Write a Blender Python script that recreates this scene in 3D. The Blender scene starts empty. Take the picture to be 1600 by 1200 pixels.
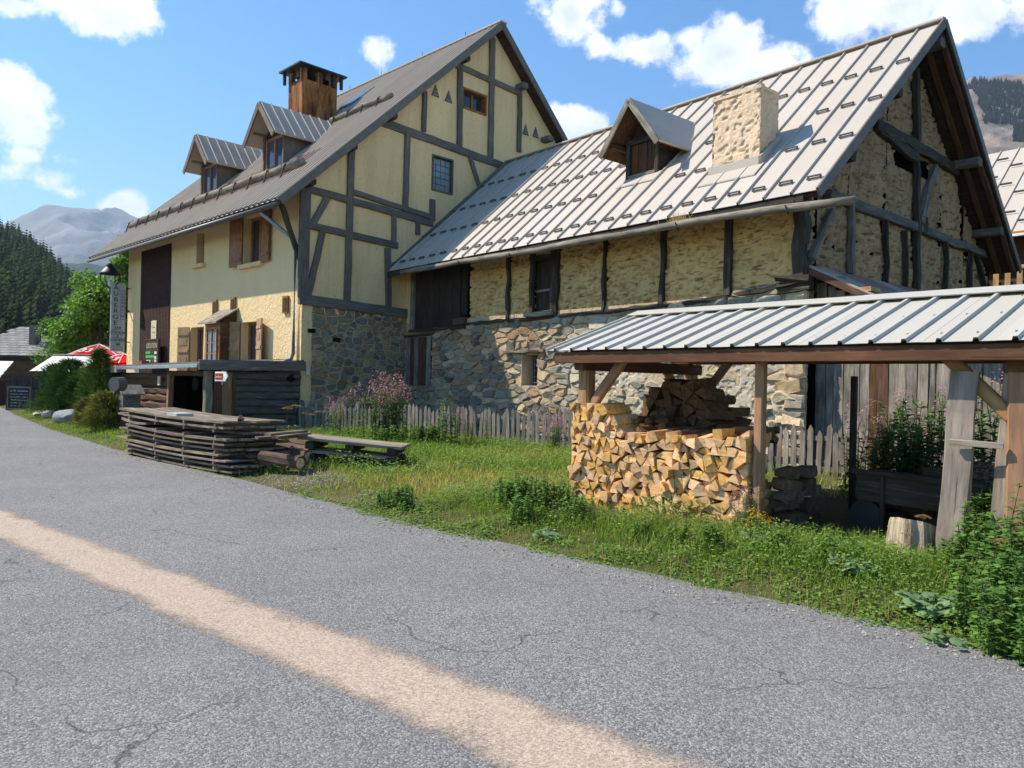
import bpy, math, random
import numpy as np
from mathutils import Vector, Matrix, Quaternion

random.seed(7)
RNG = np.random.default_rng(11)
scene = bpy.context.scene
COL = scene.collection

# ------------------------------------------------------------------ camera
FPX, ROLL, EYE = 1200.0, 0.022, 1.6          # focal length in photo pixels, roll, eye height
cam_d = bpy.data.cameras.new('camera')
cam_d.sensor_width = 36.0
cam_d.lens = 36.0 * FPX / 1600.0
cam_d.clip_start, cam_d.clip_end = 0.05, 30000
cam = bpy.data.objects.new('camera', cam_d)
COL.objects.link(cam)
CR, SR = math.cos(ROLL), math.sin(ROLL)
cam.matrix_world = Matrix(((CR, -SR, 0, 0), (0, 0, -1, 0), (SR, CR, 0, EYE), (0, 0, 0, 1)))
scene.camera = cam

# ------------------------------------------------------------------ sun, sky, exposure
SUN = Vector((-.976, .218, 1.06)).normalized()      # towards the sun
sun_d = bpy.data.lights.new('sun', 'SUN')
sun_d.energy, sun_d.angle, sun_d.color = 4.6, math.radians(0.53), (1.0, 0.915, 0.775)
sun = bpy.data.objects.new('sun', sun_d)
COL.objects.link(sun)
sun.rotation_euler = SUN.to_track_quat('Z', 'Y').to_euler()
sun.location = (0, 0, 40)
scene.view_settings.view_transform = 'Standard'
scene.view_settings.look = 'None'
scene.view_settings.exposure = 0.92
scene.view_settings.gamma = 1.0
scene.cycles.use_denoising = True
scene.cycles.max_bounces = 8
scene.cycles.diffuse_bounces = 4
scene.cycles.transparent_max_bounces = 8
scene.cycles.volume_bounces = 0

def pray(u, v):
    a, b = (u - 800) / FPX, (600 - v) / FPX
    return Vector((a * CR - b * SR, 1.0, a * SR + b * CR))

world = bpy.data.worlds.new('World')
scene.world = world
world.use_nodes = True
wn, wl = world.node_tree.nodes, world.node_tree.links
wn.clear()

def wnode(t, **k):
    n = wn.new(t)
    for a, b in k.items():
        setattr(n, a, b)
    return n

def wmath(op, a, b=None, clamp=False):
    n = wnode('ShaderNodeMath', operation=op, use_clamp=clamp)
    for i, x in enumerate((a, b)):
        if x is None:
            continue
        if isinstance(x, (int, float)):
            n.inputs[i].default_value = x
        else:
            wl.new(x, n.inputs[i])
    return n.outputs[0]

def build_world():
    out = wnode('ShaderNodeOutputWorld')
    sky = wnode('ShaderNodeTexSky', sky_type='NISHITA', sun_disc=False)
    sky.sun_elevation = math.asin(SUN.z)
    sky.sun_rotation = math.atan2(SUN.x, SUN.y)
    sky.altitude, sky.air_density, sky.dust_density, sky.ozone_density = 1700, 1.15, 0.15, 3.0
    hs = wnode('ShaderNodeHueSaturation')
    hs.inputs['Hue'].default_value = 0.497
    hs.inputs['Saturation'].default_value = 1.34
    hs.inputs['Value'].default_value = 1.0
    wl.new(sky.outputs[0], hs.inputs['Color'])
    bg = wnode('ShaderNodeBackground')
    bg.inputs['Strength'].default_value = 0.115
    wl.new(hs.outputs[0], bg.inputs['Color'])
    tc = wnode('ShaderNodeTexCoord')
    d = tc.outputs['Generated']
    # cumulus banks: ellipses of direction (centre, half width, half height in radians), edges broken by noise
    K = 1 / 1200
    view = [(135, 0, 100, 42, .8), (190, 18, 60, 30, .75), (18, 170, 66, 66, 1.0), (20, 125, 34, 36, .85), (30, 240, 60, 22, .55), (60, 278, 65, 22, .6), (110, 300, 34, 14, .5),
            (200, 324, 42, 30, 1.25), (180, 330, 30, 22, 1.0), (590, 92, 32, 36, .55), (545, 100, 22, 20, .45), (895, 22, 66, 42, .85), (930, 70, 26, 24, .5),
            (1010, 77, 52, 28, .9), (1130, 88, 78, 56, 1.2), (1190, 110, 90, 42, 1.1), (1085, 65, 36, 30, .9), (1390, 10, 120, 50, 1.0), (1480, 30, 140, 44, 1.0), (1325, 30, 40, 34, .8),
            (905, 205, 56, 46, 1.25), (870, 190, 34, 30, 1.0), (965, 14, 18, 16, .5), (10, 5, 40, 16, .6)]
    blobs = []
    for u, v, ru, rv, s in view:
        blobs.append((pray(u, v).normalized(), ru * K, rv * K, s))
    r = random.Random(3)
    for k in range(9):                                # the same kind of clouds all round, behind the camera too
        az, el = math.radians(52 + k * 32 + r.uniform(-7, 7)), math.radians(r.uniform(8, 38))
        blobs.append((Vector((math.sin(az) * math.cos(el), math.cos(az) * math.cos(el), math.sin(el))), r.uniform(.1, .2), r.uniform(.05, .09), 1.0))
    dens = None
    for c, ra, rb, s in blobs:
        e1 = c.cross(Vector((0, 0, 1))).normalized()
        e2 = e1.cross(c).normalized()
        xs = []
        for vec, k in ((e1, 1 / ra), (e2, 1 / rb)):
            n = wnode('ShaderNodeVectorMath', operation='DOT_PRODUCT')
            wl.new(d, n.inputs[0])
            n.inputs[1].default_value = vec * k
            xs.append(n.outputs['Value'])
        q = wmath('ADD', wmath('MULTIPLY', xs[0], xs[0]), wmath('MULTIPLY', xs[1], xs[1]))
        n = wnode('ShaderNodeVectorMath', operation='DOT_PRODUCT')
        wl.new(d, n.inputs[0])
        n.inputs[1].default_value = c
        q = wmath('MULTIPLY', wmath('SUBTRACT', 1.0, wmath('SQRT', q)), s)
        q = wmath('MULTIPLY', wmath('MAXIMUM', q, -1.0), 1.0)
        ok = wmath('GREATER_THAN', n.outputs['Value'], 0.5)
        q = wmath('SUBTRACT', wmath('MULTIPLY', wmath('ADD', q, 1.0), ok), 1.0)
        if dens is None:
            dens = q
        else:
            m = wnode('ShaderNodeMath', operation='SMOOTH_MAX')
            wl.new(dens, m.inputs[0]); wl.new(q, m.inputs[1]); m.inputs[2].default_value = 0.25
            dens = m.outputs[0]
    def nz(scale, det, rough, off=0):
        mp = wnode('ShaderNodeMapping')
        mp.inputs['Location'].default_value = (off, off * .7, 0)
        wl.new(d, mp.inputs['Vector'])
        n = wnode('ShaderNodeTexNoise')
        n.inputs['Scale'].default_value = scale
        n.inputs['Detail'].default_value = det
        n.inputs['Roughness'].default_value = rough
        wl.new(mp.outputs[0], n.inputs['Vector'])
        return n.outputs[0]
    nn = nz(19, 9, .62)
    dens2 = wmath('ADD', dens, wmath('MULTIPLY', wmath('SUBTRACT', nn, 0.53), 2.3))
    mr = wnode('ShaderNodeMapRange', interpolation_type='SMOOTHSTEP')
    mr.inputs['From Min'].default_value = 0.02
    mr.inputs['From Max'].default_value = 0.48
    wl.new(dens2, mr.inputs['Value'])
    # body shade: thick parts seen from below are a little greyer
    shade = wmath('ADD', wmath('MULTIPLY', nz(26, 6, .55, .035), 1.1), wmath('MULTIPLY', dens2, -0.22))
    rp = wnode('ShaderNodeValToRGB')
    rp.color_ramp.elements[0].position, rp.color_ramp.elements[0].color = 0.12, (.60, .66, .78, 1)
    rp.color_ramp.elements[1].position, rp.color_ramp.elements[1].color = 0.62, (.97, .98, 1.0, 1)
    wl.new(shade, rp.inputs[0])
    bc = wnode('ShaderNodeBackground')
    bc.inputs['Strength'].default_value = 0.80
    wl.new(rp.outputs[0], bc.inputs['Color'])
    mx = wnode('ShaderNodeMixShader')
    wl.new(wmath('MULTIPLY', mr.outputs[0], 0.97), mx.inputs[0])
    wl.new(bg.outputs[0], mx.inputs[1]); wl.new(bc.outputs[0], mx.inputs[2])
    wl.new(mx.outputs[0], out.inputs[0])
build_world()
world.cycles.sampling_method = 'MANUAL'
world.cycles.sample_map_resolution = 512

# ------------------------------------------------------------------ survey frames: local x runs along a front, y goes in, z up
class Frame:
    def __init__(s, ox, oy, ang):
        s.ox, s.oy, s.ang = ox, oy, ang
        s.c, s.s = math.cos(ang), math.sin(ang)
    def w(s, x, y, z=0):
        return Vector((s.ox + x * s.c - y * s.s, s.oy + x * s.s + y * s.c, z))
    def lray(s, u, v):
        d = pray(u, v)
        x, y = -s.ox, -s.oy
        return Vector((x * s.c + y * s.s, -x * s.s + y * s.c, EYE)), Vector((d.x * s.c + d.y * s.s, -d.x * s.s + d.y * s.c, d.z))
    def hit(s, u, v, n, k):
        o, d = s.lray(u, v)
        n = Vector(n)
        return o + d * ((k - n.dot(o)) / n.dot(d))
    def front(s, u, v, y=0.0):
        p = s.hit(u, v, (0, 1, 0), y)
        return p.x, p.z
    def side(s, u, v, x=0.0):
        p = s.hit(u, v, (1, 0, 0), x)
        return p.y, p.z
HOUSE = Frame(-6.2, 22.5, -math.pi / 4)
BARN = Frame(5.48, 14.4, math.atan2(-.767, .6414))
SHED = Frame(2.59, 7.96, math.atan2(-.7295, .684))
def gpt(u, v, z=0.12):
    d = pray(u, v)
    t = (z - EYE) / d.z
    return d.x * t, t

# ------------------------------------------------------------------ numpy noise (for shaping geometry only)
def _h(ix, iy, seed):
    n = (ix.astype(np.int64) * 374761393 + iy.astype(np.int64) * 668265263 + seed * 69069) & 0x7fffffff
    n = ((n ^ (n >> 13)) * 1274126177) & 0x7fffffff
    return ((n ^ (n >> 16)) & 0xffff) / 65535.0
def vnoise(x, y, seed=0):
    x, y = np.asarray(x, float), np.asarray(y, float)
    ix, iy = np.floor(x), np.floor(y)
    fx, fy = x - ix, y - iy
    fx, fy = fx * fx * (3 - 2 * fx), fy * fy * (3 - 2 * fy)
    a, b = _h(ix, iy, seed), _h(ix + 1, iy, seed)
    c, d = _h(ix, iy + 1, seed), _h(ix + 1, iy + 1, seed)
    return (a * (1 - fx) + b * fx) * (1 - fy) + (c * (1 - fx) + d * fx) * fy
def fbm(x, y, o=4, seed=0):
    s, a, t = 0.0, 1.0, 0.0
    for k in range(o):
        s = s + a * vnoise(np.asarray(x) * 2 ** k, np.asarray(y) * 2 ** k, seed + k)
        t += a
        a *= .5
    return s / t

# ------------------------------------------------------------------ object helpers
def tag(o, label=None, cat=None, group=None, kind=None):
    if label: o['label'] = label
    if cat: o['category'] = cat
    if group: o['group'] = group
    if kind: o['kind'] = kind
    return o
def thing(name, label, cat, loc=(0, 0, 0), rz=0.0, group=None):
    o = bpy.data.objects.new(name, None)
    o.empty_display_size = .3
    COL.objects.link(o)
    o.location, o.rotation_euler = loc, (0, 0, rz)
    return tag(o, label, cat, group)
def link(name, me, parent=None, mw=None):
    o = bpy.data.objects.new(name, me)
    COL.objects.link(o)
    if parent is not None:
        o.parent = parent
    if mw is not None:
        o.matrix_local = mw
    return o
class G:
    """collects faces for one mesh object"""
    def __init__(s):
        s.v, s.f, s.c = [], [], []
    def add(s, v, f, col=None):
        n = len(s.v)
        s.v += [tuple(p) for p in v]
        s.f += [tuple(i + n for i in q) for q in f]
        if col is not None:
            s.c += [col] * len(v)
        return s
    def box(s, x0, x1, y0, y1, z0, z1):
        return s.add([(x, y, z) for z in (z0, z1) for y in (y0, y1) for x in (x0, x1)],
                     [(0, 2, 3, 1), (4, 5, 7, 6), (0, 1, 5, 4), (1, 3, 7, 5), (3, 2, 6, 7), (2, 0, 4, 6)])
    def prism(s, poly, d):
        """poly: list of 3d points, extruded by vector d (outward side = poly + d)"""
        n = len(poly)
        d = Vector(d)
        P = [Vector(p) for p in poly]
        return s.add(P + [p + d for p in P], [tuple(range(n - 1, -1, -1)), tuple(range(n, 2 * n))] + [(i, (i + 1) % n, n + (i + 1) % n, n + i) for i in range(n)])
    def tube(s, pts, r, n=8, cap=True, col=None):
        pts = [Vector(p) for p in pts]
        rr = r if isinstance(r, (list, tuple)) else [r] * len(pts)
        vs = []
        t0 = (pts[1] - pts[0]).normalized()
        ref = Vector((0, 0, 1)) if abs(t0.z) < .9 else Vector((1, 0, 0))
        for i, p in enumerate(pts):
            t = (pts[min(i + 1, len(pts) - 1)] - pts[max(i - 1, 0)]).normalized()
            a = t.cross(ref).normalized()
            b = a.cross(t)
            for k in range(n):
                q = 2 * math.pi * k / n
                vs.append(p + (a * math.cos(q) + b * math.sin(q)) * rr[i])
        fs = [(i * n + k, i * n + (k + 1) % n, (i + 1) * n + (k + 1) % n, (i + 1) * n + k) for i in range(len(pts) - 1) for k in range(n)]
        if cap:
            fs += [tuple(range(n - 1, -1, -1)), tuple(range((len(pts) - 1) * n, len(pts) * n))]
        return s.add(vs, fs, col)
    def mesh(s, name, mat, smooth=False):
        me = bpy.data.meshes.new(name)
        me.from_pydata(s.v, [], s.f)
        me.validate()
        if s.c:
            at = me.attributes.new('Col', 'FLOAT_COLOR', 'POINT')
            at.data.foreach_set('color', np.array([(c[0], c[1], c[2], 1.0) for c in s.c], 'f').ravel())
        import bmesh
        bm = bmesh.new(); bm.from_mesh(me)
        bmesh.ops.recalc_face_normals(bm, faces=bm.faces)
        bm.to_mesh(me); bm.free()
        if smooth:
            me.shade_smooth()
        me.materials.append(mat)
        return me
    def obj(s, name, mat, parent=None, smooth=False, mw=None):
        return link(name, s.mesh(name, mat, smooth), parent, mw)
def fast_mesh(name, V, T, mat, col=None, smooth=False):
    """V (n,3), T (m,3) triangles"""
    me = bpy.data.meshes.new(name)
    V = np.asarray(V, 'f'); T = np.asarray(T, 'i')
    me.vertices.add(len(V)); me.vertices.foreach_set('co', V.ravel())
    me.loops.add(T.size); me.loops.foreach_set('vertex_index', T.ravel())
    me.polygons.add(len(T))
    me.polygons.foreach_set('loop_start', np.arange(0, T.size, 3, dtype='i'))
    if col is not None:
        at = me.attributes.new('Col', 'FLOAT_COLOR', 'POINT')
        at.data.foreach_set('color', np.concatenate([np.asarray(col, 'f'), np.ones((len(V), 1), 'f')], 1).ravel())
    me.update(calc_edges=True)
    if smooth:
        me.shade_smooth()
    me.materials.append(mat)
    return me
def frame_mat(p, q, up=(0, 0, 1)):
    p, q = Vector(p), Vector(q)
    x = (q - p).normalized()
    up = Vector(up)
    if abs(x.dot(up)) > .97:
        up = Vector((0, -1, 0)) if abs(x.y) < .9 else Vector((1, 0, 0))
    y = up.cross(x).normalized()
    z = x.cross(y)
    return Matrix(((x.x, y.x, z.x, p.x), (x.y, y.y, z.y, p.y), (x.z, y.z, z.z, p.z), (0, 0, 0, 1)))
def timber_mesh(L, w, h, jit, mat, rnd=False, taper=0.0):
    g = G()
    n = max(2, min(14, int(L / .35) + 1)) if jit else 2
    vs = []
    m = 8
    for i in range(n):
        t = i / (n - 1)
        k = 1 - taper * t
        oy, oz = random.gauss(0, jit * .8), random.gauss(0, jit * .8)
        c = .14 * min(w, h) if not rnd else .29 * min(w, h)
        a, b = w / 2 * k, h / 2 * k
        ring = [(-a + c, -b), (a - c, -b), (a, -b + c), (a, b - c), (a - c, b), (-a + c, b), (-a, b - c), (-a, -b + c)]
        for y, z in ring:
            vs.append((t * L, y + oy + random.gauss(0, jit * .5), z + oz + random.gauss(0, jit * .5)))
    fs = [(i * m + k, i * m + (k + 1) % m, (i + 1) * m + (k + 1) % m, (i + 1) * m + k) for i in range(n - 1) for k in range(m)]
    fs += [tuple(range(m - 1, -1, -1)), tuple(range((n - 1) * m, n * m))]
    g.add(vs, fs)
    return g.mesh('timber', mat, smooth=False)
def timber(name, p, q, w, h, mat, parent=None, jit=0.0, up=(0, 0, 1), rnd=False, taper=0.0):
    """squared, chamfered and slightly uneven beam from p to q; its grain runs along local x"""
    L = (Vector(q) - Vector(p)).length
    return link(name, timber_mesh(L, w, h, jit, mat, rnd, taper), parent, frame_mat(p, q, up))
def copy_tree(o, parent=None):
    c = o.copy()
    COL.objects.link(c)
    c.parent = parent
    for ch in list(o.children):
        copy_tree(ch, c)
    return c

# ------------------------------------------------------------------ materials
class M:
    def __init__(s, name):
        s.m = bpy.data.materials.new(name)
        s.m.use_nodes = True
        s.t = s.m.node_tree
        s.b = s.t.nodes['Principled BSDF']
        s.out = s.t.nodes['Material Output']
        s.co = None
    def n(s, t, **k):
        n = s.t.nodes.new(t)
        for a, b in k.items():
            setattr(n, a, b)
        return n
    def put(s, sock, x):
        if isinstance(x, bpy.types.NodeSocket):
            s.t.links.new(x, sock)
        elif isinstance(x, (tuple, list)) and len(x) == 3 and sock.type == 'RGBA':
            sock.default_value = (*x, 1)
        else:
            sock.default_value = x
    def coord(s, scale=(1, 1, 1), rand=True):
        tc = s.n('ShaderNodeTexCoord')
        v = tc.outputs['Object']
        if rand:
            oi = s.n('ShaderNodeObjectInfo')
            mu = s.n('ShaderNodeVectorMath', operation='SCALE')
            mu.inputs[0].default_value = (37, 53, 29)
            s.t.links.new(oi.outputs['Random'], mu.inputs['Scale'])
            ad = s.n('ShaderNodeVectorMath', operation='ADD')
            s.t.links.new(v, ad.inputs[0]); s.t.links.new(mu.outputs[0], ad.inputs[1])
            v = ad.outputs[0]
        mp = s.n('ShaderNodeMapping')
        mp.inputs['Scale'].default_value = scale
        s.t.links.new(v, mp.inputs['Vector'])
        return mp.outputs[0]
    def noise(s, vec, scale, det=4, rough=.55, dist=0.0):
        n = s.n('ShaderNodeTexNoise')
        n.inputs['Scale'].default_value = scale
        n.inputs['Detail'].default_value = det
        n.inputs['Roughness'].default_value = rough
        n.inputs['Distortion'].default_value = dist
        s.t.links.new(vec, n.inputs['Vector'])
        return n.outputs[0]
    def voro(s, vec, scale, feature='F1', out='Distance', rnd=1.0):
        n = s.n('ShaderNodeTexVoronoi', feature=feature)
        n.inputs['Scale'].default_value = scale
        n.inputs['Randomness'].default_value = rnd
        s.t.links.new(vec, n.inputs['Vector'])
        return n.outputs[out]
    def ramp(s, fac, stops):
        n = s.n('ShaderNodeValToRGB')
        e = n.color_ramp.elements
        while len(e) < len(stops):
            e.new(.5)
        for x, (p, c) in zip(e, stops):
            x.position = p
            x.color = (*c, 1) if isinstance(c, (tuple, list)) else (c, c, c, 1)
        s.t.links.new(fac, n.inputs[0])
        return n.outputs[0]
    def mix(s, fac, a, b, mode='MIX'):
        n = s.n('ShaderNodeMix', data_type='RGBA', blend_type=mode)
        s.put(n.inputs[0], fac); s.put(n.inputs[6], a); s.put(n.inputs[7], b)
        return n.outputs[2]
    def math(s, op, a, b=None, clamp=False):
        n = s.n('ShaderNodeMath', operation=op, use_clamp=clamp)
        s.put(n.inputs[0], a)
        if b is not None:
            s.put(n.inputs[1], b)
        return n.outputs[0]
    def vary(s, col, v=.3, h=.03):
        """each object a little lighter or darker than the next"""
        oi = s.n('ShaderNodeObjectInfo')
        r = oi.outputs['Random']
        r2 = s.math('FRACT', s.math('MULTIPLY', r, 17.31))
        n = s.n('ShaderNodeHueSaturation')
        s.put(n.inputs['Value'], s.math('ADD', s.math('MULTIPLY', r, v), 1 - v / 2))
        s.put(n.inputs['Hue'], s.math('ADD', s.math('MULTIPLY', r2, h), .5 - h / 2))
        s.put(n.inputs['Saturation'], s.math('ADD', s.math('MULTIPLY', r2, .3), .85))
        s.put(n.inputs['Color'], col)
        return n.outputs[0]
    def bump(s, h, strength=.3, dist=.02):
        n = s.n('ShaderNodeBump')
        n.inputs['Strength'].default_value = strength
        n.inputs['Distance'].default_value = dist
        s.put(n.inputs['Height'], h)
        s.t.links.new(n.outputs[0], s.b.inputs['Normal'])
    def done(s, col, rough=.8, spec=.3, metal=0.0):
        s.put(s.b.inputs['Base Color'], col)
        s.put(s.b.inputs['Roughness'], rough)
        s.b.inputs['Specular IOR Level'].default_value = spec
        s.b.inputs['Metallic'].default_value = metal
        return s.m
    def attr(s, name='Col'):
        n = s.n('ShaderNodeAttribute', attribute_name=name)
        return n.outputs['Color']

def wood(name, dark, mid, light, grain=16, rough=.85, bump=.5, var=.35, cracks=.5, stain=None):
    k = M(name)
    v = k.coord((.9, grain, grain))
    n1 = k.noise(v, 2.2, 6, .62, .4)
    col = k.ramp(n1, [(.28, dark), (.5, mid), (.74, light)])
    v2 = k.coord((1.2, 3, 3))
    n2 = k.noise(v2, 1.6, 4, .6)
    col = k.mix(k.ramp(n2, [(.38, 0.0), (.7, .75)]), col, tuple(c * .55 for c in (stain or mid)), 'MIX')
    vc = k.coord((.55, grain * 1.6, grain * 1.6))
    cr = k.ramp(k.noise(vc, 2.8, 3, .5, .2), [(.30, 0.0), (.36, 1.0)])
    col = k.mix(k.math('MULTIPLY', k.math('SUBTRACT', 1.0, cr), cracks), col, tuple(c * .35 for c in dark))
    col = k.vary(col, var)
    k.bump(k.math('ADD', k.math('MULTIPLY', n1, .6), k.math('MULTIPLY', cr, .6)), bump, .015)
    return k.done(col, rough, .25)

def plain(name, col, rough=.6, spec=.4, metal=0.0, var=.12, ns=6, amt=.25, bump=.05):
    k = M(name)
    v = k.coord()
    n1 = k.noise(v, ns, 5, .6)
    c = k.mix(k.ramp(n1, [(.35, 0.0), (.7, 1.0)]), tuple(x * (1 - amt) for x in col), tuple(min(1, x * (1 + amt * .5)) for x in col))
    if var:
        c = k.vary(c, var, .01)
    if bump:
        k.bump(n1, bump, .01)
    return k.done(c, rough, spec, metal)

def stucco(name, base, stain, scale, bump, drip=.4):
    k = M(name)
    v = k.coord(rand=False)
    big = k.noise(v, .55, 5, .6)
    vd = k.coord((1.6, 1.6, .22), rand=False)
    dr = k.noise(vd, 1.2, 5, .65)
    grit = k.noise(v, scale, 4, .6)
    pit = k.voro(k.coord((1, 1, .7), rand=False), scale * .55)
    c = k.mix(k.ramp(big, [(.35, 0.0), (.68, .8)]), base, tuple(a * .80 + b * .2 for a, b in zip(base, stain)))
    c = k.mix(k.ramp(dr, [(.48, 0.0), (.78, drip)]), c, stain)
    c = k.mix(k.ramp(grit, [(.28, .5), (.42, 0.0)]), c, tuple(x * .5 for x in base))
    k.bump(k.math('ADD', grit, k.math('MULTIPLY', pit, .5)), bump, .03)
    return k.done(c, .92, .12)

def sheet_metal(name, base, rough=.42, dirt=.35, dirtcol=(.16, .13, .10), metal=.0, red=None):
    k = M(name)
    v = k.coord((1, .35, 1))
    n1 = k.noise(v, 1.1, 6, .65)
    n2 = k.noise(k.coord((7, .3, 7)), 2.0, 5, .6)
    c = k.mix(k.ramp(n1, [(.38, 0.0), (.75, dirt)]), base, dirtcol)
    c = k.mix(k.ramp(n2, [(.5, 0.0), (.8, dirt * .7)]), c, tuple(x * .7 for x in base))
    c = k.vary(c, .09, .006)
    k.bump(k.noise(k.coord((1, .25, 1)), 2.2, 3, .5), .12, .02)
    r = k.ramp(n1, [(.3, rough - .08), (.75, rough + .22)])
    return k.done(c, r, .3, metal)

def stone_mat():
    """every stone carries its own colour; grain, lichen and chips on top"""
    k = M('fieldstone')
    v = k.coord()
    c = k.attr()
    n1 = k.noise(v, 9, 7, .65)
    n2 = k.noise(k.coord((1, 1, 3.2)), 14, 4, .6)
    c = k.mix(k.ramp(n1, [(.3, .55), (.55, 0.0)]), c, (.05, .05, .048), 'MIX')
    c = k.mix(k.ramp(n2, [(.52, 0.0), (.75, .5)]), c, (.42, .38, .30), 'MIX')
    k.bump(k.math('ADD', n1, k.math('MULTIPLY', n2, .6)), .55, .03)
    return k.done(c, .88, .2)

def leaf_mat(name, gloss=.3, trans=.35, rough=.6):
    k = M(name)
    c = k.attr()
    n = k.noise(k.coord(rand=False), 5, 3, .6)
    c = k.mix(.28, c, k.ramp(n, [(.3, (.35, .42, .25)), (.7, (1.25, 1.2, 1.0))]), 'MULTIPLY')
    k.done(c, rough, gloss)
    tr = k.n('ShaderNodeBsdfTranslucent')
    k.put(tr.inputs['Color'], k.mix(1.0, c, (1.5, 1.6, .7), 'MULTIPLY'))
    mx = k.n('ShaderNodeMixShader')
    mx.inputs[0].default_value = trans
    k.t.links.new(k.b.outputs[0], mx.inputs[1]); k.t.links.new(tr.outputs[0], mx.inputs[2])
    k.t.links.new(mx.outputs[0], k.out.inputs[0])
    return k.m

def clay_mat(name, base, dark, sx, sz):
    k = M(name)
    v = k.coord(rand=False)
    vr = k.coord((sx, sx, sz), rand=False)
    big = k.noise(v, .8, 5, .6)
    rows = k.noise(vr, 3.2, 5, .65, .3)
    grit = k.noise(v, 45, 4, .65)
    a = k.attr()
    c = k.mix(k.ramp(big, [(.35, 0.0), (.7, .7)]), base, tuple(x * .72 for x in base))
    c = k.mix(k.ramp(rows, [(.36, .9), (.47, 0.0)]), c, dark)
    spots = k.noise(k.coord((1.0, 1.0, 1.7), rand=False), 11, 3, .6)
    c = k.mix(k.ramp(spots, [(.30, .9), (.38, 0.0)]), c, tuple(x * .6 for x in dark))
    c = k.mix(k.ramp(grit, [(.32, .4), (.5, 0.0)]), c, tuple(x * .5 for x in base))
    c = k.mix(1.0, c, a, 'MULTIPLY')
    k.bump(k.math('ADD', rows, k.math('MULTIPLY', grit, .5)), .5, .03)
    return k.done(c, .95, .08)

def glass_mat(name, tint=(.03, .04, .05)):
    k = M(name)
    k.bump(k.noise(k.coord(), 1.5, 2, .4), .04, .02)
    return k.done(tint, .06, .6)

MAT = dict(
    stucco=stucco('ochre_stucco', (.84, .60, .305), (.50, .34, .16), 11, .9, .55),
    stucco_front=stucco('rough_ochre_render', (.82, .605, .325), (.60, .42, .20), 18, .9, .25),
    plaster=stucco('pale_lime_plaster', (.64, .57, .46), (.42, .35, .25), 16, .9, .3),
    chim_pink=stucco('rough_pink_render', (.70, .52, .36), (.42, .30, .20), 11, 1.0, .3),
    mortar=stucco('lime_mortar', (.50, .385, .24), (.32, .24, .15), 22, .8, .3),
    grey_timber=wood('grey_timber', (.085, .073, .062), (.16, .138, .118), (.255, .225, .195), 15),
    old_timber=wood('blackened_timber', (.022, .016, .012), (.055, .042, .032), (.12, .10, .08), 13),
    silver_wood=wood('silvered_wood', (.12, .10, .08), (.27, .235, .19), (.43, .385, .32), 12, stain=(.14, .11, .085)),
    fence_wood=wood('fence_wood', (.12, .105, .085), (.27, .235, .19), (.42, .375, .31), 14, var=.5, stain=(.16, .13, .10)),
    door_wood=wood('dark_door_wood', (.018, .012, .009), (.045, .030, .021), (.085, .060, .043), 12),
    slat_wood=wood('red_brown_slats', (.018, .008, .006), (.05, .02, .014), (.085, .035, .022), 16),
    shutter=wood('orange_brown_shutter', (.17, .066, .024), (.34, .145, .052), (.44, .21, .085), 14, .6, .3),
    pale_shutter=wood('weathered_pale_shutter', (.25, .14, .07), (.45, .275, .14), (.55, .37, .205), 14, .7, .3),
    shed_wood=wood('larch_beam', (.20, .10, .04), (.36, .195, .085), (.47, .28, .135), 10, .7, .3, .25, .35),
    red_beam=wood('red_larch_fascia', (.07, .028, .012), (.13, .055, .024), (.18, .08, .036), 8, .7, .3, .15, .3),
    log_brown=wood('brown_log', (.055, .026, .013), (.115, .055, .027), (.19, .098, .052), 9),
    log_grey=wood('grey_log', (.05, .042, .035), (.115, .098, .082), (.21, .185, .16), 9),
    plank=wood('weathered_plank', (.10, .072, .050), (.25, .195, .14), (.42, .345, .26), 12, var=.5, stain=(.10, .07, .05)),
    board=wood('old_grey_board', (.17, .13, .095), (.34, .275, .205), (.47, .395, .305), 9),
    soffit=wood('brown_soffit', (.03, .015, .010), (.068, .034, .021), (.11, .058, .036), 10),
    bark=wood('bark', (.05, .032, .02), (.13, .085, .055), (.24, .165, .11), 5, .95, .9),
    barn_roof=sheet_metal('beige_roof_metal', (.46, .41, .35), .55, .18),
    house_roof=sheet_metal('brown_grey_roof_metal', (.41, .345, .275), .55, .28),
    red_roof=sheet_metal('rust_red_roof_metal', (.30, .175, .13), .5, .3),
    shed_roof=sheet_metal('white_grey_roof_metal', (.45, .425, .37), .6, .10),
    dark_metal=plain('dark_grey_metal', (.10, .088, .076), .5, .5),
    grey_clad=plain('grey_cladding', (.15, .125, .105), .6, .4),
    zinc=plain('zinc', (.30, .34, .38), .35, .6, .6),
    iron=plain('black_iron', (.018, .018, .019), .5, .4),
    white=plain('white_paint', (.72, .72, .70), .6, .3),
    signgrey=plain('pale_grey_sign', (.46, .47, .46), .55, .3, amt=.1),
    ink=plain('black_ink', (.02, .02, .022), .6, .2),
    red=plain('red_cloth', (.62, .035, .05), .8, .1, amt=.12),
    green=plain('green_label', (.06, .45, .10), .6, .2),
    redsign=plain('red_sign', (.38, .03, .03), .5, .3),
    stone=stone_mat(),
    leaf=leaf_mat('leaf'),
    needle=leaf_mat('needle', .04, .12, .9),
    petal=leaf_mat('petal', .2, .3),
    glass=glass_mat('window_glass'),
    skyglass=glass_mat('roof_window_glass', (.05, .08, .12)),
    block=glass_mat('glass_block', (.22, .26, .28)),
    clay=clay_mat('torchis_clay', (.74, .495, .225), (.20, .115, .05), 1.0, 4.5),
    clay_grey=clay_mat('weathered_torchis', (.43, .275, .155), (.115, .068, .038), 1.0, 4.5),
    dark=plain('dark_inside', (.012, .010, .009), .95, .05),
    card=plain('cream_card', (.62, .56, .40), .8, .1),
)
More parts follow.
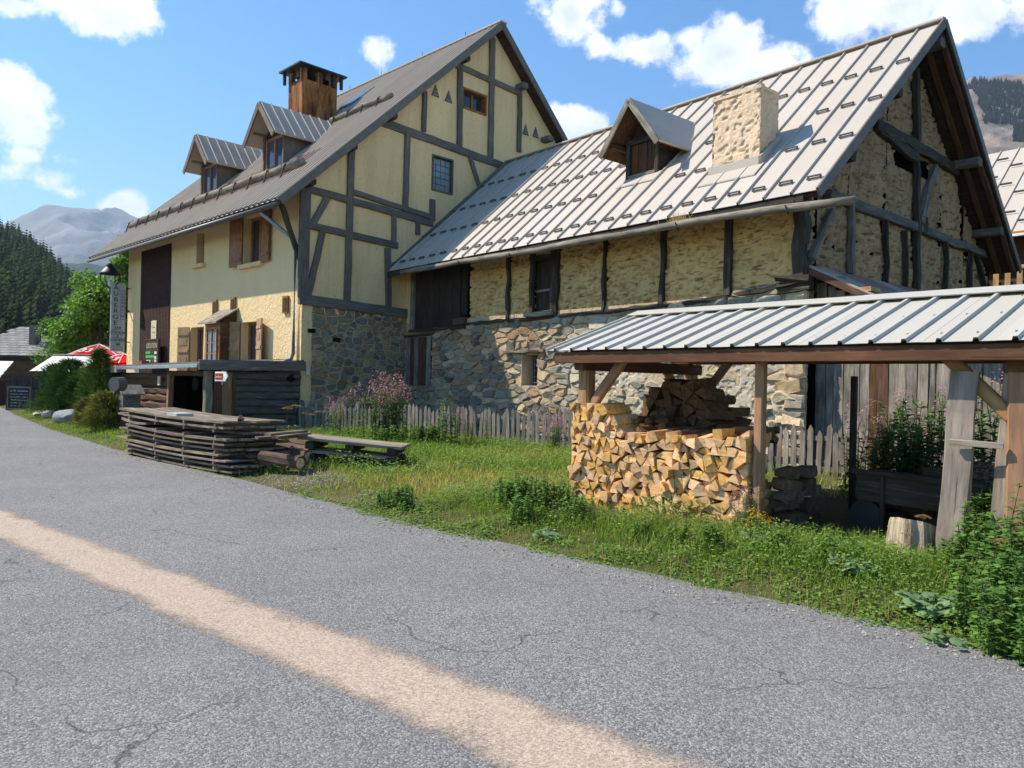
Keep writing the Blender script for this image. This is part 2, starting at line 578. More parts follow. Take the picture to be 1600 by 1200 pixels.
def chimney_mat():
    k = M('smoke_stained_render')
    v = k.coord(rand=False)
    n = k.noise(k.coord((2.2, 2.2, .45), rand=False), 1.6, 6, .65)
    c = k.ramp(n, [(.36, (.045, .028, .02)), (.46, (.20, .078, .028)), (.56, (.34, .16, .06)), (.70, (.44, .30, .17))])
    g = k.noise(v, 22, 4, .6)
    c = k.mix(k.ramp(g, [(.35, .5), (.55, 0.0)]), c, (.05, .035, .025))
    k.bump(g, .6, .03)
    return k.done(c, .95, .1)
MAT['chim_rust'] = chimney_mat()
def endgrain_mat():
    k = M('split_firewood')
    v = k.coord()
    n1 = k.noise(k.coord((1.2, 6, 6)), 4, 5, .6)
    c = k.ramp(n1, [(.3, (.48, .26, .10)), (.52, (.68, .41, .185)), (.75, (.76, .52, .27))])
    c = k.mix(k.ramp(k.noise(v, 26, 4, .6), [(.32, .5), (.5, 0.0)]), c, (.24, .10, .035))
    c = k.vary(c, .35, .008)
    k.bump(n1, .4, .01)
    return k.done(c, .85, .15)
MAT['firewood'] = endgrain_mat()
# ================================================================== SETTING
EDGE = np.array([(26, -19), (14, -6.6), (8, -.4), (5.0, 2.75), (3.12, 4.62), (2.62, 5.1), (1.84, 5.75), (1.01, 6.49), (0.0, 7.5), (-.63, 7.98), (-1.93, 9.3), (-2.9, 10.35),
                 (-4.9, 12.61), (-7.88, 15.56), (-10.99, 19.17), (-13.69, 22.4), (-19.22, 29.42), (-28, 41), (-40, 58), (-60, 90)], float)
def resample(P, n):
    s = np.concatenate([[0], np.cumsum(np.hypot(*np.diff(P, axis=0).T))])
    t = np.linspace(0, s[-1], n)
    return np.stack([np.interp(t, s, P[:, 0]), np.interp(t, s, P[:, 1])], 1), t
EP, ET = resample(EDGE, 420)
for _ in range(6):
    EP[1:-1] = (EP[:-2] + 2 * EP[1:-1] + EP[2:]) / 4
TAN = np.gradient(EP, axis=0)
TAN /= np.linalg.norm(TAN, axis=1)[:, None]
NOR = np.stack([TAN[:, 1], -TAN[:, 0]], 1)        # towards the verge
for _ in range(3):
    NOR[1:-1] = (NOR[:-2] + NOR[1:-1] * 2 + NOR[2:]) / 4
def edge_dist(x, y):
    x, y = np.asarray(x, float).ravel(), np.asarray(y, float).ravel()
    out = np.empty(len(x))
    for a in range(0, len(x), 4000):
        dx = x[a:a + 4000, None] - EP[None, :, 0]
        dy = y[a:a + 4000, None] - EP[None, :, 1]
        i = np.argmin(dx * dx + dy * dy, 1)
        r = np.arange(len(i))
        out[a:a + 4000] = dx[r, i] * NOR[i, 0] + dy[r, i] * NOR[i, 1]
    return out
def hgt_d(x, y, d):
    t = np.clip((d + .1) / 1.3, 0, 1)
    z = -.03 + .15 * t * t * (3 - 2 * t)
    return z + (fbm(np.asarray(x) * .9, np.asarray(y) * .9, 3, 5) - .5) * .09 * np.clip(d, 0, 1) + np.clip(d - 4, 0, 8) * .012
def hgt(x, y):
    return hgt_d(np.atleast_1d(x), np.atleast_1d(y), edge_dist(x, y))
def gz(x, y):
    return float(hgt(x, y)[0])

def asphalt():
    k = M('pale_worn_asphalt')
    v = k.coord(rand=False)
    ch = k.voro(v, 95, out='Color')
    chd = k.voro(v, 95)
    sep = k.n('ShaderNodeSeparateColor')
    k.put(sep.inputs[0], ch)
    c = k.ramp(sep.outputs[0], [(0.0, (.11, .11, .115)), (.35, (.21, .20, .192)), (.7, (.292, .278, .262)), (1.0, (.46, .445, .42))])
    fine = k.noise(v, 230, 3, .6)
    c = k.mix(k.ramp(fine, [(.38, .75), (.55, 0.0)]), c, (.05, .05, .054))
    big = k.noise(v, .35, 5, .6)
    c = k.mix(k.ramp(big, [(.35, .35), (.65, 0.0)]), c, (.13, .13, .135))
    tr = k.noise(k.coord((.5, .5, 1), rand=False), 1.7, 6, .7)
    c = k.mix(k.ramp(tr, [(.5, 0.0), (.8, .35)]), c, (.30, .29, .275))
    # wandering cracks, only in worn patches
    warp = k.n('ShaderNodeVectorMath', operation='ADD')
    nz = k.n('ShaderNodeTexNoise')
    nz.inputs['Scale'].default_value = 2.2
    nz.inputs['Detail'].default_value = 6
    k.t.links.new(v, nz.inputs['Vector'])
    sc = k.n('ShaderNodeVectorMath', operation='SCALE')
    sc.inputs['Scale'].default_value = .55
    k.t.links.new(nz.outputs['Color'], sc.inputs[0])
    k.t.links.new(v, warp.inputs[0]); k.t.links.new(sc.outputs[0], warp.inputs[1])
    ce = k.voro(warp.outputs[0], .62, 'DISTANCE_TO_EDGE')
    crack = k.ramp(ce, [(.0015, 1.0), (.0065, 0.0)])
    patch = k.ramp(k.noise(v, .8, 3, .5), [(.47, 0.0), (.58, .7)])
    c = k.mix(k.math('MULTIPLY', crack, patch), c, (.025, .025, .027))
    k.bump(k.math('SUBTRACT', k.math('MULTIPLY', chd, -.9), k.math('MULTIPLY', crack, .4)), .6, .008)
    return k.done(c, .9, .2)
MAT['asphalt'] = asphalt()
def strip_mesh(name, ds, mat, zf, i0=0, i1=None, wob=0.0):
    P, N = EP[i0:i1], NOR[i0:i1]
    V, T = [], []
    n = len(P)
    for d in ds:
        q = P + N * d
        V.append(np.column_stack([q, zf(q[:, 0], q[:, 1], d)]))
    V = np.concatenate(V)
    for j in range(len(ds) - 1):
        a = np.arange(n - 1) + j * n
        T.append(np.column_stack([a, a + 1, a + n + 1])); T.append(np.column_stack([a, a + n + 1, a + n]))
    T = np.concatenate(T)
    me = fast_mesh(name, V, T, mat, smooth=True)
    if me.polygons[0].normal.z < 0:
        me.flip_normals()
    return link(name, me)
road = strip_mesh('road', [.35, 0, -.6, -2.5, -5, -8, -12, -18], MAT['asphalt'], lambda x, y, d: np.full(len(x), 0.0 if d <= 0 else -.012))
tag(road, kind='structure')

def soil():
    k = M('verge_soil')
    v = k.coord(rand=False)
    n = k.noise(v, 1.1, 6, .65)
    c = k.ramp(n, [(.3, (.055, .042, .026)), (.5, (.085, .085, .03)), (.7, (.13, .115, .055))])
    g = k.noise(v, 40, 4, .6)
    c = k.mix(k.ramp(g, [(.5, 0.0), (.72, .6)]), c, (.20, .17, .12))
    k.bump(g, .8, .03)
    return k.done(c, .95, .1)
MAT['soil'] = soil()
verge = strip_mesh('verge', [-.12, .05, .2, .4, .7, 1, 1.4, 2, 2.7, 3.5, 4.5, 6, 8, 10, 13, 17, 22, 30], MAT['soil'], lambda x, y, d: hgt_d(x, y, np.full(len(x), d)) - (.02 if d < 0 else 0), 20)
tag(verge, kind='structure')

def meadow():
    k = M('meadow')
    v = k.coord(rand=False)
    n = k.noise(v, .05, 6, .65)
    c = k.ramp(n, [(.3, (.05, .085, .02)), (.55, (.08, .115, .03)), (.75, (.13, .13, .05))])
    return k.done(c, .95, .1)
MAT['meadow'] = meadow()
g = G()
g.add([(-8300, -400, -.14), (8300, -400, -.14), (8300, 8400, -.14), (-8300, 8400, -.14)], [(0, 1, 2, 3)])
tag(g.obj('ground', MAT['meadow']), kind='structure')

# faded pink band along the road
def band_mat():
    k = M('worn_pink_paint')
    v = k.coord(rand=False)
    wear = k.noise(v, 2.4, 7, .7)
    chip = k.voro(v, 95, out='Color')
    sep = k.n('ShaderNodeSeparateColor')
    k.put(sep.inputs[0], chip)
    c = k.ramp(sep.outputs[0], [(0, (.34, .26, .205)), (.5, (.50, .39, .30)), (1, (.60, .49, .385))])
    f = k.noise(v, 210, 3, .6)
    c = k.mix(k.ramp(f, [(.36, .7), (.52, 0.0)]), c, (.12, .09, .075))
    k.done(c, .9, .2)
    hole = k.math('ADD', k.math('MULTIPLY', wear, 1.0), k.math('MULTIPLY', sep.outputs[1], .18))
    at = k.n('ShaderNodeAttribute', attribute_name='Col')
    edge = k.math('MULTIPLY', at.outputs['Fac'], .5)
    al = k.ramp(k.math('ADD', hole, edge), [(.56, 0.0), (.98, .95)])
    k.put(k.b.inputs['Alpha'], al)
    return k.m
MAT['band'] = band_mat()
def ground_band():
    a, b = Vector((-5.97, 8.95)), Vector((-1.23, 4.94))
    c, d = Vector((-5.06, 7.59)), Vector((-1.06, 4.25))
    t = (b - a).normalized()
    n = Vector((-t.y, t.x))
    V, C = [], []
    S = np.linspace(-42, 12, 400)
    offs = [-.55, -.51, -.45, -.36, -.30, -.22, -.16, -.10, .0, .05, .09]
    for s in S:
        base = a + t * (s + 0.0)
        bend = -.0016 * (s ** 2) if s < 0 else 0.0
        for o in offs:
            q = base + n * (o + bend + .03 * (vnoise(s * 1.3, o * .1, 4) - .5))
            V.append((q.x, q.y, .004))
            e = min(o + .55, .09 - o) / .15
            C.append((min(1, e),) * 3)
    m = len(offs)
    T = []
    for i in range(len(S) - 1):
        for j in range(m - 1):
            p = i * m + j
            T += [(p, p + m, p + m + 1), (p, p + m + 1, p + 1)]
    me = fast_mesh('road_band', V, T, MAT['band'], C)
    if me.polygons[0].normal.z < 0:
        me.flip_normals()
    return link('painted_band', me, road)
ground_band()

# ------------------------------------------------------------------ mountains, hill and far woods
def rock_mat(name, lo, hi, green, gz0, gz1, sc):
    k = M(name)
    v = k.coord(rand=False)
    n = k.noise(v, sc, 8, .65)
    n2 = k.noise(k.coord((1, 1, .35), rand=False), sc * 3.2, 6, .65)
    c = k.ramp(n, [(.3, lo), (.7, hi)])
    c = k.mix(k.ramp(n2, [(.35, .5), (.6, 0.0)]), c, tuple(x * .5 for x in lo))
    sp = k.n('ShaderNodeSeparateXYZ')
    tc = k.n('ShaderNodeTexCoord')
    k.t.links.new(tc.outputs['Object'], sp.inputs[0])
    h = k.math('ADD', sp.outputs[2], k.math('MULTIPLY', k.math('SUBTRACT', n, .5), (gz1 - gz0) * 1.6))
    mr = k.n('ShaderNodeMapRange')
    mr.inputs['From Min'].default_value, mr.inputs['From Max'].default_value = gz1, gz0
    k.t.links.new(h, mr.inputs['Value'])
    c = k.mix(mr.outputs[0], c, green)
    k.bump(n2, .8, 1 / sc * .06)
    return k.done(c, .95, .05)
def massif(name, prof, y0, y1, mat, amp, sc, seed, nu=150, nd=60, back=.5, shape=1.2, z0=0.0):
    """a mountain side: prof gives the skyline (photo bearing, height over the ground), rising from y0 to the crest at y1"""
    us = np.array([p[0] for p in prof], float); hs = np.array([p[1] for p in prof], float)
    U = np.linspace(us[0], us[-1], nu)
    crest = np.interp(U, us, hs)
    Tt = np.linspace(0, 1 + back, nd)
    V = []
    for t in Tt:
        Y = y0 + (y1 - y0) * t
        X = (U - 800) / FPX * Y
        k = t ** shape if t <= 1 else 1 - (t - 1) * .9
        rid = 1 - np.abs(2 * fbm(X / sc, np.full_like(X, Y / sc), 5, seed) - 1)
        Z = z0 + crest * k + (rid - .7) * amp * (np.clip(k, 0, 1) * (1.25 - np.clip(k, 0, 1)) + .03)
        V.append(np.column_stack([X, np.full_like(X, Y), np.maximum(Z, -1.0)]))
    V = np.concatenate(V)
    T = []
    for j in range(nd - 1):
        a = np.arange(nu - 1) + j * nu
        T += [np.column_stack([a, a + 1, a + nu + 1]), np.column_stack([a, a + nu + 1, a + nu])]
    o = link(name, fast_mesh(name, V, np.concatenate(T), mat, smooth=False))
    tag(o, kind='structure')
    return V.reshape(nd, nu, 3)
def sky_h(u, v, Y):
    return EYE + pray(u, v).z * Y
far_rock = rock_mat('far_rock', (.13, .13, .135), (.28, .265, .255), (.05, .08, .06), 330, 620, .0022)
Y1 = 5200
massif('mountain', [(-500, 700), (-200, 780)] + [(u, sky_h(u, v, Y1)) for u, v in ((-40, 372), (0, 352), (35, 335), (85, 323), (130, 329), (185, 336), (235, 345), (300, 365), (420, 402), (560, 430), (700, 450))], 2200, Y1, far_rock, 620, 800, 3, 240, 110)
mid_w = rock_mat('far_wooded_slope', (.07, .09, .06), (.16, .155, .12), (.028, .05, .028), 500, 900, .004)
massif('wooded_slope', [(u, sky_h(u, v, 2100)) for u, v in ((-420, 400), (0, 420), (90, 410), (130, 408), (170, 420), (205, 442), (300, 492), (480, 545))], 900, 2100, mid_w, 90, 260, 8, 160, 50)
right_rock = rock_mat('right_rock', (.17, .14, .115), (.33, .28, .235), (.03, .05, .028), 0, 1, .006)
peak_rock = rock_mat('peak_rock', (.15, .14, .13), (.26, .24, .22), (.06, .08, .05), 200, 500, .003)
massif('mountain', [(u, sky_h(u, v, 4200)) for u, v in ((700, 330), (860, 262), (905, 208), (918, 199), (935, 192), (952, 196), (985, 210), (1060, 250), (1200, 300))], 2000, 4200, peak_rock, 200, 500, 21, 130, 60)
RM = massif('mountain', [(u, sky_h(u, v, 1500)) for u, v in ((1250, 330), (1380, 240), (1450, 170), (1505, 122), (1540, 120), (1570, 121), (1600, 119), (1700, 105), (1900, 60), (2200, 30))], 500, 1500, right_rock, 120, 210, 33, 180, 70)
HU = [(-300, 250), (-120, 300), (0, 352), (30, 368), (60, 385), (95, 418), (125, 448), (150, 480), (190, 545), (260, 580), (420, 588)]
hill_mat = rock_mat('forest_floor', (.03, .035, .018), (.06, .06, .032), (.02, .03, .014), 10, 60, .05)
HM = massif('hill', [(u, max(2, sky_h(u, v + 16, 430))) for u, v in HU], 120, 430, hill_mat, 14, 60, 41, 150, 60, z0=-1)

def conifer_template(r, n_whorl=9, seg=7):
    V, T, C = [], [], []
    for w in range(n_whorl):
        t = w / (n_whorl - 1)
        z0 = .1 + .86 * t
        rad = .19 * (1 - t) ** .85 + .012
        c = [(0, 0, z0 + .16 * (1.1 - t))]
        ring = []
        a0 = r.random() * 6
        for k in range(seg * 2):
            q = a0 + math.pi * k / seg
            rr = rad * (r.uniform(.8, 1.25) if k % 2 == 0 else r.uniform(.35, .55))
            ring.append((math.cos(q) * rr, math.sin(q) * rr, z0 - rr * .38 + r.uniform(-.01, .01)))
        n = len(V)
        V += c + ring
        for k in range(seg * 2):
            T.append((n, n + 1 + k, n + 1 + (k + 1) % (seg * 2)))
        sh = r.uniform(.75, 1.2)
        C += [sh] * (1 + seg * 2)
    n = len(V)
    V += [(.014, 0, 0), (-.007, .012, 0), (-.007, -.012, 0), (0, 0, .5)]
    T += [(n, n + 1, n + 3), (n + 1, n + 2, n + 3), (n + 2, n, n + 3)]
    C += [.4] * 4
    return np.array(V), np.array(T), np.array(C)
def forest(name, pts, hrange, col0, col1, seed):
    r = random.Random(seed)
    temps = [conifer_template(r) for _ in range(6)]
    VV, TT, CC = [], [], []
    off = 0
    for x, y, z in pts:
        V, T, C = temps[r.randrange(6)]
        h = r.uniform(*hrange)
        a = r.random() * 6.28
        ca, sa = math.cos(a), math.sin(a)
        wv = h * r.uniform(.8, 1.25)
        P = np.column_stack([(V[:, 0] * ca - V[:, 1] * sa) * wv + x, (V[:, 0] * sa + V[:, 1] * ca) * wv + y, V[:, 2] * h + z - .3])
        k = r.random()
        c = np.array(col0) * (1 - k) + np.array(col1) * k
        VV.append(P); TT.append(T + off); CC.append(C[:, None] * c[None])
        off += len(V)
    o = link(name, fast_mesh(name, np.concatenate(VV), np.concatenate(TT), MAT['needle'], np.concatenate(CC)))
    return o
def hill_points(Gd, n, keep, seed):
    r = np.random.default_rng(seed)
    nd, nu, _ = Gd.shape
    out = []
    while len(out) < n:
        a, b = r.uniform(0, nd - 1.001), r.uniform(0, nu - 1.001)
        i, j = int(a), int(b)
        fa, fb = a - i, b - j
        p = (Gd[i, j] * (1 - fa) * (1 - fb) + Gd[i + 1, j] * fa * (1 - fb) + Gd[i, j + 1] * (1 - fa) * fb + Gd[i + 1, j + 1] * fa * fb)
        if keep(p):
            out.append(p)
    return out
def in_left(p):
    u = 800 + FPX * p[0] / p[1]
    return -80 < u < 215 and p[1] > 150
tag(forest('conifer_forest', hill_points(HM, 2600, in_left, 5), (8, 15), (.016, .032, .012), (.045, .075, .024), 9), 'dense dark green conifer forest covering the near hillside', 'forest', kind='stuff')
def in_right(p):
    u, v = 800 + FPX * p[0] / p[1], 600 - FPX * (p[2] - 1.6) / p[1]
    if not (1490 < u < 1660 and p[1] < 1520):
        return False
    q = vnoise(p[0] / 70, p[2] / 55, 3)
    return (118 < v < 178 and q > .30 and u > 1508 + (v - 118) * .35) or (178 < v < 205 and u > 1575) or (112 < v < 124 and q > .5)
tag(forest('mountain_woods', hill_points(RM, 1500, in_right, 6), (9, 16), (.012, .02, .012), (.022, .034, .016), 10), 'dark conifer wood high on the bare rocky mountainside', 'forest', kind='stuff')
def in_mid(p):
    return True

# the air of the valley: one even, very thin haze
def build_haze():
    g = G()
    g.box(-8500, 8500, -450, 8600, -2.2, 1750)
    k = M('valley_haze')
    k.t.nodes.remove(k.b)
    pv = k.n('ShaderNodeVolumePrincipled')
    pv.inputs['Color'].default_value = (.62, .78, 1.0, 1)
    pv.inputs['Density'].default_value = 0.0001
    pv.inputs['Anisotropy'].default_value = .2
    k.t.links.new(pv.outputs[0], k.out.inputs['Volume'])
    o = g.obj('haze', k.m)
    tag(o, 'thin pale blue haze filling the valley air', 'haze', kind='stuff')
HAZE = True
# ================================================================== wall tools
def clip_poly(P, a, b, c):
    """keep a*x + b*z <= c"""
    out = []
    for i in range(len(P)):
        p, q = P[i], P[(i + 1) % len(P)]
        dp, dq = a * p[0] + b * p[1] - c, a * q[0] + b * q[1] - c
        if dp <= 0:
            out.append(p)
        if (dp < 0) != (dq < 0) and abs(dp - dq) > 1e-9:
            t = dp / (dp - dq)
            out.append((p[0] + (q[0] - p[0]) * t, p[1] + (q[1] - p[1]) * t))
    return out
def wall_faces(g, x0, x1, z0, z1, holes, to3, depth, clips=(), skip=()):
    """a wall with real openings: to3(x, z, d) maps wall coordinates and depth d to 3d"""
    xs = sorted({x0, x1, *[h[0] for h in holes], *[h[1] for h in holes]})
    zs = sorted({z0, z1, *[h[2] for h in holes], *[h[3] for h in holes]})
    for i in range(len(xs) - 1):
        for j in range(len(zs) - 1):
            cx, cz = (xs[i] + xs[i + 1]) / 2, (zs[j] + zs[j + 1]) / 2
            if any(h[0] < cx < h[1] and h[2] < cz < h[3] for h in holes):
                continue
            P = [(xs[i], zs[j]), (xs[i + 1], zs[j]), (xs[i + 1], zs[j + 1]), (xs[i], zs[j + 1])]
            for c in clips:
                P = clip_poly(P, *c)
                if len(P) < 3:
                    break
            if len(P) >= 3:
                g.add([to3(x, z, 0) for x, z in P], [tuple(range(len(P)))])
    for a, b, c, d in holes:
        for (p, q) in (((a, c), (a, d)), ((b, d), (b, c)), ((a, d), (b, d)), ((b, c), (a, c))):
            g.add([to3(*p, 0), to3(*q, 0), to3(*q, depth), to3(*p, depth)], [(0, 1, 2, 3)])
def rib_sheet(W, L, ribs, rw, rh, mat, name, t=.012):
    """one metal roof sheet: W wide (x), L long up the slope (y), raised ribs at the given x"""
    prof = [(0, 0)]
    for r in ribs:
        prof += [(r - rw / 2, 0), (r - rw / 3.2, rh), (r + rw / 3.2, rh), (r + rw / 2, 0)]
    prof.append((W, 0))
    n = len(prof)
    g = G()
    V = [(x, y, z) for y in (0, L) for x, z in prof] + [(x, y, z - t) for y in (0, L) for x, z in prof]
    F = []
    for i in range(n - 1):
        F += [(i, i + 1, n + i + 1, n + i), (2 * n + i, 3 * n + i, 3 * n + i + 1, 2 * n + i + 1), (i, 2 * n + i, 2 * n + i + 1, i + 1), (n + i, n + i + 1, 3 * n + i + 1, 3 * n + i)]
    F += [(0, n, 3 * n, 2 * n), (n - 1, 3 * n - 1, 4 * n - 1, 2 * n - 1)]
    g.add(V, F)
    return g.mesh(name, mat)
def slope_mat(x, y, z, sl, flip=False):
    """matrix placing a sheet whose y axis climbs a slope; flip = the far slope, climbing towards -y"""
    k = 1 / math.hypot(1, sl)
    if not flip:
        X, Yv = Vector((1, 0, 0)), Vector((0, k, sl * k))
    else:
        X, Yv = Vector((-1, 0, 0)), Vector((0, -k, sl * k))
    Z = X.cross(Yv)
    return Matrix(((X.x, Yv.x, Z.x, x), (X.y, Yv.y, Z.y, y), (X.z, Yv.z, Z.z, z), (0, 0, 0, 1)))
def planks_obj(name, x0, x1, z0, z1, y, n, mat, parent, th=.03, vertical=True, gap=.008, uneven=.0):
    """a row of boards, each its own part; wall in the x-z plane, thickness towards -y"""
    r = random.Random(int((x0 + 50) * 100))
    ws = [r.uniform(.7, 1.3) for _ in range(n)]
    k = ((x1 - x0) if vertical else (z1 - z0)) / sum(ws)
    c = x0 if vertical else z0
    for w in ws:
        w *= k
        dy = r.uniform(0, .012)
        if vertical:
            timber(name, (c + w / 2, y - th / 2 - dy, z0 - r.uniform(0, uneven)), (c + w / 2 + r.uniform(-.006, .006), y - th / 2 - dy, z1 + r.uniform(-uneven, uneven)), th, w - gap, mat, parent, .002, up=(1, 0, 0))
        else:
            timber(name, (x0 - r.uniform(0, uneven), y - th / 2 - dy, c + w / 2), (x1 + r.uniform(-uneven, uneven), y - th / 2 - dy, c + w / 2), th, w - gap, mat, parent, .002)
        c += w
def text_mesh(txt, size, mat, align='CENTER', ext=.002, squash=1.0):
    cu = bpy.data.curves.new('lettering', 'FONT')
    cu.body, cu.size, cu.align_x, cu.align_y, cu.extrude = txt, size, align, 'CENTER', ext
    o = bpy.data.objects.new('lettering', cu)
    COL.objects.link(o)
    dg = bpy.context.evaluated_depsgraph_get()
    me = bpy.data.meshes.new_from_object(o.evaluated_get(dg))
    bpy.data.objects.remove(o)
    bpy.data.curves.remove(cu)
    me.materials.clear(); me.materials.append(mat)
    if squash != 1.0:
        for v in me.vertices:
            v.co.x *= squash
    return me
def scribble(w, h, n, mat, seed, t=.004):
    """writing too small to read: a row of short strokes, x right, y up"""
    r = random.Random(seed)
    g = G()
    x = -w / 2
    for i in range(n):
        d = w / n
        if r.random() < .14:
            x += d
            continue
        a = r.uniform(-.2, .2) * d
        hh = h * r.choice((.45, .5, .6, 1.0))
        g.prism([(x, 0, 0), (x + d * .38, 0, 0), (x + d * .38 + a, hh, 0), (x + a, hh, 0)], (0, 0, t))
        g.prism([(x, h * .2, .001), (x + d * .85, h * .2, .001), (x + d * .85, h * .36, .001), (x, h * .36, .001)], (0, 0, t))
        x += d
    return g.mesh('lettering', mat)
# text stands in a plane: local x of the text -> X, local y -> Z
TXT = Matrix(((1, 0, 0, 0), (0, 0, -1, 0), (0, 1, 0, 0), (0, 0, 0, 1)))

# ---- stones: a Voronoi mosaic, every cell one bevelled stone
def voronoi(seeds, bounds, sx, sz, rng=.0):
    """cells of seeds in a rectangle, metric stretched by sx, sz"""
    S = np.array(seeds)
    Q = S / np.array([sx, sz])
    cells = []
    for i in range(len(S)):
        d2 = ((Q - Q[i]) ** 2).sum(1)
        near = np.argsort(d2)[1:16]
        x, z = S[i]
        P = [(x - 3 * sx, z - 3 * sz), (x + 3 * sx, z - 3 * sz), (x + 3 * sx, z + 3 * sz), (x - 3 * sx, z + 3 * sz)]
        for j in near:
            a, b = (Q[j] - Q[i]) / np.array([sx, sz])
            c = ((Q[j] ** 2).sum() - (Q[i] ** 2).sum()) / 2
            P = clip_poly(P, a, b, c)
            if len(P) < 3:
                break
        for c in ((-1, 0, -bounds[0]), (1, 0, bounds[1]), (0, -1, -bounds[2]), (0, 1, bounds[3])):
            if len(P) >= 3:
                P = clip_poly(P, *c)
        cells.append(P if len(P) >= 3 else None)
    return cells
def scatter_seeds(b, sx, sz, r, jx=.42):
    out = []
    z = b[2] + sz / 2
    row = 0
    while z < b[3] + sz * .5:
        k = r.choice((.6, .8, 1.0, 1.25, 1.5))
        h = sz * r.uniform(.6, 1.25)
        x = b[0] + r.uniform(0, sx)
        while x < b[1]:
            w = sx * r.uniform(.55, 1.6) * (.8 + .35 * k)
            out.append((x + w / 2 + r.uniform(-jx, jx) * sx * .5, z + r.uniform(-.38, .38) * sz))
            x += w
        z += h
        row += 1
    return [p for p in out if r.random() > .13]
STONE_COLS = [(.24, .23, .215), (.19, .19, .19), (.28, .26, .225), (.36, .29, .19), (.32, .235, .15), (.16, .158, .155), (.40, .345, .26), (.25, .235, .185), (.28, .195, .13), (.43, .375, .29), (.20, .20, .20), (.30, .275, .23)]
STONE_COLS = [(min(.6, a * 1.14), b * .98, c * .80) for a, b, c in STONE_COLS]
def area(P):
    return abs(sum(P[i][0] * P[(i + 1) % len(P)][1] - P[(i + 1) % len(P)][0] * P[i][1] for i in range(len(P)))) / 2
def stone_geo(P, r, gap, out0, out1):
    """cell polygon -> (verts, faces) with a recessed joint and a rounded, uneven face; y negative is outward"""
    cx, cz = sum(p[0] for p in P) / len(P), sum(p[1] for p in P) / len(P)
    # drop tiny edges, subdivide long ones so outlines are not ruler straight
    Q = []
    for i in range(len(P)):
        p, q = P[i], P[(i + 1) % len(P)]
        L = math.hypot(q[0] - p[0], q[1] - p[1])
        if L < .018:
            continue
        Q.append(p)
        if L > .09:
            Q.append(((p[0] + q[0]) / 2 + r.gauss(0, L * .05), (p[1] + q[1]) / 2 + r.gauss(0, L * .05)))
    if len(Q) < 3:
        Q = list(P)
    size = math.sqrt(area(P))
    s0 = max(.5, 1 - gap * 2 / max(size, .03))
    def ring(s, y, jit):
        res = []
        for x, z in Q:
            k = s * r.uniform(1 - jit, 1.0)
            res.append((cx + (x - cx) * k, y + r.gauss(0, .004), cz + (z - cz) * k))
        return res
    o = r.uniform(out0, out1)
    tx, tz = r.gauss(0, .12), r.gauss(0, .12)
    A, B, C = ring(s0, .03, .0), ring(s0 * .985, -o * .55, .05), ring(s0 * .80, -o, .06)
    C = [(x, y + (x - cx) * tx + (z - cz) * tz, z) for x, y, z in C]
    n = len(Q)
    V = A + B + C
    F = [(i, (i + 1) % n, n + (i + 1) % n, n + i) for i in range(n)] + [(n + i, n + (i + 1) % n, 2 * n + (i + 1) % n, 2 * n + i) for i in range(n)] + [tuple(range(2 * n, 3 * n))]
    return V, F
def stone_wall(parent, b, holes, sx, sz, seed, to3, top=None, gap=.012, outs=(.015, .05), limit=300, cols=STONE_COLS, pick=None, seeds=None):
    r = random.Random(seed)
    cells = voronoi(seeds or scatter_seeds(b, sx, sz, r), b, sx, sz)
    items = []
    for P in cells:
        if not P:
            continue
        cx, cz = sum(p[0] for p in P) / len(P), sum(p[1] for p in P) / len(P)
        if any(h[0] - .03 < cx < h[1] + .03 and h[2] - .03 < cz < h[3] + .03 for h in holes):
            continue
        for h in holes:                                     # trim stones back to the opening
            if any(h[0] < p[0] < h[1] and h[2] < p[1] < h[3] for p in P) or (h[0] < cx < h[1] and any(h[2] < p[1] < h[3] for p in P)) or (h[2] < cz < h[3] and any(h[0] < p[0] < h[1] for p in P)):
                opts = [(1, 0, h[0], h[0] - cx), (-1, 0, -h[1], cx - h[1]), (0, 1, h[2], h[2] - cz), (0, -1, -h[3], cz - h[3])]
                o = max(opts, key=lambda k: k[3])
                P = clip_poly(P, o[0], o[1], o[2])
                if len(P) < 3:
                    break
        if len(P) < 3:
            continue
        if top is not None and cz > top(cx):
            continue
        if pick is not None and not pick(cx, cz, r):
            continue
        a = area(P)
        if a < .002:
            continue
        items.append((a, cx, cz, P))
    items.sort(key=lambda t: -t[0])
    rest = G()
    for k, (a, cx, cz, P) in enumerate(items):
        V, F = stone_geo(P, r, gap, *outs)
        V = [to3(*p) for p in V]
        c = r.choice(cols(cx, cz) if callable(cols) else cols)
        m = r.uniform(.75, 1.25)
        col = (min(.6, c[0] * m), min(.6, c[1] * m), min(.6, c[2] * m * r.uniform(.92, 1.05)))
        if k < limit:
            gg = G(); gg.add(V, F, col)
            gg.obj('stone', MAT['stone'], parent)
        else:
            rest.add(V, F, col)
    if rest.v:
        tag(rest.obj('small_stones', MAT['stone'], parent), kind='stuff')

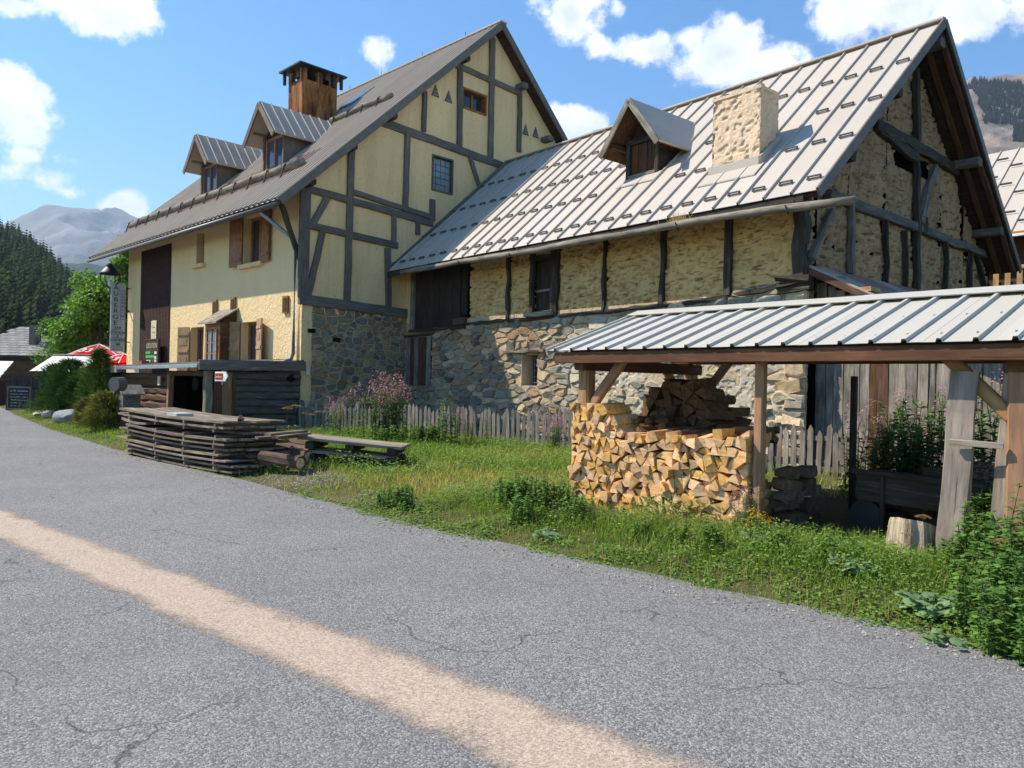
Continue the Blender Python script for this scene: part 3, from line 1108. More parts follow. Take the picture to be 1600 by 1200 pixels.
# ================================================================== THE INN (half-timbered house with dormers)
inn = thing('inn', 'tall ochre half-timbered inn with two dormers and a ribbed metal roof', 'house', (HOUSE.ox, HOUSE.oy, 0), HOUSE.ang)
hf, hs_ = HOUSE.front, HOUSE.side
RX0, RX1 = -16.25, .42                   # roof ends
RY, RZ = 7.48, 14.50                     # ridge
EY, EZ = -.95, 6.70                      # front eave
HS = (RZ - EZ) / (RY - EY)               # slope
hroof = lambda y: EZ + HS * (y - EY)
HB = 14.96                               # gable depth
def build_inn():
    # ---- front wall with openings
    win_s = (-7.55, -6.9, 5.66, 6.82)
    x0, _ = hf(381, 380); x1, _ = hf(410, 380)
    win_b = (x0, x1, 5.30, 6.86)
    x0, _ = hf(298, 540); x1, _ = hf(318, 540)
    win_l = (x0, x1, 1.55, 3.40)
    x0, _ = hf(377, 530); x1, _ = hf(403, 530)
    win_r = (x0, x1, 1.55, 3.42)
    pan = (hf(220, 480)[0], hf(266.5, 480)[0], 1.6, 6.72)
    g = G()
    wall_faces(g, -14.5, 0, -.2, 7.45, [win_s, win_b, win_l, win_r, pan], lambda x, z, d: (x, d, z), .36)
    g.obj('front_wall', MAT['stucco_front'], inn)
    g = G(); g.add([(-14.5, 0, -.2), (-14.5, HB, -.2), (-14.5, HB, 7.4), (-14.5, RY, RZ - .25), (-14.5, 0, 7.4)], [(0, 1, 2, 3, 4)])
    g.add([(-14.5, HB, -.2), (0, HB, -.2), (0, HB, 7.4), (-14.5, HB, 7.4)], [(0, 1, 2, 3)])
    g.obj('rear_wall', MAT['stucco'], inn)
    # windows in their reveals
    def window(h, glass_d, frame_mat, sill=True, mull=1, bars=0):
        a, b, c, d = h
        w = link('window', G().box(a + .06, b - .06, glass_d + .02, glass_d + .03, c + .06, d - .06).mesh('window', MAT['glass']), inn)
        g = G()
        for q in ((a, a + .09, c, d), (b - .09, b, c, d)):
            g.box(q[0], q[1], glass_d - .03, glass_d + .05, q[2], q[3])
        g.box(a + .09, b - .09, glass_d - .03, glass_d + .05, d - .09, d)
        g.box(a + .09, b - .09, glass_d - .03, glass_d + .05, c, c + .09)
        if mull:
            m = (a + b) / 2
            g.box(m - .05, m + .05, glass_d - .04, glass_d + .05, c + .09, d - .09)
        for k in range(bars):
            z = c + (d - c) * (k + 1) / (bars + 1)
            g.box(a + .09, b - .09, glass_d - .02, glass_d + .04, z - .02, z + .02)
        g.obj('frame', frame_mat, w)
        if sill:
            G().box(a - .14, b + .14, -.14, .3, c - .14, c - .003).obj('sill', MAT['stucco'], w)
        return w
    window(win_s, .27, MAT['shutter'], True, 0)
    window(win_b, .27, MAT['shutter'], True, 1)
    window(win_l, .27, MAT['shutter'], False, 1)
    window(win_r, .27, MAT['shutter'], False, 1, 0)
    # shutters folded open against the wall: (hinge x, width, z range, material, opening angle)
    def shutter(xh, w, c, d, mat, sgn, ang):
        dx, dy = sgn * w * math.cos(ang), -w * math.sin(ang)
        s = link('shutter', timber_mesh(d - c, .04, w, .0, mat), inn, None)
        p = Vector((xh + dx / 2, -.045 + dy / 2, c))
        X, Zv = Vector((0, 0, 1)), Vector((dx, dy, 0)).normalized()
        Yv = Zv.cross(X)
        s.matrix_local = Matrix(((X.x, Yv.x, Zv.x, p.x), (X.y, Yv.y, Zv.y, p.y), (X.z, Yv.z, Zv.z, p.z), (0, 0, 0, 1)))
        for zz in (.14, .52, .86):
            L = d - c
            G().box(L * zz - .05, L * zz + .05, -.045, .045, -w * .44, w * .44).obj('batten', mat, s)
        for zz in (.33, .70):
            L = d - c
            G().box(L * zz - .12, L * zz + .12, -.03, .03, -w * .3, w * .3).obj('raised_panel', mat, s)
    shutter(win_b[0] - .02, .66, 5.25, 6.95, MAT['shutter'], -1, .2)
    shutter(win_b[1] + .02, .62, 5.25, 6.95, MAT['shutter'], 1, .12)
    shutter(win_l[0] - .02, .62, 1.6, 3.42, MAT['pale_shutter'], -1, .3)
    shutter(win_r[0] - .02, .55, 1.6, 3.44, MAT['pale_shutter'], -1, .5)
    shutter(win_r[1] + .02, .66, 1.6, 3.48, MAT['pale_shutter'], 1, .25)
    # dark slatted screen in its tall recess
    G().box(pan[0] + .01, pan[1] - .01, .2, .22, pan[2], pan[3] - .003).obj('screen_back', MAT['dark'], inn)
    sc = G()
    n = 40
    for i in range(n):
        x = pan[0] + .03 + (pan[1] - pan[0] - .06) * (i + .5) / n
        sc.box(x - .032, x + .032, -.035 + .01 * (i % 2), .012, pan[2], pan[3] - .01)
    tag(sc.obj('slat_screen', MAT['slat_wood'], inn), 'tall screen of dark red-brown upright slats')
    # three little framed vents
    for u, v in ((337.5, 480.5), (366, 477), (448, 476)):
        x, z = hf(u, v)
        b = G().box(x - .15, x + .15, -.07, .0, z - .26, z + .26).obj('vent_box', MAT['shutter'], inn)
        G().box(x - .10, x + .10, -.085, -.071, z - .20, z + .20).obj('grille', MAT['soffit'], b)
    # timber bay window standing on the lean-to roof
    BD = .55
    bx0, bx1 = hf(321.5, 530, -BD)[0], hf(344, 530, -BD)[0]
    bay = G().box(bx0, bx1, -BD, -.001, 1.75, 3.40).obj('bay_window', MAT['log_brown'], inn)
    planks_obj('cladding_board', bx0 - .01, bx1 + .01, 1.95, 3.42, -BD - .002, 9, MAT['shutter'], bay, .02, False)
    for k in range(9):                                   # cladding on the cheek
        z = 1.95 + k * .16
        timber('cladding_board', (bx1 + .012, -BD - .01, z + .08), (bx1 + .012, -.0, z + .08), .02, .155, MAT['log_brown'], bay, .001)
    wx0, wx1 = bx0 + .24, bx1 - .2
    for s in range(2):
        a = wx0 + (wx1 - wx0) * s / 2 + .02
        b = wx0 + (wx1 - wx0) * (s + 1) / 2 - .02
        for q in range(3):
            z = 2.05 + q * .36
            G().box(a + .03, b - .03, -BD - .05, -BD - .042, z + .02, z + .34).obj('pane', MAT['skyglass'], bay)
    g = G()
    for x in (wx0 - .03, (wx0 + wx1) / 2, wx1 + .03):
        g.box(x - .035, x + .035, -BD - .08, -BD - .035, 2.0, 3.18)
    for q in range(4):
        z = 2.03 + q * .36
        g.box(wx0, wx1, -BD - .07, -BD - .036, z - .018, z + .018)
    g.obj('window_frame', MAT['pale_shutter'], bay)
    G().box(wx0 - .12, wx1 + .12, -BD - .17, -BD - .02, 1.92, 1.985).obj('sill', MAT['silver_wood'], bay)
    g = G(); g.prism([(bx0 - .14, -BD - .22, 3.36), (bx1 + .14, -BD - .22, 3.36), (bx1 + .14, .0, 3.86), (bx0 - .14, .0, 3.86)], (0, 0, .06))
    g.obj('bay_roof', MAT['silver_wood'], bay)
    g = G(); g.prism([(bx1, -BD, 3.4), (bx1, -.002, 3.4), (bx1, -.002, 3.83)], (-(bx1 - bx0), 0, 0)); g.obj('bay_gable', MAT['log_brown'], bay)
    g = G(); g.prism([(bx0 - .2, -BD - .3, 1.66), (bx1 + .03, -BD - .3, 1.66), (bx1 + .0, -BD - .01, 1.95), (bx0, -BD - .01, 1.95)], (0, .02, .02)); g.obj('skirt_board', MAT['silver_wood'], bay)

    # ---- gable wall
    wa, wb = hs_(721, 165)[0], hs_(760, 165)[0]
    gw = (wa, wb, 11.18, 11.92)
    ba, bb = hs_(676.5, 270)[0], hs_(705.5, 270)[0]
    gb = (ba, bb, 8.12, 9.22)
    clips = [(-HS, 1, hroof(0) - .22), (HS, 1, RZ + HS * RY - .22)]
    g = G()
    wall_faces(g, 0, HB, 3.6, 15, [gw, gb], lambda y, z, d: (-d, y, z), .3, clips)
    g.obj('gable_wall', MAT['stucco'], inn)
    g = G(); g.add([(0, 0, -.2), (0, HB, -.2), (0, HB, 3.6), (0, 0, 3.6)], [(0, 1, 2, 3)]); g.obj('gable_base', MAT['mortar'], inn)
    w = link('window', G().box(-.24, -.22, gw[0] + .05, gw[1] - .05, gw[2] + .05, gw[3] - .05).mesh('window', MAT['glass']), inn)
    g = G()
    g.box(-.26, .03, gw[0], gw[0] + .07, gw[2], gw[3]); g.box(-.26, .03, gw[1] - .07, gw[1], gw[2], gw[3])
    g.box(-.26, .03, gw[0] + .07, gw[1] - .07, gw[3] - .07, gw[3]); g.box(-.26, .05, gw[0] + .07, gw[1] - .07, gw[2], gw[2] + .06)
    m = (gw[0] * .45 + gw[1] * .55)
    g.box(-.25, -.18, m - .04, m + .04, gw[2] + .06, gw[3] - .07)
    g.obj('frame', MAT['shutter'], w)
    wb_ = G().box(-.2, -.15, gb[0], gb[1], gb[2], gb[3]).obj('glass_block_window', MAT['dark_metal'], inn)
    for i in range(4):
        for j in range(5):
            y0, z0 = gb[0] + (gb[1] - gb[0]) * i / 4, gb[2] + (gb[3] - gb[2]) * j / 5
            G().box(-.149, -.105 + random.uniform(-.01, .01), y0 + .012, y0 + (gb[1] - gb[0]) / 4 - .012, z0 + .012, z0 + (gb[3] - gb[2]) / 5 - .012).obj('glass_block', MAT['block'], wb_)
    g = G()
    g.box(-.1, .035, gb[0] - .06, gb[0], gb[2] - .06, gb[3] + .06); g.box(-.1, .035, gb[1], gb[1] + .06, gb[2] - .06, gb[3] + .06)
    g.box(-.1, .035, gb[0], gb[1], gb[3], gb[3] + .06); g.box(-.1, .035, gb[0], gb[1], gb[2] - .06, gb[2])
    g.obj('surround', MAT['grey_timber'], wb_)
    for u, v in ((680, 143), (700.5, 152), (821, 204), (836.5, 208)):
        y, z = hs_(u, v)
        g = G(); g.prism([(.001, y - .17, z - .17), (.001, y + .17, z - .17), (.001, y, z + .24)], (.025, 0, 0)); t = g.obj('triangular_vent', MAT['dark_metal'], inn)
        for k in range(3):
            zz = z - .13 + k * .10
            hw = .13 * (1 - (k * .10 + .04) / .41)
            G().box(.027, .04, y - hw, y + hw, zz, zz + .04).obj('louvre', MAT['silver_wood'], t)
    # half timbering, each beam where it sits in the wall
    beams = [((477, 290), (472, 465), .34), ((471, 293), (675, 349), .22), ((545, 299), (672, 339), .17), ((473, 350), (620, 384), .21), ((466, 467), (641, 491), .30),
             ((548, 233), (541, 472), .22), ((635.5, 207), (632, 331), .20), ((674.5, 312), (675, 345), .22), ((614.5, 337), (614, 379), .18), ((604.5, 388), (606, 486), .22),
             ((663, 143), (661, 206), .17), ((718, 100), (716.5, 231), .22), ((768, 60), (765, 248), .24), ((811, 146), (809.5, 238), .20), ((652, 347), (652, 367), .17),
             ((597, 191), (786, 260), .26), ((712, 102), (813, 147), .2), ((511, 309), (487, 351), .2), ((503, 361), (480, 463), .2), ((733, 246), (747, 290), .16)]
    for i, (p, q, w_) in enumerate(beams):
        a, b = hs_(*p), hs_(*q)
        vert = abs(a[1] - b[1]) > abs(a[0] - b[0])
        off = .018 + .004 * (i % 7) + (.012 if vert else 0)
        timber('beam', (off, *a), (off, *b), .09 if vert else .12, w_, MAT['grey_timber'], inn, .006, up=(0, 1, 0) if vert else (0, 0, 1))
    # purlin ends under the verge
    for u, v in ((486, 284), (551, 229), (614, 181), (728, 91)):
        y, z = hs_(u, v, .35)
        timber('purlin', (-.3, y, z), (.44, y, z), .25, .25, MAT['old_timber'], inn, .008, rnd=True)
    for u, v in ((818, 134), (858, 217)):
        y, z = hs_(u, v, .3)
        timber('purlin', (-.3, y, z), (.40, y, z), .3, .2, MAT['grey_timber'], inn, .008)
    # stones of the gable base and the pale quoin at the corner
    holes = []
    stone_wall(inn, (.32, 3.9, .0, 3.82), holes, .27, .17, 21, lambda a, y, z: (-y + .0, a, z), None, .012, (.008, .03), 260,
               [(.20, .185, .16), (.25, .215, .145), (.31, .24, .135), (.17, .165, .155), (.35, .26, .14), (.22, .185, .115), (.29, .19, .10), (.22, .21, .185)])
    for k in range(9):
        G().box(-.3, .016, -.013, .31 + (.06 if k % 2 else 0) * .5, -.2 + k * .44, .235 + k * .44).obj('corner_render', MAT['stucco'], inn)
    # outdoor lamp socket on the base
    y, z = hs_(478.5, 581)
    G().box(.02, .10, y - .05, y + .05, z - .08, z + .08).obj('switch_box', MAT['white'], inn)
    for u, v in ((486, 517), (525, 531)):
        y, z = hs_(u, v)
        G().box(-.1, .05, y - .12, y + .12, z - .06, z + .06).obj('drain_hole', MAT['dark'], inn)

    # ---- roof
    L = math.hypot(RY - EY, RZ - EZ)
    W = (RX1 - RX0) / 17
    ribs = [W * (i + .5) / 3 for i in range(3)]
    me = rib_sheet(W - .006, L + .13, ribs, .11, .07, MAT['house_roof'], 'roof_sheet')
    for i in range(17):
        link('roof_sheet', me, inn, slope_mat(RX0 + i * W, EY - .09, EZ - .09 * HS + .02 + .003 * (i % 2), HS))
        link('roof_sheet', me, inn, slope_mat(RX0 + (i + 1) * W, 2 * RY - EY + .09, EZ - .09 * HS + .02 + .003 * (i % 2), HS, True))
    # rust-red repair sheets between the dormers and the snow log
    L2 = 1.55
    me2 = rib_sheet(W - .02, L2, ribs, .12, .07, MAT['red_roof'], 'repair_sheet')
    for i in range(6, 15):
        y = .35 + .02 * (i % 3)
        link('repair_sheet', me2, inn, slope_mat(RX0 + i * W, y, hroof(y) + .03, HS))
    k = 1 / math.hypot(1, HS)
    g = G()
    g.prism([(RX0, EY + .02, EZ - .03), (RX1 - .02, EY + .02, EZ - .03), (RX1 - .02, RY, RZ - .03), (RX0, RY, RZ - .03)], (0, .11 * HS * k, -.13 * k))
    g.prism([(RX0, 2 * RY - EY - .02, EZ - .03), (RX0, RY, RZ - .03), (RX1 - .02, RY, RZ - .03), (RX1 - .02, 2 * RY - EY - .02, EZ - .03)], (0, -.11 * HS * k, -.13 * k))
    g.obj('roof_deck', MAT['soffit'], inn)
    for x in (RX1 + .0, RX0 - .0):
        for a, b in (((EY - .04, EZ - .05), (RY, RZ - .03)), ((2 * RY - EY + .04, EZ - .05), (RY, RZ - .03))):
            timber('verge_board', (x, a[0], a[1] - .06), (x, b[0], b[1] - .02), .05, .24, MAT['grey_clad'], inn)
    timber('ridge_cap', (RX0 - .05, RY, RZ + .03), (RX1 + .05, RY, RZ + .03), .34, .06, MAT['house_roof'], inn)
    for x in (-1.6, -4.2, -7.0, -9.4, -12):
        G().tube([(x, RY, RZ + .05), (x, RY, RZ + .32)], .012, 5).obj('ridge_spike', MAT['iron'], inn)
    timber('eave_board', (RX0, EY - .03, EZ - .10), (RX1, EY - .03, EZ - .10), .05, .2, MAT['soffit'], inn)
    gut = G()
    gut.tube([(RX0, EY - .12, EZ - .19), (RX1, EY - .12, EZ - .22)], .075, 8)
    gut.obj('gutter', MAT['dark_metal'], inn, True)
    xg = hf(461, 420, -.1)[0]
    G().tube([(xg - .42, EY - .11, EZ - .14), (xg - .42, EY - .02, EZ - .32), (xg - .02, -.12, EZ - 1.0), (xg, -.1, EZ - 1.15), (xg, -.1, 2.35), (xg - .04, -.14, 2.2), (xg - .2, -.25, 2.13)], .055, 10).obj('downpipe', MAT['zinc'], inn, True)
    timber('eave_brace', (-.12, EY + .25, EZ + .02), (-.12, -.02, 5.1), .12, .14, MAT['old_timber'], inn, .006)
    # snow logs held by iron hooks
    def snow_log(x0, x1, y, r, n):
        z = hroof(y) + .23
        P = [(x0 + (x1 - x0) * i / 9, y + random.gauss(0, .012), z + random.gauss(0, .012)) for i in range(10)]
        lg = G().tube(P, r, 10).obj('snow_log', MAT['silver_wood'], inn, True)
        for i in range(n):
            x = x0 + (x1 - x0) * (i + .3) / n
            G().tube([(x, y - r * 2.2, hroof(y - r * 2.2) + .03), (x, y - r * 1.2, z + r * .2), (x, y, z + r * 1.18), (x, y + r * 1.1, z + r * .3)], .028, 6).obj('iron_hook', MAT['iron'], lg)
    snow_log(-16.0, -1.1, .52, .14, 13)
    snow_log(-4.6, -.9, 3.66, .085, 4)
    # dormers
    def dormer(xc, w, yf, zb, ze, za):
        d = G()
        x0, x1 = xc - w / 2, xc + w / 2
        yr = EY + (ze - EZ) / HS                     # eaves meet the roof here
        for x, s in ((x0, -1), (x1, 1)):
            d.prism([(x, yf, zb - .15), (x, yf, ze), (x, yr, ze)], (-s * .06, 0, 0))
        dm = d.obj('dormer', MAT['grey_clad'], inn)
        g = G(); g.prism([(x0 + .06, yf + .05, zb + 1.26), (x1 - .06, yf + .05, zb + 1.26), (x1 - .06, yf + .05, ze), (xc, yf + .05, za - .12), (x0 + .06, yf + .05, ze)], (0, .05, 0)); g.obj('dormer_gable', MAT['soffit'], dm)
        for x in (x0 + .05, x1 - .05):
            timber('corner_post', (x, yf - .02, zb - .15), (x, yf - .02, ze), .1, .1, MAT['grey_timber'], dm)
        wz0, wz1 = zb - .05, zb + 1.26
        win = G().box(x0 + .18, x1 - .18, yf + .05, yf + .06, wz0 + .08, wz1 - .08).obj('window', MAT['skyglass'], dm)
        g = G()
        for x in (x0 + .11, xc - .045, x1 - .20):
            g.box(x, x + .09, yf - .01, yf + .08, wz0, wz1)
        g.box(x0 + .2, x1 - .2, yf - .008, yf + .078, wz1 - .1, wz1); g.box(x0 + .2, x1 - .2, yf - .008, yf + .078, wz0, wz0 + .1)
        g.obj('frame', MAT['shutter'], win)
        # roof of the dormer: two ribbed slopes running back into the main roof
        ov, fo = .32, .62
        sl = (za - ze) / (w / 2)
        yb = EY + (za - EZ) / HS
        for s in (-1, 1):
            ex, ez = xc + s * (w / 2 + ov), ze - sl * ov
            yeb = EY + (ez - EZ) / HS
            A, B_, C_, D = Vector((xc, yf - fo, za)), Vector((ex, yf - fo, ez)), Vector((ex, yeb, ez)), Vector((xc, yb, za))
            nrm = Vector((s * sl, 0, 1)).normalized()
            g = G(); g.prism([A, B_, C_, D] if s > 0 else [D, C_, B_, A], nrm * .06); sh = g.obj('dormer_roof', MAT['house_roof'], dm)
            n = 8
            for q in range(n):
                y = yf - fo + .05 + (yb - yf + fo) * q / n
                # a rib from ridge to eave, cut where the main roof rises through it
                t1 = 1.0
                if y > yeb:
                    t1 = max(0, (yb - y) / (yb - yeb))
                a = Vector((xc, y, za)) + nrm * .075
                b = Vector((xc + (ex - xc) * t1, y, za + (ez - za) * t1)) + nrm * .075
                if (b - a).length > .12:
                    timber('roof_rib', a, b, .05, .045, MAT['barn_roof'], sh, up=nrm)
            timber('bargeboard', (xc, yf - fo - .01, za - .05), (ex, yf - fo - .01, ez - .05), .04, .2, MAT['grey_timber'], dm)
        G().box(x0 - .1, x1 + .1, yf - .12, yf + .03, zb - .2, zb - .06).obj('flashing', MAT['grey_clad'], dm)
        timber('dormer_purlin', (x0, yf - .45, ze + .06), (x0, yf + .1, ze + .06), .13, .16, MAT['silver_wood'], dm)
    z1 = hroof(1.35)
    dormer(-4.45, 1.5, 1.35, 8.72, 10.13, 11.0)
    dormer(-9.65, 1.5, 1.35, 8.72, 10.13, 11.0)
    # smoke-stained chimney with slab cap on piers
    cx0, cx1, cy0, cy1 = -7.05, -6.0, 3.22, 4.72
    ch = G().box(cx0, cx1, cy0, cy1, 9.9, 13.0).obj('chimney', MAT['chim_rust'], inn)
    for x in (cx0 + .09, cx1 - .09):
        for y in (cy0 + .09, (cy0 + cy1) / 2, cy1 - .09):
            G().box(x - .09, x + .09, y - .1, y + .1, 13.0, 13.42).obj('cap_pier', MAT['chim_rust'], ch)
    G().box(cx0 + .2, cx1 - .2, cy0 + .25, cy1 - .25, 13.0, 13.3).obj('flue', MAT['dark'], ch)
    g = G()
    xm, ym = (cx0 + cx1) / 2, (cy0 + cy1) / 2
    o = .28
    g.add([(cx0 - o, cy0 - o, 13.43), (cx1 + o, cy0 - o, 13.43), (cx1 + o, cy1 + o, 13.43), (cx0 - o, cy1 + o, 13.43),
           (cx0 - o, cy0 - o, 13.49), (cx1 + o, cy0 - o, 13.49), (cx1 + o, cy1 + o, 13.49), (cx0 - o, cy1 + o, 13.49), (xm, ym - .5, 13.86), (xm, ym + .5, 13.86)],
          [(0, 3, 2, 1), (0, 1, 5, 4), (1, 2, 6, 5), (2, 3, 7, 6), (3, 0, 4, 7), (4, 5, 8), (5, 6, 9, 8), (6, 7, 9), (7, 4, 8, 9)])
    g.obj('chimney_cap', MAT['iron'], ch)
    for x, y in ((cx0 - .1, cy0 - .12), (cx1 + .1, cy1 + .12), (cx1 + .1, cy1 - .2)):
        G().tube([(x, y, 12.98), (x, y, 13.43)], .07, 8).obj('cap_post', MAT['iron'], ch)
    g = G(); g.prism([(cx0 - .15, cy0 - .3, hroof(cy0 - .3)), (cx1 + .15, cy0 - .3, hroof(cy0 - .3)), (cx1 + .15, cy1 + .15, hroof(cy1 + .15)), (cx0 - .15, cy1 + .15, hroof(cy1 + .15))], (0, 0, .12)); g.obj('flashing', MAT['grey_clad'], ch)
    # roof window beside the chimney
    y0, y1 = 5.05, 6.1
    g = G(); g.prism([(-6.3, y0, hroof(y0) + .05), (-5.4, y0, hroof(y0) + .05), (-5.4, y1, hroof(y1) + .05), (-6.3, y1, hroof(y1) + .05)], (0, -.04, .07)); rw = g.obj('roof_window', MAT['dark_metal'], inn)
    g = G(); g.prism([(-6.2, y0 + .1, hroof(y0 + .1) + .14), (-5.5, y0 + .1, hroof(y0 + .1) + .14), (-5.5, y1 - .1, hroof(y1 - .1) + .14), (-6.2, y1 - .1, hroof(y1 - .1) + .14)], (0, -.01, .02)); g.obj('pane', MAT['skyglass'], rw)
build_inn()
# ================================================================== log annex in front of the inn
annex = thing('log_annex', 'low log-built annex with a dark open doorway against the inn', 'outbuilding', HOUSE.w(0, 0, 0), HOUSE.ang)
def build_annex():
    D = -2.74
    X0 = -7.3
    r = random.Random(4)
    # right-hand side wall of grey logs
    z = .02
    while z < 1.72:
        h = r.uniform(.17, .24)
        timber('log', (.03, -2.0, z + h / 2), (.03, -.06, z + h / 2 + r.uniform(-.01, .01)), h * .9, h, MAT['log_grey'], annex, .012, rnd=True)
        z += h * .97
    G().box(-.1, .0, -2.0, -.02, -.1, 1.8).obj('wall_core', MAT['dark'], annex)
    timber('plank_door', (.02, -2.24, .0), (.02, -2.24, 1.75), .05, .36, MAT['shed_wood'], annex, .003, up=(0, 1, 0))
    for y in (-2.03, -2.44):
        timber('post', (.04, y, 0), (.04, y, 1.78), .1, .12, MAT['log_brown'], annex, .006, up=(0, 1, 0))
    timber('corner_post', (-.03, D + .02, -.05), (-.03, D + .02, 1.78), .2, .2, MAT['silver_wood'], annex, .01)
    # gap-toothed knot hole
    y, z = hs_(452, 590.5)
    g = G(); g.prism([(.07, y - .17, z), (.07, y, z - .14), (.07, y + .17, z), (.07, y + .02, z + .13)], (.07, 0, 0)); g.obj('vent_hole', MAT['dark'], annex)
    # front: logs left of the doorway
    xd0, xd1 = hf(268, 620, D)[0], -.35
    z = .02
    while z < 1.62:
        h = r.uniform(.18, .24)
        timber('log', (X0, D, z + h / 2), (xd0 - .14, D, z + h / 2), h * .9, h, MAT['log_brown'], annex, .014, rnd=True)
        z += h * .97
    for k in range(7):                                   # crossing log ends at the far corner
        timber('log_end', (X0 + .12, D - .22, .14 + k * .22), (X0 + .12, D + .5, .14 + k * .22), .19, .2, MAT['log_brown'], annex, .008, rnd=True)
    timber('door_post', (xd0 - .06, D - .02, -.05), (xd0 - .06, D - .02, 1.66), .16, .16, MAT['shed_wood'], annex, .006)
    timber('door_post', (xd1 - .45, D + .3, -.05), (xd1 - .45, D + .3, 1.66), .14, .14, MAT['shed_wood'], annex, .006)
    planks_obj('inner_plank', xd1 - .38, -.1, 0, 1.66, D + .5, 3, MAT['log_brown'], annex)
    timber('lintel', (xd0 - .2, D, 1.70), (-.02, D, 1.70), .16, .14, MAT['log_brown'], annex, .006)
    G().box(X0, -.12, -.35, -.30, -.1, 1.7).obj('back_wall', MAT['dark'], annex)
    G().box(X0, -.1, D + .1, -.3, -.02, .06).obj('floor', MAT['soil'], annex)
    G().box(X0 - .02, X0 + .08, D + .05, -.02, -.1, 1.7).obj('end_wall', MAT['log_brown'], annex)
    # glimmer of things hung in the dark
    x, z = hf(304, 600, D + .9)
    g = G(); g.tube([(x, D + .9, z), (x, D + .93, z)], .2, 14); g.obj('hung_pan', MAT['grey_clad'], annex)
    # roof: low slope of tiles, dark fascia at the side, pale metal edge along the front
    zf, zb = 1.86, 2.08
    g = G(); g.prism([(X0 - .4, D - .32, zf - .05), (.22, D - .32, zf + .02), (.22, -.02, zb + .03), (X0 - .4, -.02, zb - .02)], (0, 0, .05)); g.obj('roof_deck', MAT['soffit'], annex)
    timber('side_fascia', (.24, D - .36, 1.93), (.24, .02, 1.98), .05, .27, MAT['grey_timber'], annex, .004)
    timber('eave_strip', (-6.0, D - .36, 1.83), (.18, D - .36, 1.90), .05, .10, MAT['zinc'], annex)
    timber('eave_board', (X0 - .42, D - .36, 1.76), (-5.95, D - .36, 1.80), .06, .22, MAT['board'], annex, .004)
    me = None
    for row in range(5):
        for i in range(26):
            x = X0 - .35 + i * .29
            y = D - .30 + row * .52
            if me is None:
                gg = G()
                P = [(-.145 + .29 * q / 6, .035 * math.sin(math.pi * q / 6)) for q in range(7)]
                gg.add([(a, 0, b) for a, b in P] + [(a * .95, .6, b * .9) for a, b in P] + [(a, 0, b - .02) for a, b in P], [(q, q + 1, 8 + q, 7 + q) for q in range(6)] + [(14 + q, 15 + q, q + 1, q) for q in range(6)])
                me = gg.mesh('roof_tile', MAT['dark_metal'])
            link('roof_tile', me, annex, Matrix.Translation((x, y, 1.90 + row * .045 + (i - 13) * .0025)) @ Matrix.Rotation(.085, 4, 'X'))
    x, z = hf(251, 595, D - .1)
    G().box(x - .09, x + .09, D - .16, D - .12, z - .13, z + .13).obj('meter_box', MAT['card'], annex)
build_annex()

def at_house(name, label, cat, x, y, z=0, group=None):
    return thing(name, label, cat, HOUSE.w(x, y, z), HOUSE.ang, group)

# ---- hanging sign: AUBERGE / L'ARPELIN
def build_sign():
    xs = -14.15
    y1 = -.22; y0 = HOUSE.side(172.5, 500, xs)[0]
    zt, zb = HOUSE.side(186, 443, xs)[1], HOUSE.side(186, 549, xs)[1]
    s = at_house('inn_sign', 'tall pale grey hanging sign reading AUBERGE at the inn corner', 'sign', xs, 0, 0)
    w = y1 - y0
    G().box(-.03, .03, y0, y1, zb, zt).obj('sign_panel', MAT['signgrey'], s)
    for z in (zt - .18, zb + .4):
        G().tube([(0, y1 - .02, z), (0, .02, z)], .02, 6).obj('bracket', MAT['iron'], s)
    ym, zm = (y0 + y1) / 2, (zt + zb) / 2
    # lettering plane: reading direction runs +y (left to right as seen), letters up
    R = Matrix(((0, 0, 1, .034), (1, 0, 0, 0), (0, 1, 0, 0), (0, 0, 0, 1)))
    def put(txt, size, y, z, sq=1.0):
        me = text_mesh(txt, size, MAT['ink'], squash=sq)
        link('lettering', me, s, Matrix.Translation((0, y, z)) @ R)
    H_ = zt - zb
    for i, c in enumerate('AUBERGE'):
        put(c, .25, y0 + w * .33, zt - .2 - i * H_ * .0855, 1.25)
    for i, c in enumerate("LARPELIN"):
        put(c, .13, y0 + w * .80, zt - .42 - i * H_ * .047, 1.1)
    put('BAR', .15, ym, zb + H_ * .345)
    put('RESTAURANT', .15, ym, zb + H_ * .275, .78)
    put('&', .13, ym, zb + H_ * .225)
    put('CHAMBRES', .185, ym, zb + H_ * .165, .80)
    g = G()
    for z in (.315, .245, .20):
        g.box(.0305, .034, y0 + .06, y1 - .06, zb + H_ * z - .006, zb + H_ * z + .006)
    a, b, c, d = y0 + w * .66, y0 + w * .94, zt - .28, zt - .36 - H_ * .40
    for q in ((a, a + .012, d, c), (b - .012, b, d, c), (a + .012, b - .012, c - .012, c), (a + .012, b - .012, d, d + .012)):
        g.box(.0305, .034, *q)
    for (p0, p1, q0, q1) in ((.38, .66, .085, .125), (.2, .84, .02, .065)):
        a, b, c, d = y0 + w * p0, y0 + w * p1, zb + H_ * q1, zb + H_ * q0
        for q in ((a, a + .014, d, c), (b - .014, b, d, c), (a + .014, b - .014, c - .014, c), (a + .014, b - .014, d, d + .014)):
            g.box(.0305, .034, *q)
    g.box(.0305, .034, y0 + w * .44, y0 + w * .6, zb + H_ * .095, zb + H_ * .112)
    g.obj('sign_rules', MAT['ink'], s)
build_sign()

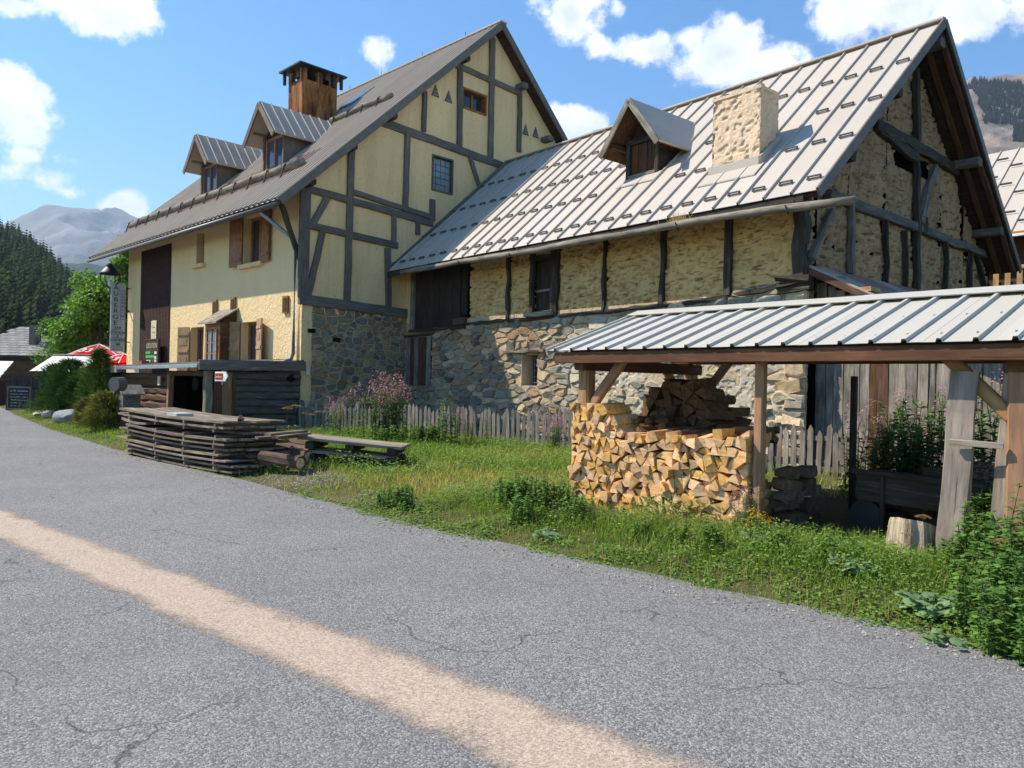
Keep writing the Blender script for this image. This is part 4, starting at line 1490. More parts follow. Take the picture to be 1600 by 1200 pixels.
# ---- lantern on a wrought bracket
def build_lamp():
    xs = -14.3
    y = HOUSE.side(172, 432, xs)[0]
    zt, zb = HOUSE.side(172, 411, xs)[1], HOUSE.side(172, 449, xs)[1]
    L = at_house('street_lantern', 'black wrought-iron lantern on a bracket above the hanging sign', 'lamp', xs, y, 0)
    h = zt - zb
    def lathe(prof, n=14):
        g = G()
        V = [(math.cos(2 * math.pi * k / n) * r_, math.sin(2 * math.pi * k / n) * r_, z) for r_, z in prof for k in range(n)]
        g.add(V, [(i * n + k, i * n + (k + 1) % n, (i + 1) * n + (k + 1) % n, (i + 1) * n + k) for i in range(len(prof) - 1) for k in range(n)])
        return g
    lathe([(.02, zt), (.09, zt - .03), (.06, zt - .07), (.12, zt - .12), (.30, zt - .30), (.40, zt - .42), (.42, zt - .48), (.38, zt - .47)]).obj('hood', MAT['iron'], L, True)
    lathe([(.05, zb + .30), (.07, zb + .2), (.05, zb + .08), (.0, zb + .02)]).obj('globe', MAT['white'], L, True)
    for k in range(4):
        q = math.pi / 4 + k * math.pi / 2
        c, s_ = math.cos(q), math.sin(q)
        G().tube([(c * .40, s_ * .40, zt - .46), (c * .41, s_ * .41, zt - .7), (c * .3, s_ * .3, zb + .15), (c * .06, s_ * .06, zb - .03)], .022, 6).obj('arm', MAT['iron'], L)
    G().tube([(0, 0, zb), (.0, .06, zb - .35), (0, .3, zb - .75), (0, -y + .02, zb - .95)], .035, 7).obj('bracket', MAT['iron'], L)
    G().tube([(0, .12, zb - .2), (.02, -.1, zb - .5), (0, .1, zb - .7), (0, .35, zb - .6)], .02, 6).obj('scroll', MAT['iron'], L)
build_lamp()

# ---- notices in front of the slatted screen
def build_notices():
    x0, z0 = hf(228, 571, -.2); x1, z1 = hf(249, 531, -.2)
    s = at_house('rental_board', 'brown LOCATION rental board with green and white labels below the slats', 'sign', 0, 0)
    G().box(x0, x1, -.24, -.19, z0, z1).obj('board_panel', MAT['soffit'], s)
    for a, b, c, d in ((x0 - .05, x0, z0 - .04, z1 + .04), (x1, x1 + .05, z0 - .04, z1 + .04), (x0, x1, z1, z1 + .05), (x0, x1, z0 - .05, z0)):
        G().box(a, b, -.26, -.18, c, d).obj('frame', MAT['log_brown'], s)
    me = text_mesh('LOCATION', .27, MAT['card'], squash=.80)
    link('lettering', me, s, Matrix.Translation(((x0 + x1) / 2, -.245, z1 - .22)) @ TXT)
    w, h = x1 - x0, z1 - z0
    for a, b, c, d in ((.06, .42, .46, .56), (.06, .72, .30, .40)):
        G().box(x0 + w * a, x0 + w * b, -.252, -.241, z0 + h * c, z0 + h * d).obj('green_label', MAT['green'], s)
    for a, b, c, d in ((.74, .90, .45, .55), (.74, .90, .26, .36), (.74, .90, .13, .23)):
        G().box(x0 + w * a, x0 + w * b, -.252, -.241, z0 + h * c, z0 + h * d).obj('white_label', MAT['white'], s)
    G().box(x0 + w * .12, x0 + w * .45, -.252, -.241, z0 + h * .12, z0 + h * .22).obj('grey_label', MAT['signgrey'], s)
    x, z = hf(240, 515, -.06)
    n = at_house('paper_notice', 'small cream paper notice pinned to the slatted screen', 'notice', x, 0, z)
    G().box(-.27, .27, -.06, -.045, -.36, .36).obj('sheet', MAT['card'], n)
    for k in range(2):
        link('lettering', scribble(.3, .10, 5, MAT['shutter'], k), n, Matrix.Translation((0, -.0625, .06 - k * .2)) @ TXT)
    x, z = hf(221, 572, -.5)
    b = G().box(-.42, .42, -.14, .14, 0, .13)
    tag(b.obj('flower_box', MAT['shutter'], None, False, Matrix.Translation(HOUSE.w(x, -.5, 2.06)) @ Matrix.Rotation(HOUSE.ang, 4, 'Z')), 'short orange wooden trough on the annex roof by the slats', 'trough')
    # arrow sign at the doorway corner
    x, z = hf(338, 588, -3.15)
    a = at_house('arrow_sign', 'small white arrow sign with a red plate at the annex corner post', 'sign', x, -3.0, 0)
    g = G(); g.prism([(-.36, 0, z - .12), (.22, 0, z - .12), (.36, 0, z), (.22, 0, z + .12), (-.36, 0, z + .12)], (0, -.025, 0)); g.obj('arrow_panel', MAT['white'], a)
    G().box(-.33, .1, -.034, -.026, z - .08, z + .08).obj('red_plate', MAT['redsign'], a)
    link('lettering', scribble(.34, .08, 7, MAT['card'], 5), a, Matrix.Translation((-.115, -.036, z - .035)) @ TXT)
    G().box(-.03, .03, 0, .12, z - .2, z + .15).obj('bracket', MAT['silver_wood'], a)
build_notices()

# ================================================================== THE BARN
barn = thing('barn', 'old stone and clay-walled barn under a pale seamed metal roof', 'barn', (BARN.ox, BARN.oy, 0), BARN.ang)
bf, bs = BARN.front, BARN.side
BY, BZ = 4.30, 9.66                       # ridge
BEY, BEZ = -.85, 5.08                     # front eave
BSL = (BZ - BEZ) / (BY - BEY)
broof = lambda y: BEZ + BSL * (y - BEY)
BBY, BBZ = 9.35, 4.85                     # rear eave
BSR = (BZ - BBZ) / (BBY - BY)
BX0, BX1 = -14.25, .66
def clay_panel(name, x0, x1, z0, z1, to3, mat, res, seed, top=None, holes=(), vertical=False, amp=1.0, tint=None, bottom=None):
    """uneven earth infill: real pits, laths and cracks in the surface"""
    nx, nz = max(3, int((x1 - x0) / res)), max(3, int((z1 - z0) / res))
    X, Z = np.meshgrid(np.linspace(x0, x1, nx), np.linspace(z0, z1, nz))
    fx, fz = (X, Z) if not vertical else (Z, X)
    wob = (fbm(X * 2.1, Z * 2.1, 3, seed) - .5) * .16
    row = np.abs(((fz + wob * .6) / .085) % 1 - .5) * 2                      # 0 in the joint
    D = -.012 * np.exp(-(row / .32) ** 2) * (vnoise(fx * 5, fz / .085, seed + 3) > .3)
    pit = vnoise(fx * 10.5, fz * 17, seed + 7)
    D -= .10 * np.clip((pit - .68) / .12, 0, 1)
    D += (fbm(X * 1.1, Z * 1.1, 4, seed + 11) - .5) * .07
    D += (fbm(X * 9, Z * 9, 3, seed + 13) - .5) * .022
    D -= .05 * np.clip((vnoise(X * 1.5, Z * 2.0, seed + 21) - .80) / .08, 0, 1)
    D *= amp * 1.25
    V = np.array([to3(a, b, d) for a, b, d in zip(X.ravel(), Z.ravel(), D.ravel())])
    i = np.arange(nx * nz).reshape(nz, nx)
    q = np.stack([i[:-1, :-1], i[:-1, 1:], i[1:, 1:], i[1:, :-1]], -1).reshape(-1, 4)
    cx, cz = X.ravel()[q].mean(1), Z.ravel()[q].mean(1)
    ok = np.ones(len(q), bool)
    if top is not None:
        ok &= cz < top(cx)
    if bottom is not None:
        ok &= cz > bottom(cx)
    for h in holes:
        ok &= ~((cx > h[0]) & (cx < h[1]) & (cz > h[2]) & (cz < h[3]))
    q = q[ok]
    T = np.concatenate([q[:, [0, 1, 2]], q[:, [0, 2, 3]]])
    base = np.array(tint or (1, 1, 1))
    lump = .86 + .28 * fbm(X.ravel() * .9, Z.ravel() * .9, 3, seed + 31)
    col = base[None] * lump[:, None]
    me = fast_mesh(name, V, T, mat, col, smooth=False)
    return me
sill_z = lambda x: np.interp(x, [-14.2, -10.6, -4.84, -2.3, -.33, .2], [3.25, 3.36, 3.40, 3.47, 3.66, 3.7])
def build_barn():
    d_up = (bf(645.5, 450)[0], bf(730, 450)[0], 3.27, 5.2)
    d_lo = (bf(637, 560)[0], bf(675, 560)[0], 1.50, 3.04)
    w_bar = (bf(815, 580)[0], bf(840, 580)[0], 1.57, 2.38)
    w_up = (bf(831, 450)[0], bf(867, 450)[0], 3.44, 4.93)
    # masonry: mortar bed, then stones
    g = G()
    wall_faces(g, -14.35, .05, -.3, 3.5, [d_lo, w_bar, (d_up[0], d_up[1], 3.27, 3.5)], lambda x, z, d: (x, d, z), .45)
    g.obj('masonry_bed', MAT['mortar'], barn)
    split = -6.6
    r_ = random.Random(17)
    pale = [(.40, .365, .30), (.34, .32, .285), (.43, .38, .295), (.30, .29, .27), (.40, .32, .235), (.27, .27, .265), (.45, .41, .34)]
    pale = [(min(.6, a * 1.08), b, c * .86) for a, b, c in pale]
    stone_wall(barn, (-14.2, .05, .0, 3.66), [d_up, d_lo, w_bar], .38, .165, 5, lambda x, y, z: (x, y, z), lambda x: float(sill_z(x)) - .03, .010, (.02, .07), 300,
               lambda x, z: STONE_COLS if x < split + r_.uniform(-.8, .8) else pale, pick=lambda x, z, r: x < -6.1 or r.random() < (.95 if x < -5.2 or z > 2.9 else .5))
    me = clay_panel('lime_coat', split + .5, .03, 0, 3.55, lambda x, z, d: (x, -.012 - d * .75, z), MAT['plaster_rough'], .035, 77, top=lambda x: np.interp(x, [-6.1, -5, -3.2, -1.5, 0], [1.7, 2.4, 2.8, 2.75, 2.9]) + .25 * (vnoise(x * 3, x * 0, 3) - .5))
    link('lime_coat', me, barn)
    for k in range(11):                                   # big corner stones
        z = -.1 + k * .33
        gg = G()
        V, F = stone_geo([(-.42 - .2 * (k % 2), z), (.06, z), (.06, z + .31), (-.42 - .2 * (k % 2), z + .31)], random.Random(k), .012, .05, .08)
        c = STONE_COLS[(k * 3) % 12]
        gg.add(V, F, tuple(x * 1.3 for x in c))
        gg.obj('corner_stone', MAT['stone'], barn)
    # clay infill between the posts
    xs = [-10.62] + [bf(u, 430)[0] for u in (795, 867, 945, 1035, 1138)] + [-.1]
    for i in range(len(xs) - 1):
        a, b = xs[i], xs[i + 1]
        hl = [w_up] if i == 1 else []
        me = clay_panel('clay_infill', a + .03, b - .03, 3.2, 5.55, lambda x, z, d: (x, .03 - d, z), MAT['clay'], .032, 40 + i * 5, holes=hl, bottom=lambda x: sill_z(x) - .1, amp=.95 if i < 4 else .6, tint=(1.02, 1.0, .96) if i < 2 else ((.97, .95, .93) if i < 4 else (1, .97, .90)))
        link('clay_infill', me, barn)
    G().box(-10.7, .0, .30, .33, 3.2, 5.5).obj('wall_core', MAT['clay_grey'], barn)
    G().box(-14.3, d_up[0] - .02, .01, .1, 3.2, 5.6).obj('render_strip', MAT['stucco'], barn)
    for i, u in enumerate((795, 870, 945, 1035.5, 1138.5)):
        x = bf(u, 430)[0]
        timber('post', (x, -.005, float(sill_z(x)) - .02), (x + random.uniform(-.03, .03), -.005, 5.2), .11, (.10, .12, .10, .12, .16)[i], MAT['old_timber'], barn, .018, up=(1, 0, 0))
    pts = [(-10.7, 3.33), (-6.9, 3.36), (-4.6, 3.37), (-2.3, 3.44), (-.5, 3.60)]
    for a, b in zip(pts[:-1], pts[1:]):
        timber('sill_beam', (a[0], -.0, a[1]), (b[0], -.0, b[1]), .12, .10, MAT['old_timber'], barn, .016)
    # corner post and its rotten foot
    timber('corner_post', (-.08, .0, 3.62), (-.16, .02, 5.4), .3, .24, MAT['old_timber'], barn, .02, up=(1, 0, 0))
    for k in range(4):
        timber('rotten_timber', (-.55, -.02 - .03 * k, 3.50 + .07 * k), (.12, -.04 - .02 * k, 3.54 + .05 * k), .16, .11, MAT['old_timber'], barn, .03, rnd=True)
    # big plank door, upper level
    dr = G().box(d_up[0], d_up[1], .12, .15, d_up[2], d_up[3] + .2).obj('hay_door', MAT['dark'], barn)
    planks_obj('plank', d_up[0] + .03, d_up[1] - .35, d_up[2] + .02, d_up[3] + .1, .06, 8, MAT['door_wood'], dr, .05, True, .012, .02)
    planks_obj('plank', d_up[1] - .33, d_up[1] - .02, d_up[2] + .35, d_up[3] + .1, .08, 2, MAT['door_wood'], dr, .05, True, .012, .02)
    timber('jamb', (d_up[0] + .05, -.03, d_up[2] - .05), (d_up[0] + .05, -.03, d_up[3] + .1), .14, .14, MAT['silver_wood'], dr, .008, up=(1, 0, 0))
    timber('block', (d_up[1] - .5, -.04, d_up[2] + .13), (d_up[1] + .03, -.04, d_up[2] + .16), .2, .22, MAT['log_brown'], dr, .01)
    timber('threshold', (d_up[0] - .05, -.02, d_up[2] - .04), (d_up[1], -.02, d_up[2] - .02), .16, .09, MAT['old_timber'], dr, .01)
    # lower shutter
    sh = G().box(d_lo[0], d_lo[1], .10, .12, d_lo[2], d_lo[3]).obj('plank_shutter', MAT['dark'], barn)
    n = 6
    for i in range(n):
        w = (d_lo[1] - d_lo[0]) / n
        x = d_lo[0] + w * (i + .5)
        timber('plank', (x, -.045, d_lo[2] + random.uniform(-.02, .03)), (x, -.045, d_lo[3] - .01), .04, w - .008, MAT['log_brown'] if i in (1, 3, 4) else MAT['silver_wood'], sh, .003, up=(1, 0, 0))
    timber('lintel', (d_lo[0] - .12, -.03, d_lo[3] + .05), (d_lo[1] + .22, -.03, d_lo[3] + .07), .12, .07, MAT['log_brown'], sh, .008)
    # upper window with plank shutters
    uw = G().box(w_up[0], w_up[1], .16, .18, w_up[2], w_up[3]).obj('loft_window', MAT['dark'], barn)
    planks_obj('plank', w_up[0] + .08, w_up[1] - .08, w_up[2] + .1, w_up[3] - .08, .12, 5, MAT['door_wood'], uw, .035)
    for x in (w_up[0] + .04, w_up[1] - .03):
        timber('jamb', (x, -.02, w_up[2] - .1), (x, -.02, w_up[3] + .18), .13, .13, MAT['old_timber'], uw, .01, up=(1, 0, 0))
    timber('lintel', (w_up[0] - .05, -.02, w_up[3] - .02), (w_up[1] + .05, -.02, w_up[3] - .02), .13, .13, MAT['old_timber'], uw, .01)
    timber('sill', (w_up[0] - .15, -.05, w_up[2] - .01), (w_up[1] + .05, -.05, w_up[2] + .02), .18, .12, MAT['silver_wood'], uw, .012)
    timber('rail', (w_up[0] + .1, .06, w_up[2] + .62), (w_up[1] - .08, .06, w_up[2] + .64), .03, .06, MAT['silver_wood'], uw)
    # barred cellar window
    bw = G().box(w_bar[0], w_bar[1], .40, .42, w_bar[2], w_bar[3]).obj('barred_window', MAT['dark'], barn)
    for i in range(4):
        x = w_bar[0] + .27 + (w_bar[1] - w_bar[0] - .3) * i / 3.0
        G().box(x - .012, x + .012, .22, .245, w_bar[2], w_bar[3]).obj('bar', MAT['grey_clad'], bw)
    for j in range(5):
        z = w_bar[2] + (w_bar[3] - w_bar[2]) * (j + .5) / 5
        G().box(w_bar[0] + .2, w_bar[1], .20, .22, z - .012, z + .012).obj('bar', MAT['grey_clad'], bw)
    G().box(w_bar[0] - .004, w_bar[0] + .015, -.02, .4, w_bar[2], w_bar[3]).obj('reveal', MAT['chim_pink'], bw)
    timber('lintel', (w_bar[0] - .62, -.06, w_bar[3] + .07), (w_bar[1] + .35, -.06, w_bar[3] + .10), .22, .06, MAT['silver_wood'], bw, .012)

    # ---- gable wall: grey weathered clay in panels, timber grid
    GW = 9.2
    gtop = lambda y: np.minimum(broof(y), BZ - BSR * (y - BY)) - .3
    zs = [3.0, 5.42, 7.12, 9.6]
    ysp = [.02, 1.58, 3.2, 4.62, 6.1, 7.5, GW]
    hl = []
    for u, v in ((1385, 348), (1470, 377), (1512, 398), (1495, 268), (1330, 318)):
        y, z = bs(u, v)
        hl.append((y - .13, y + .13, z - .15, z + .15))
    y0, z0 = bs(1400, 228); y1, z1 = bs(1452, 258)
    hl.append((y0, y1, 6.52, 6.95))
    for j in range(3):
        for i in range(len(ysp) - 1):
            a, b = ysp[i], ysp[i + 1]
            if j == 2 and (b < 2.2 or a > 7):
                continue
            me = clay_panel('clay_infill', a, b, zs[j], zs[j + 1], lambda y, z, d: (-.02 + d, y, z), MAT['clay_grey'], .04, 90 + i * 7 + j * 31, top=gtop, holes=hl, vertical=(j == 1), amp=.95,
                            tint=random.choice(((1, 1, 1), (1.05, 1.02, .97), (.93, .93, .95))))
            link('clay_infill', me, barn)
    g = G(); g.add([(-.13, .0, -.2), (-.13, GW, -.2), (-.13, GW, 5.0), (-.13, BY, BZ - .35), (-.13, 0, 5.4)], [(0, 1, 2, 3, 4)])
    g.add([(0, 0, -.2), (0, GW, -.2), (0, GW, 3.02), (0, 0, 3.02)], [(0, 1, 2, 3)])
    g.add([(0, GW, -.2), (-14.3, GW, -.2), (-14.3, GW, 5), (0, GW, 5)], [(0, 1, 2, 3)])
    g.obj('gable_core', MAT['clay_grey'], barn)
    T = [((1290, 303), (1552, 404), .19, 0), ((1365, 194), (1492, 266), .24, 0), ((1429, 108), (1430, 455), .17, 1), ((1457, 262), (1434, 348), .2, 1), ((1327, 318), (1326, 428), .14, 1),
         ((1372, 200), (1428, 246), .26, 0), ((1262, 405), (1296, 330), .13, 1), ((1380, 345), (1380, 445), .06, 1), ((1474, 378), (1474, 462), .07, 1), ((1512, 395), (1512, 462), .06, 1), ((1410, 360), (1412, 455), .05, 1),
         ((1446, 118), (1538, 390), .10, 1), ((1522, 398), (1540, 462), .06, 1), ((1440, 365), (1440, 340), .3, 1)]
    for i, (p, q, w, vert) in enumerate(T):
        a, b = bs(*p), bs(*q)
        off = .035 + .004 * (i % 5)
        timber('beam', (off, *a), (off, *b), .12, w, MAT['old_timber'] if i not in (0, 3, 4, 6) else MAT['grey_timber'], barn, .016, up=(0, 1, 0) if vert else (0, 0, 1))
    # purlins carrying the wide verge
    for y, z in ((BY + .05, BZ - .42), (bs(1519, 284, .45)[0], 0), (bs(1553, 390, .45)[0], 0)):
        if z == 0:
            z = BZ - BSR * (y - BY) - .30
        timber('purlin', (-.4, y, z), (.62, y, z), .24, .2, MAT['grey_timber'], barn, .012)
    for y in (.5, 2.4):
        timber('purlin', (-.4, y, broof(y) - .3), (.6, y, broof(y) - .3), .2, .2, MAT['old_timber'], barn, .01)
    # rafters and boards under the far verge
    for x in (.22, .55):
        timber('rafter', (x, BBY - .1, BBZ - .02), (x, BY + .1, BZ - .20), .12, .14, MAT['log_brown'], barn, .008)
        timber('rafter', (x, BEY + .1, BEZ - .02), (x, BY - .1, BZ - .20), .12, .14, MAT['log_brown'], barn, .008)
    ns = 22
    for k in range(ns):
        y = BY + .12 + (BBY - BY - .15) * k / ns
        dy = (BBY - BY - .15) / ns
        z = BZ - BSR * (y - BY) - .085
        timber('soffit_board', (-.2, y + dy / 2, z - BSR * dy / 2), (BX1 - .01, y + dy / 2, z - BSR * dy / 2), .25, .02, MAT['soffit'], barn, .003, up=(0, BSR, 1))
    # ---- roof: one standing-seam pan per object
    n = 27
    W = (BX1 - BX0) / n
    L = math.hypot(BY - BEY, BZ - BEZ)
    me = rib_sheet(W + .004, L, [.03], .036, .05, MAT['barn_roof'], 'roof_pan')
    L2 = math.hypot(BBY - BY, BZ - BBZ)
    me2 = rib_sheet(W + .004, L2, [.03], .036, .05, MAT['barn_roof'], 'roof_pan')
    for i in range(n):
        link('roof_pan', me, barn, slope_mat(BX0 + i * W, BEY, BEZ + .02 + .0025 * (i % 2), BSL))
        link('roof_pan', me2, barn, slope_mat(BX0 + (i + 1) * W, BBY, BBZ + .02 + .0025 * (i % 2), BSR, True))
    g = G()
    k = 1 / math.hypot(1, BSL)
    g.prism([(BX0, BEY + .04, BEZ - .02), (BX1 - .02, BEY + .04, BEZ - .02), (BX1 - .02, BY, BZ - .02), (BX0, BY, BZ - .02)], (0, .05 * k, -.05))
    g.prism([(BX0, BBY - .04, BBZ - .02), (BX0, BY, BZ - .02), (BX1 - .02, BY, BZ - .02), (BX1 - .02, BBY - .04, BBZ - .02)], (0, -.05 * k, -.05))
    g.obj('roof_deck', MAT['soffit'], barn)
    timber('ridge_cap', (BX0, BY, BZ + .05), (BX1 + .02, BY, BZ + .05), .26, .05, MAT['barn_roof'], barn)
    timber('verge_flashing', (BX1 + .02, BEY - .03, BEZ - .04), (BX1 + .02, BY, BZ + .0), .05, .19, MAT['grey_clad'], barn)
    timber('verge_flashing', (BX1 + .02, BBY + .03, BBZ - .04), (BX1 + .02, BY, BZ + .0), .05, .16, MAT['dark_metal'], barn)
    timber('eave_board', (BX0, BEY + .06, BEZ - .07), (BX1 - .3, BEY + .06, BEZ - .07), .06, .13, MAT['old_timber'], barn, .006)
    timber('wall_plate', (-10.6, .02, 5.28), (0, .02, 5.28), .2, .18, MAT['old_timber'], barn, .01)
    for i in range(12):
        x = -13.6 + i * 1.2
        timber('rafter_end', (x, BEY + .1, broof(BEY + .1) - .13), (x, .2, broof(.2) - .13), .1, .12, MAT['old_timber'], barn, .006)
    # flashing strip up the inn wall
    timber('wall_flashing', (-13.95, BEY, BEZ + .06), (-14.42, BY, BZ + .06), .55, .03, MAT['grey_clad'], barn, up=(0, -BSL, 1))
    # snow hooks, one per pan in four rows
    hk = G(); hk.box(-.13, .13, -.018, .018, .045, .066); hk.box(-.13, .13, -.06, -.035, .03, .045)
    for x in (-.13, .11):
        hk.box(x, x + .02, -.05, .02, .012, .05)
    hme = hk.mesh('snow_hook', MAT['dark_metal'])
    for row, yy in enumerate((-.52, .62, 1.76, 2.96)):
        for i in range(n):
            x = BX0 + (i + .53) * W
            y = yy + random.uniform(-.02, .02)
            if (-5.9 < x < -3.5 and .5 < y < 3.0) or (-2.75 < x < -1.0 and -.1 < y < 1.8):
                continue
            link('snow_hook', hme, barn, slope_mat(x, y, broof(y) + .02, BSL))
    # hewn log gutter, dropping towards the free end
    gp = [bf(u, v, -1.0) for u, v in ((628, 426), (720, 409), (800, 397), (930, 374), (1060, 350), (1200, 329), (1337, 312))]
    gl = G()
    P = [(x, -1.0 + random.gauss(0, .012), z) for x, z in gp]
    PP = []
    for a, b in zip(P[:-1], P[1:]):
        for q in range(3):
            t = q / 3
            PP.append(tuple(a[i] * (1 - t) + b[i] * t + (random.gauss(0, .008) if i else 0) for i in range(3)))
    PP.append(P[-1])
    # grain runs along x, so the log keeps local axes of the barn
    gut = gl.tube(PP, [.075 + .02 * math.sin(i * 1.7) * .4 for i in range(len(PP))], 9).obj('log_gutter', MAT['silver_wood'], barn, True)
    for x, z in [gp[2], gp[4], bf(1232, 324, -1.0), gp[1]]:
        G().tube([(x, -.72, z + .28), (x, -.9, z + .05), (x, -1.0, z - .11), (x, -1.11, z + .02)], .014, 5).obj('gutter_hook', MAT['iron'], gut)
    # ---- chimney
    x0, x1, y0, y1 = -2.42, -1.27, .33, 1.0
    z0 = broof(y0)
    me = clay_panel('chimney', 0, 1, 0, 1, lambda a, b, d: (0, 0, 0), MAT['chim_pink'], .5, 1)
    bpy.data.meshes.remove(me)
    ch = G().box(x0 + .03, x1 - .03, y0 + .03, y1 - .03, z0 - .3, z0 + 1.62).obj('chimney', MAT['chim_pink'], barn)
    def face(to3, w, seed):
        m = clay_panel('rendered_face', 0, w, -.15, 1.70, to3, MAT['chim_pink'], .03, seed, amp=.55, top=lambda a: 1.66 + .05 * vnoise(a * 4, a * 0, seed))
        link('rendered_face', m, ch)
    face(lambda a, b, d: (x0 + a, y0 - d * .8, z0 + b), x1 - x0, 3)
    face(lambda a, b, d: (x1 + d * .8, y0 + a, z0 + b), y1 - y0, 4)
    face(lambda a, b, d: (x0 - d * .8, y1 - a, z0 + b), y1 - y0, 5)
    G().box(x0 - .01, x1 + .01, y0 - .01, y1 + .01, z0 + 1.60, z0 + 1.66).obj('chimney_top', MAT['chim_pink'], ch)
    for q in range(3):
        gg = G(); V, F = stone_geo([(x0 + .1 + q * .4, z0 + 1.6), (x0 + .4 + q * .36, z0 + 1.6), (x0 + .36 + q * .36, z0 + 1.72), (x0 + .12 + q * .4, z0 + 1.71)], random.Random(q), .01, .05, .08)
        gg.add([(a, b + y0 + .1, c) for a, b, c in V], F, (.2, .19, .17)); gg.obj('cap_stone', MAT['stone'], ch)
    g = G()
    g.prism([(x0 - .06, y0 - .05, z0 - .06), (x1 + .06, y0 - .05, z0 - .06), (x1 + .06, y0 - .05, z0 + .20), (x0 - .06, y0 - .05, z0 + .20)], (0, .04, 0))
    g.prism([(x0 - .12, y0 - .35, broof(y0 - .35) + .04), (x1 + .12, y0 - .35, broof(y0 - .35) + .04), (x1 + .12, y0 - .02, broof(y0 - .02) + .04), (x0 - .12, y0 - .02, broof(y0 - .02) + .04)], (0, 0, .03))
    g.prism([(x1 + .012, y0 - .05, z0 - .06), (x1 + .012, y1 + .05, broof(y1) - .02), (x1 + .012, y1 + .05, broof(y1) + .22), (x1 + .012, y0 - .05, z0 + .20)], (.05, 0, 0))
    g.obj('flashing', MAT['barn_roof'], ch)
    # ---- dormer
    dx0, dx1, dy = -5.44, -4.42, 1.0
    zb, ze, za = 6.72, 7.80, 8.50
    xc = (dx0 + dx1) / 2
    yr = BEY + (ze - BEZ) / BSL
    d = G()
    d.prism([(dx0, dy, zb - .1), (dx0, dy, ze), (dx0, yr, ze)], (.05, 0, 0))
    d.prism([(dx1, dy, zb - .1), (dx1, dy, ze), (dx1, yr, ze)], (-.05, 0, 0))
    d.prism([(dx0 + .05, dy + .1, zb - .1), (dx1 - .05, dy + .1, zb - .1), (dx1 - .05, dy + .1, ze), (xc, dy + .1, za - .1), (dx0 + .05, dy + .1, ze)], (0, .04, 0))
    dm = d.obj('dormer', MAT['soffit'], barn)
    planks_obj('plank', dx0 + .12, dx1 - .1, zb + .12, ze - .22, dy + .06, 6, MAT['log_brown'], dm, .03)
    for x in (dx0 + .06, dx1 - .05):
        timber('post', (x, dy, zb - .1), (x, dy, ze), .12, .12, MAT['old_timber'], dm, .006, up=(1, 0, 0))
    timber('lintel', (dx0, dy - .02, ze - .14), (dx1, dy - .02, ze - .14), .1, .12, MAT['old_timber'], dm, .006)
    timber('sill', (dx0 + .1, dy - .02, zb + .07), (dx1 - .08, dy - .02, zb + .07), .1, .08, MAT['silver_wood'], dm, .006)
    for q in range(4):
        z = ze - .12 - q * .22
        ln = (ze - z + .1) / BSL
        timber('cheek_board', (dx1 + .012, dy + .02, z), (dx1 + .012, max(dy + .12, yr - (ze - z) / BSL - .0), z), .025, .2, MAT['log_brown'] if q < 2 else MAT['old_timber'], dm, .002)
    ov, fo = .40, .55
    sl = (za - ze) / ((dx1 - dx0) / 2)
    yb = BEY + (za - BEZ) / BSL
    for s in (-1, 1):
        ex, ez = xc + s * ((dx1 - dx0) / 2 + ov), ze - sl * ov + .05
        yeb = BEY + (ez - BEZ) / BSL
        A, B_, C_, D = Vector((xc, dy - fo, za)), Vector((ex, dy - fo, ez)), Vector((ex, yeb, ez)), Vector((xc, yb, za))
        nrm = Vector((s * sl, 0, 1)).normalized()
        g = G(); g.prism([A, B_, C_, D] if s > 0 else [D, C_, B_, A], nrm * .05); g.obj('dormer_roof', MAT['barn_roof'], dm)
        g = G(); g.prism([q - nrm * .03 for q in ((A, B_, C_, D) if s > 0 else (D, C_, B_, A))], nrm * .027); g.obj('dormer_soffit', MAT['log_brown'], dm)
        timber('bargeboard', (xc, dy - fo - .015, za - .02), (ex, dy - fo - .015, ez - .02), .03, .16, MAT['silver_wood'], dm)
        timber('dormer_purlin', (ex - s * .28, dy - fo + .1, ez + sl * .28 - .14), (ex - s * .28, dy + .3, ez + sl * .28 - .14), .11, .12, MAT['log_brown'], dm)
    timber('dormer_ridge_purlin', (xc, dy - fo + .1, za - .15), (xc, dy + .2, za - .15), .11, .13, MAT['log_brown'], dm)
    g = G(); g.prism([(dx0 - .1, dy - .3, broof(dy - .3) + .045), (dx1 + .1, dy - .3, broof(dy - .3) + .045), (dx1 + .1, dy - .02, broof(dy - .02) + .045), (dx0 - .1, dy - .02, broof(dy - .02) + .045)], (0, 0, .03)); g.obj('flashing', MAT['barn_roof'], dm)
    # dry tuft growing in the gutter
    r = random.Random(2)
    g = G()
    for q in range(60):
        x = bf(1058, 345, -1.0)[0] + r.gauss(0, .13)
        z = bf(1058, 345, -1.0)[1]
        a, b = r.gauss(0, .09), r.gauss(0, .05)
        h = r.uniform(.08, .22)
        g.add([(x - .008, -1 + b * .3, z), (x + .008, -1 + b * .3, z), (x + a, -1 + b, z + h)], [(0, 1, 2)], (.42, .30, .10))
    g.obj('dry_grass_tuft', MAT['leaf'], barn)
MAT['plaster_rough'] = clay_mat('rough_lime_coat', (.56, .48, .365), (.33, .26, .18), 1.0, 1.6)
for nm in ('chim_pink',):
    pass
build_barn()

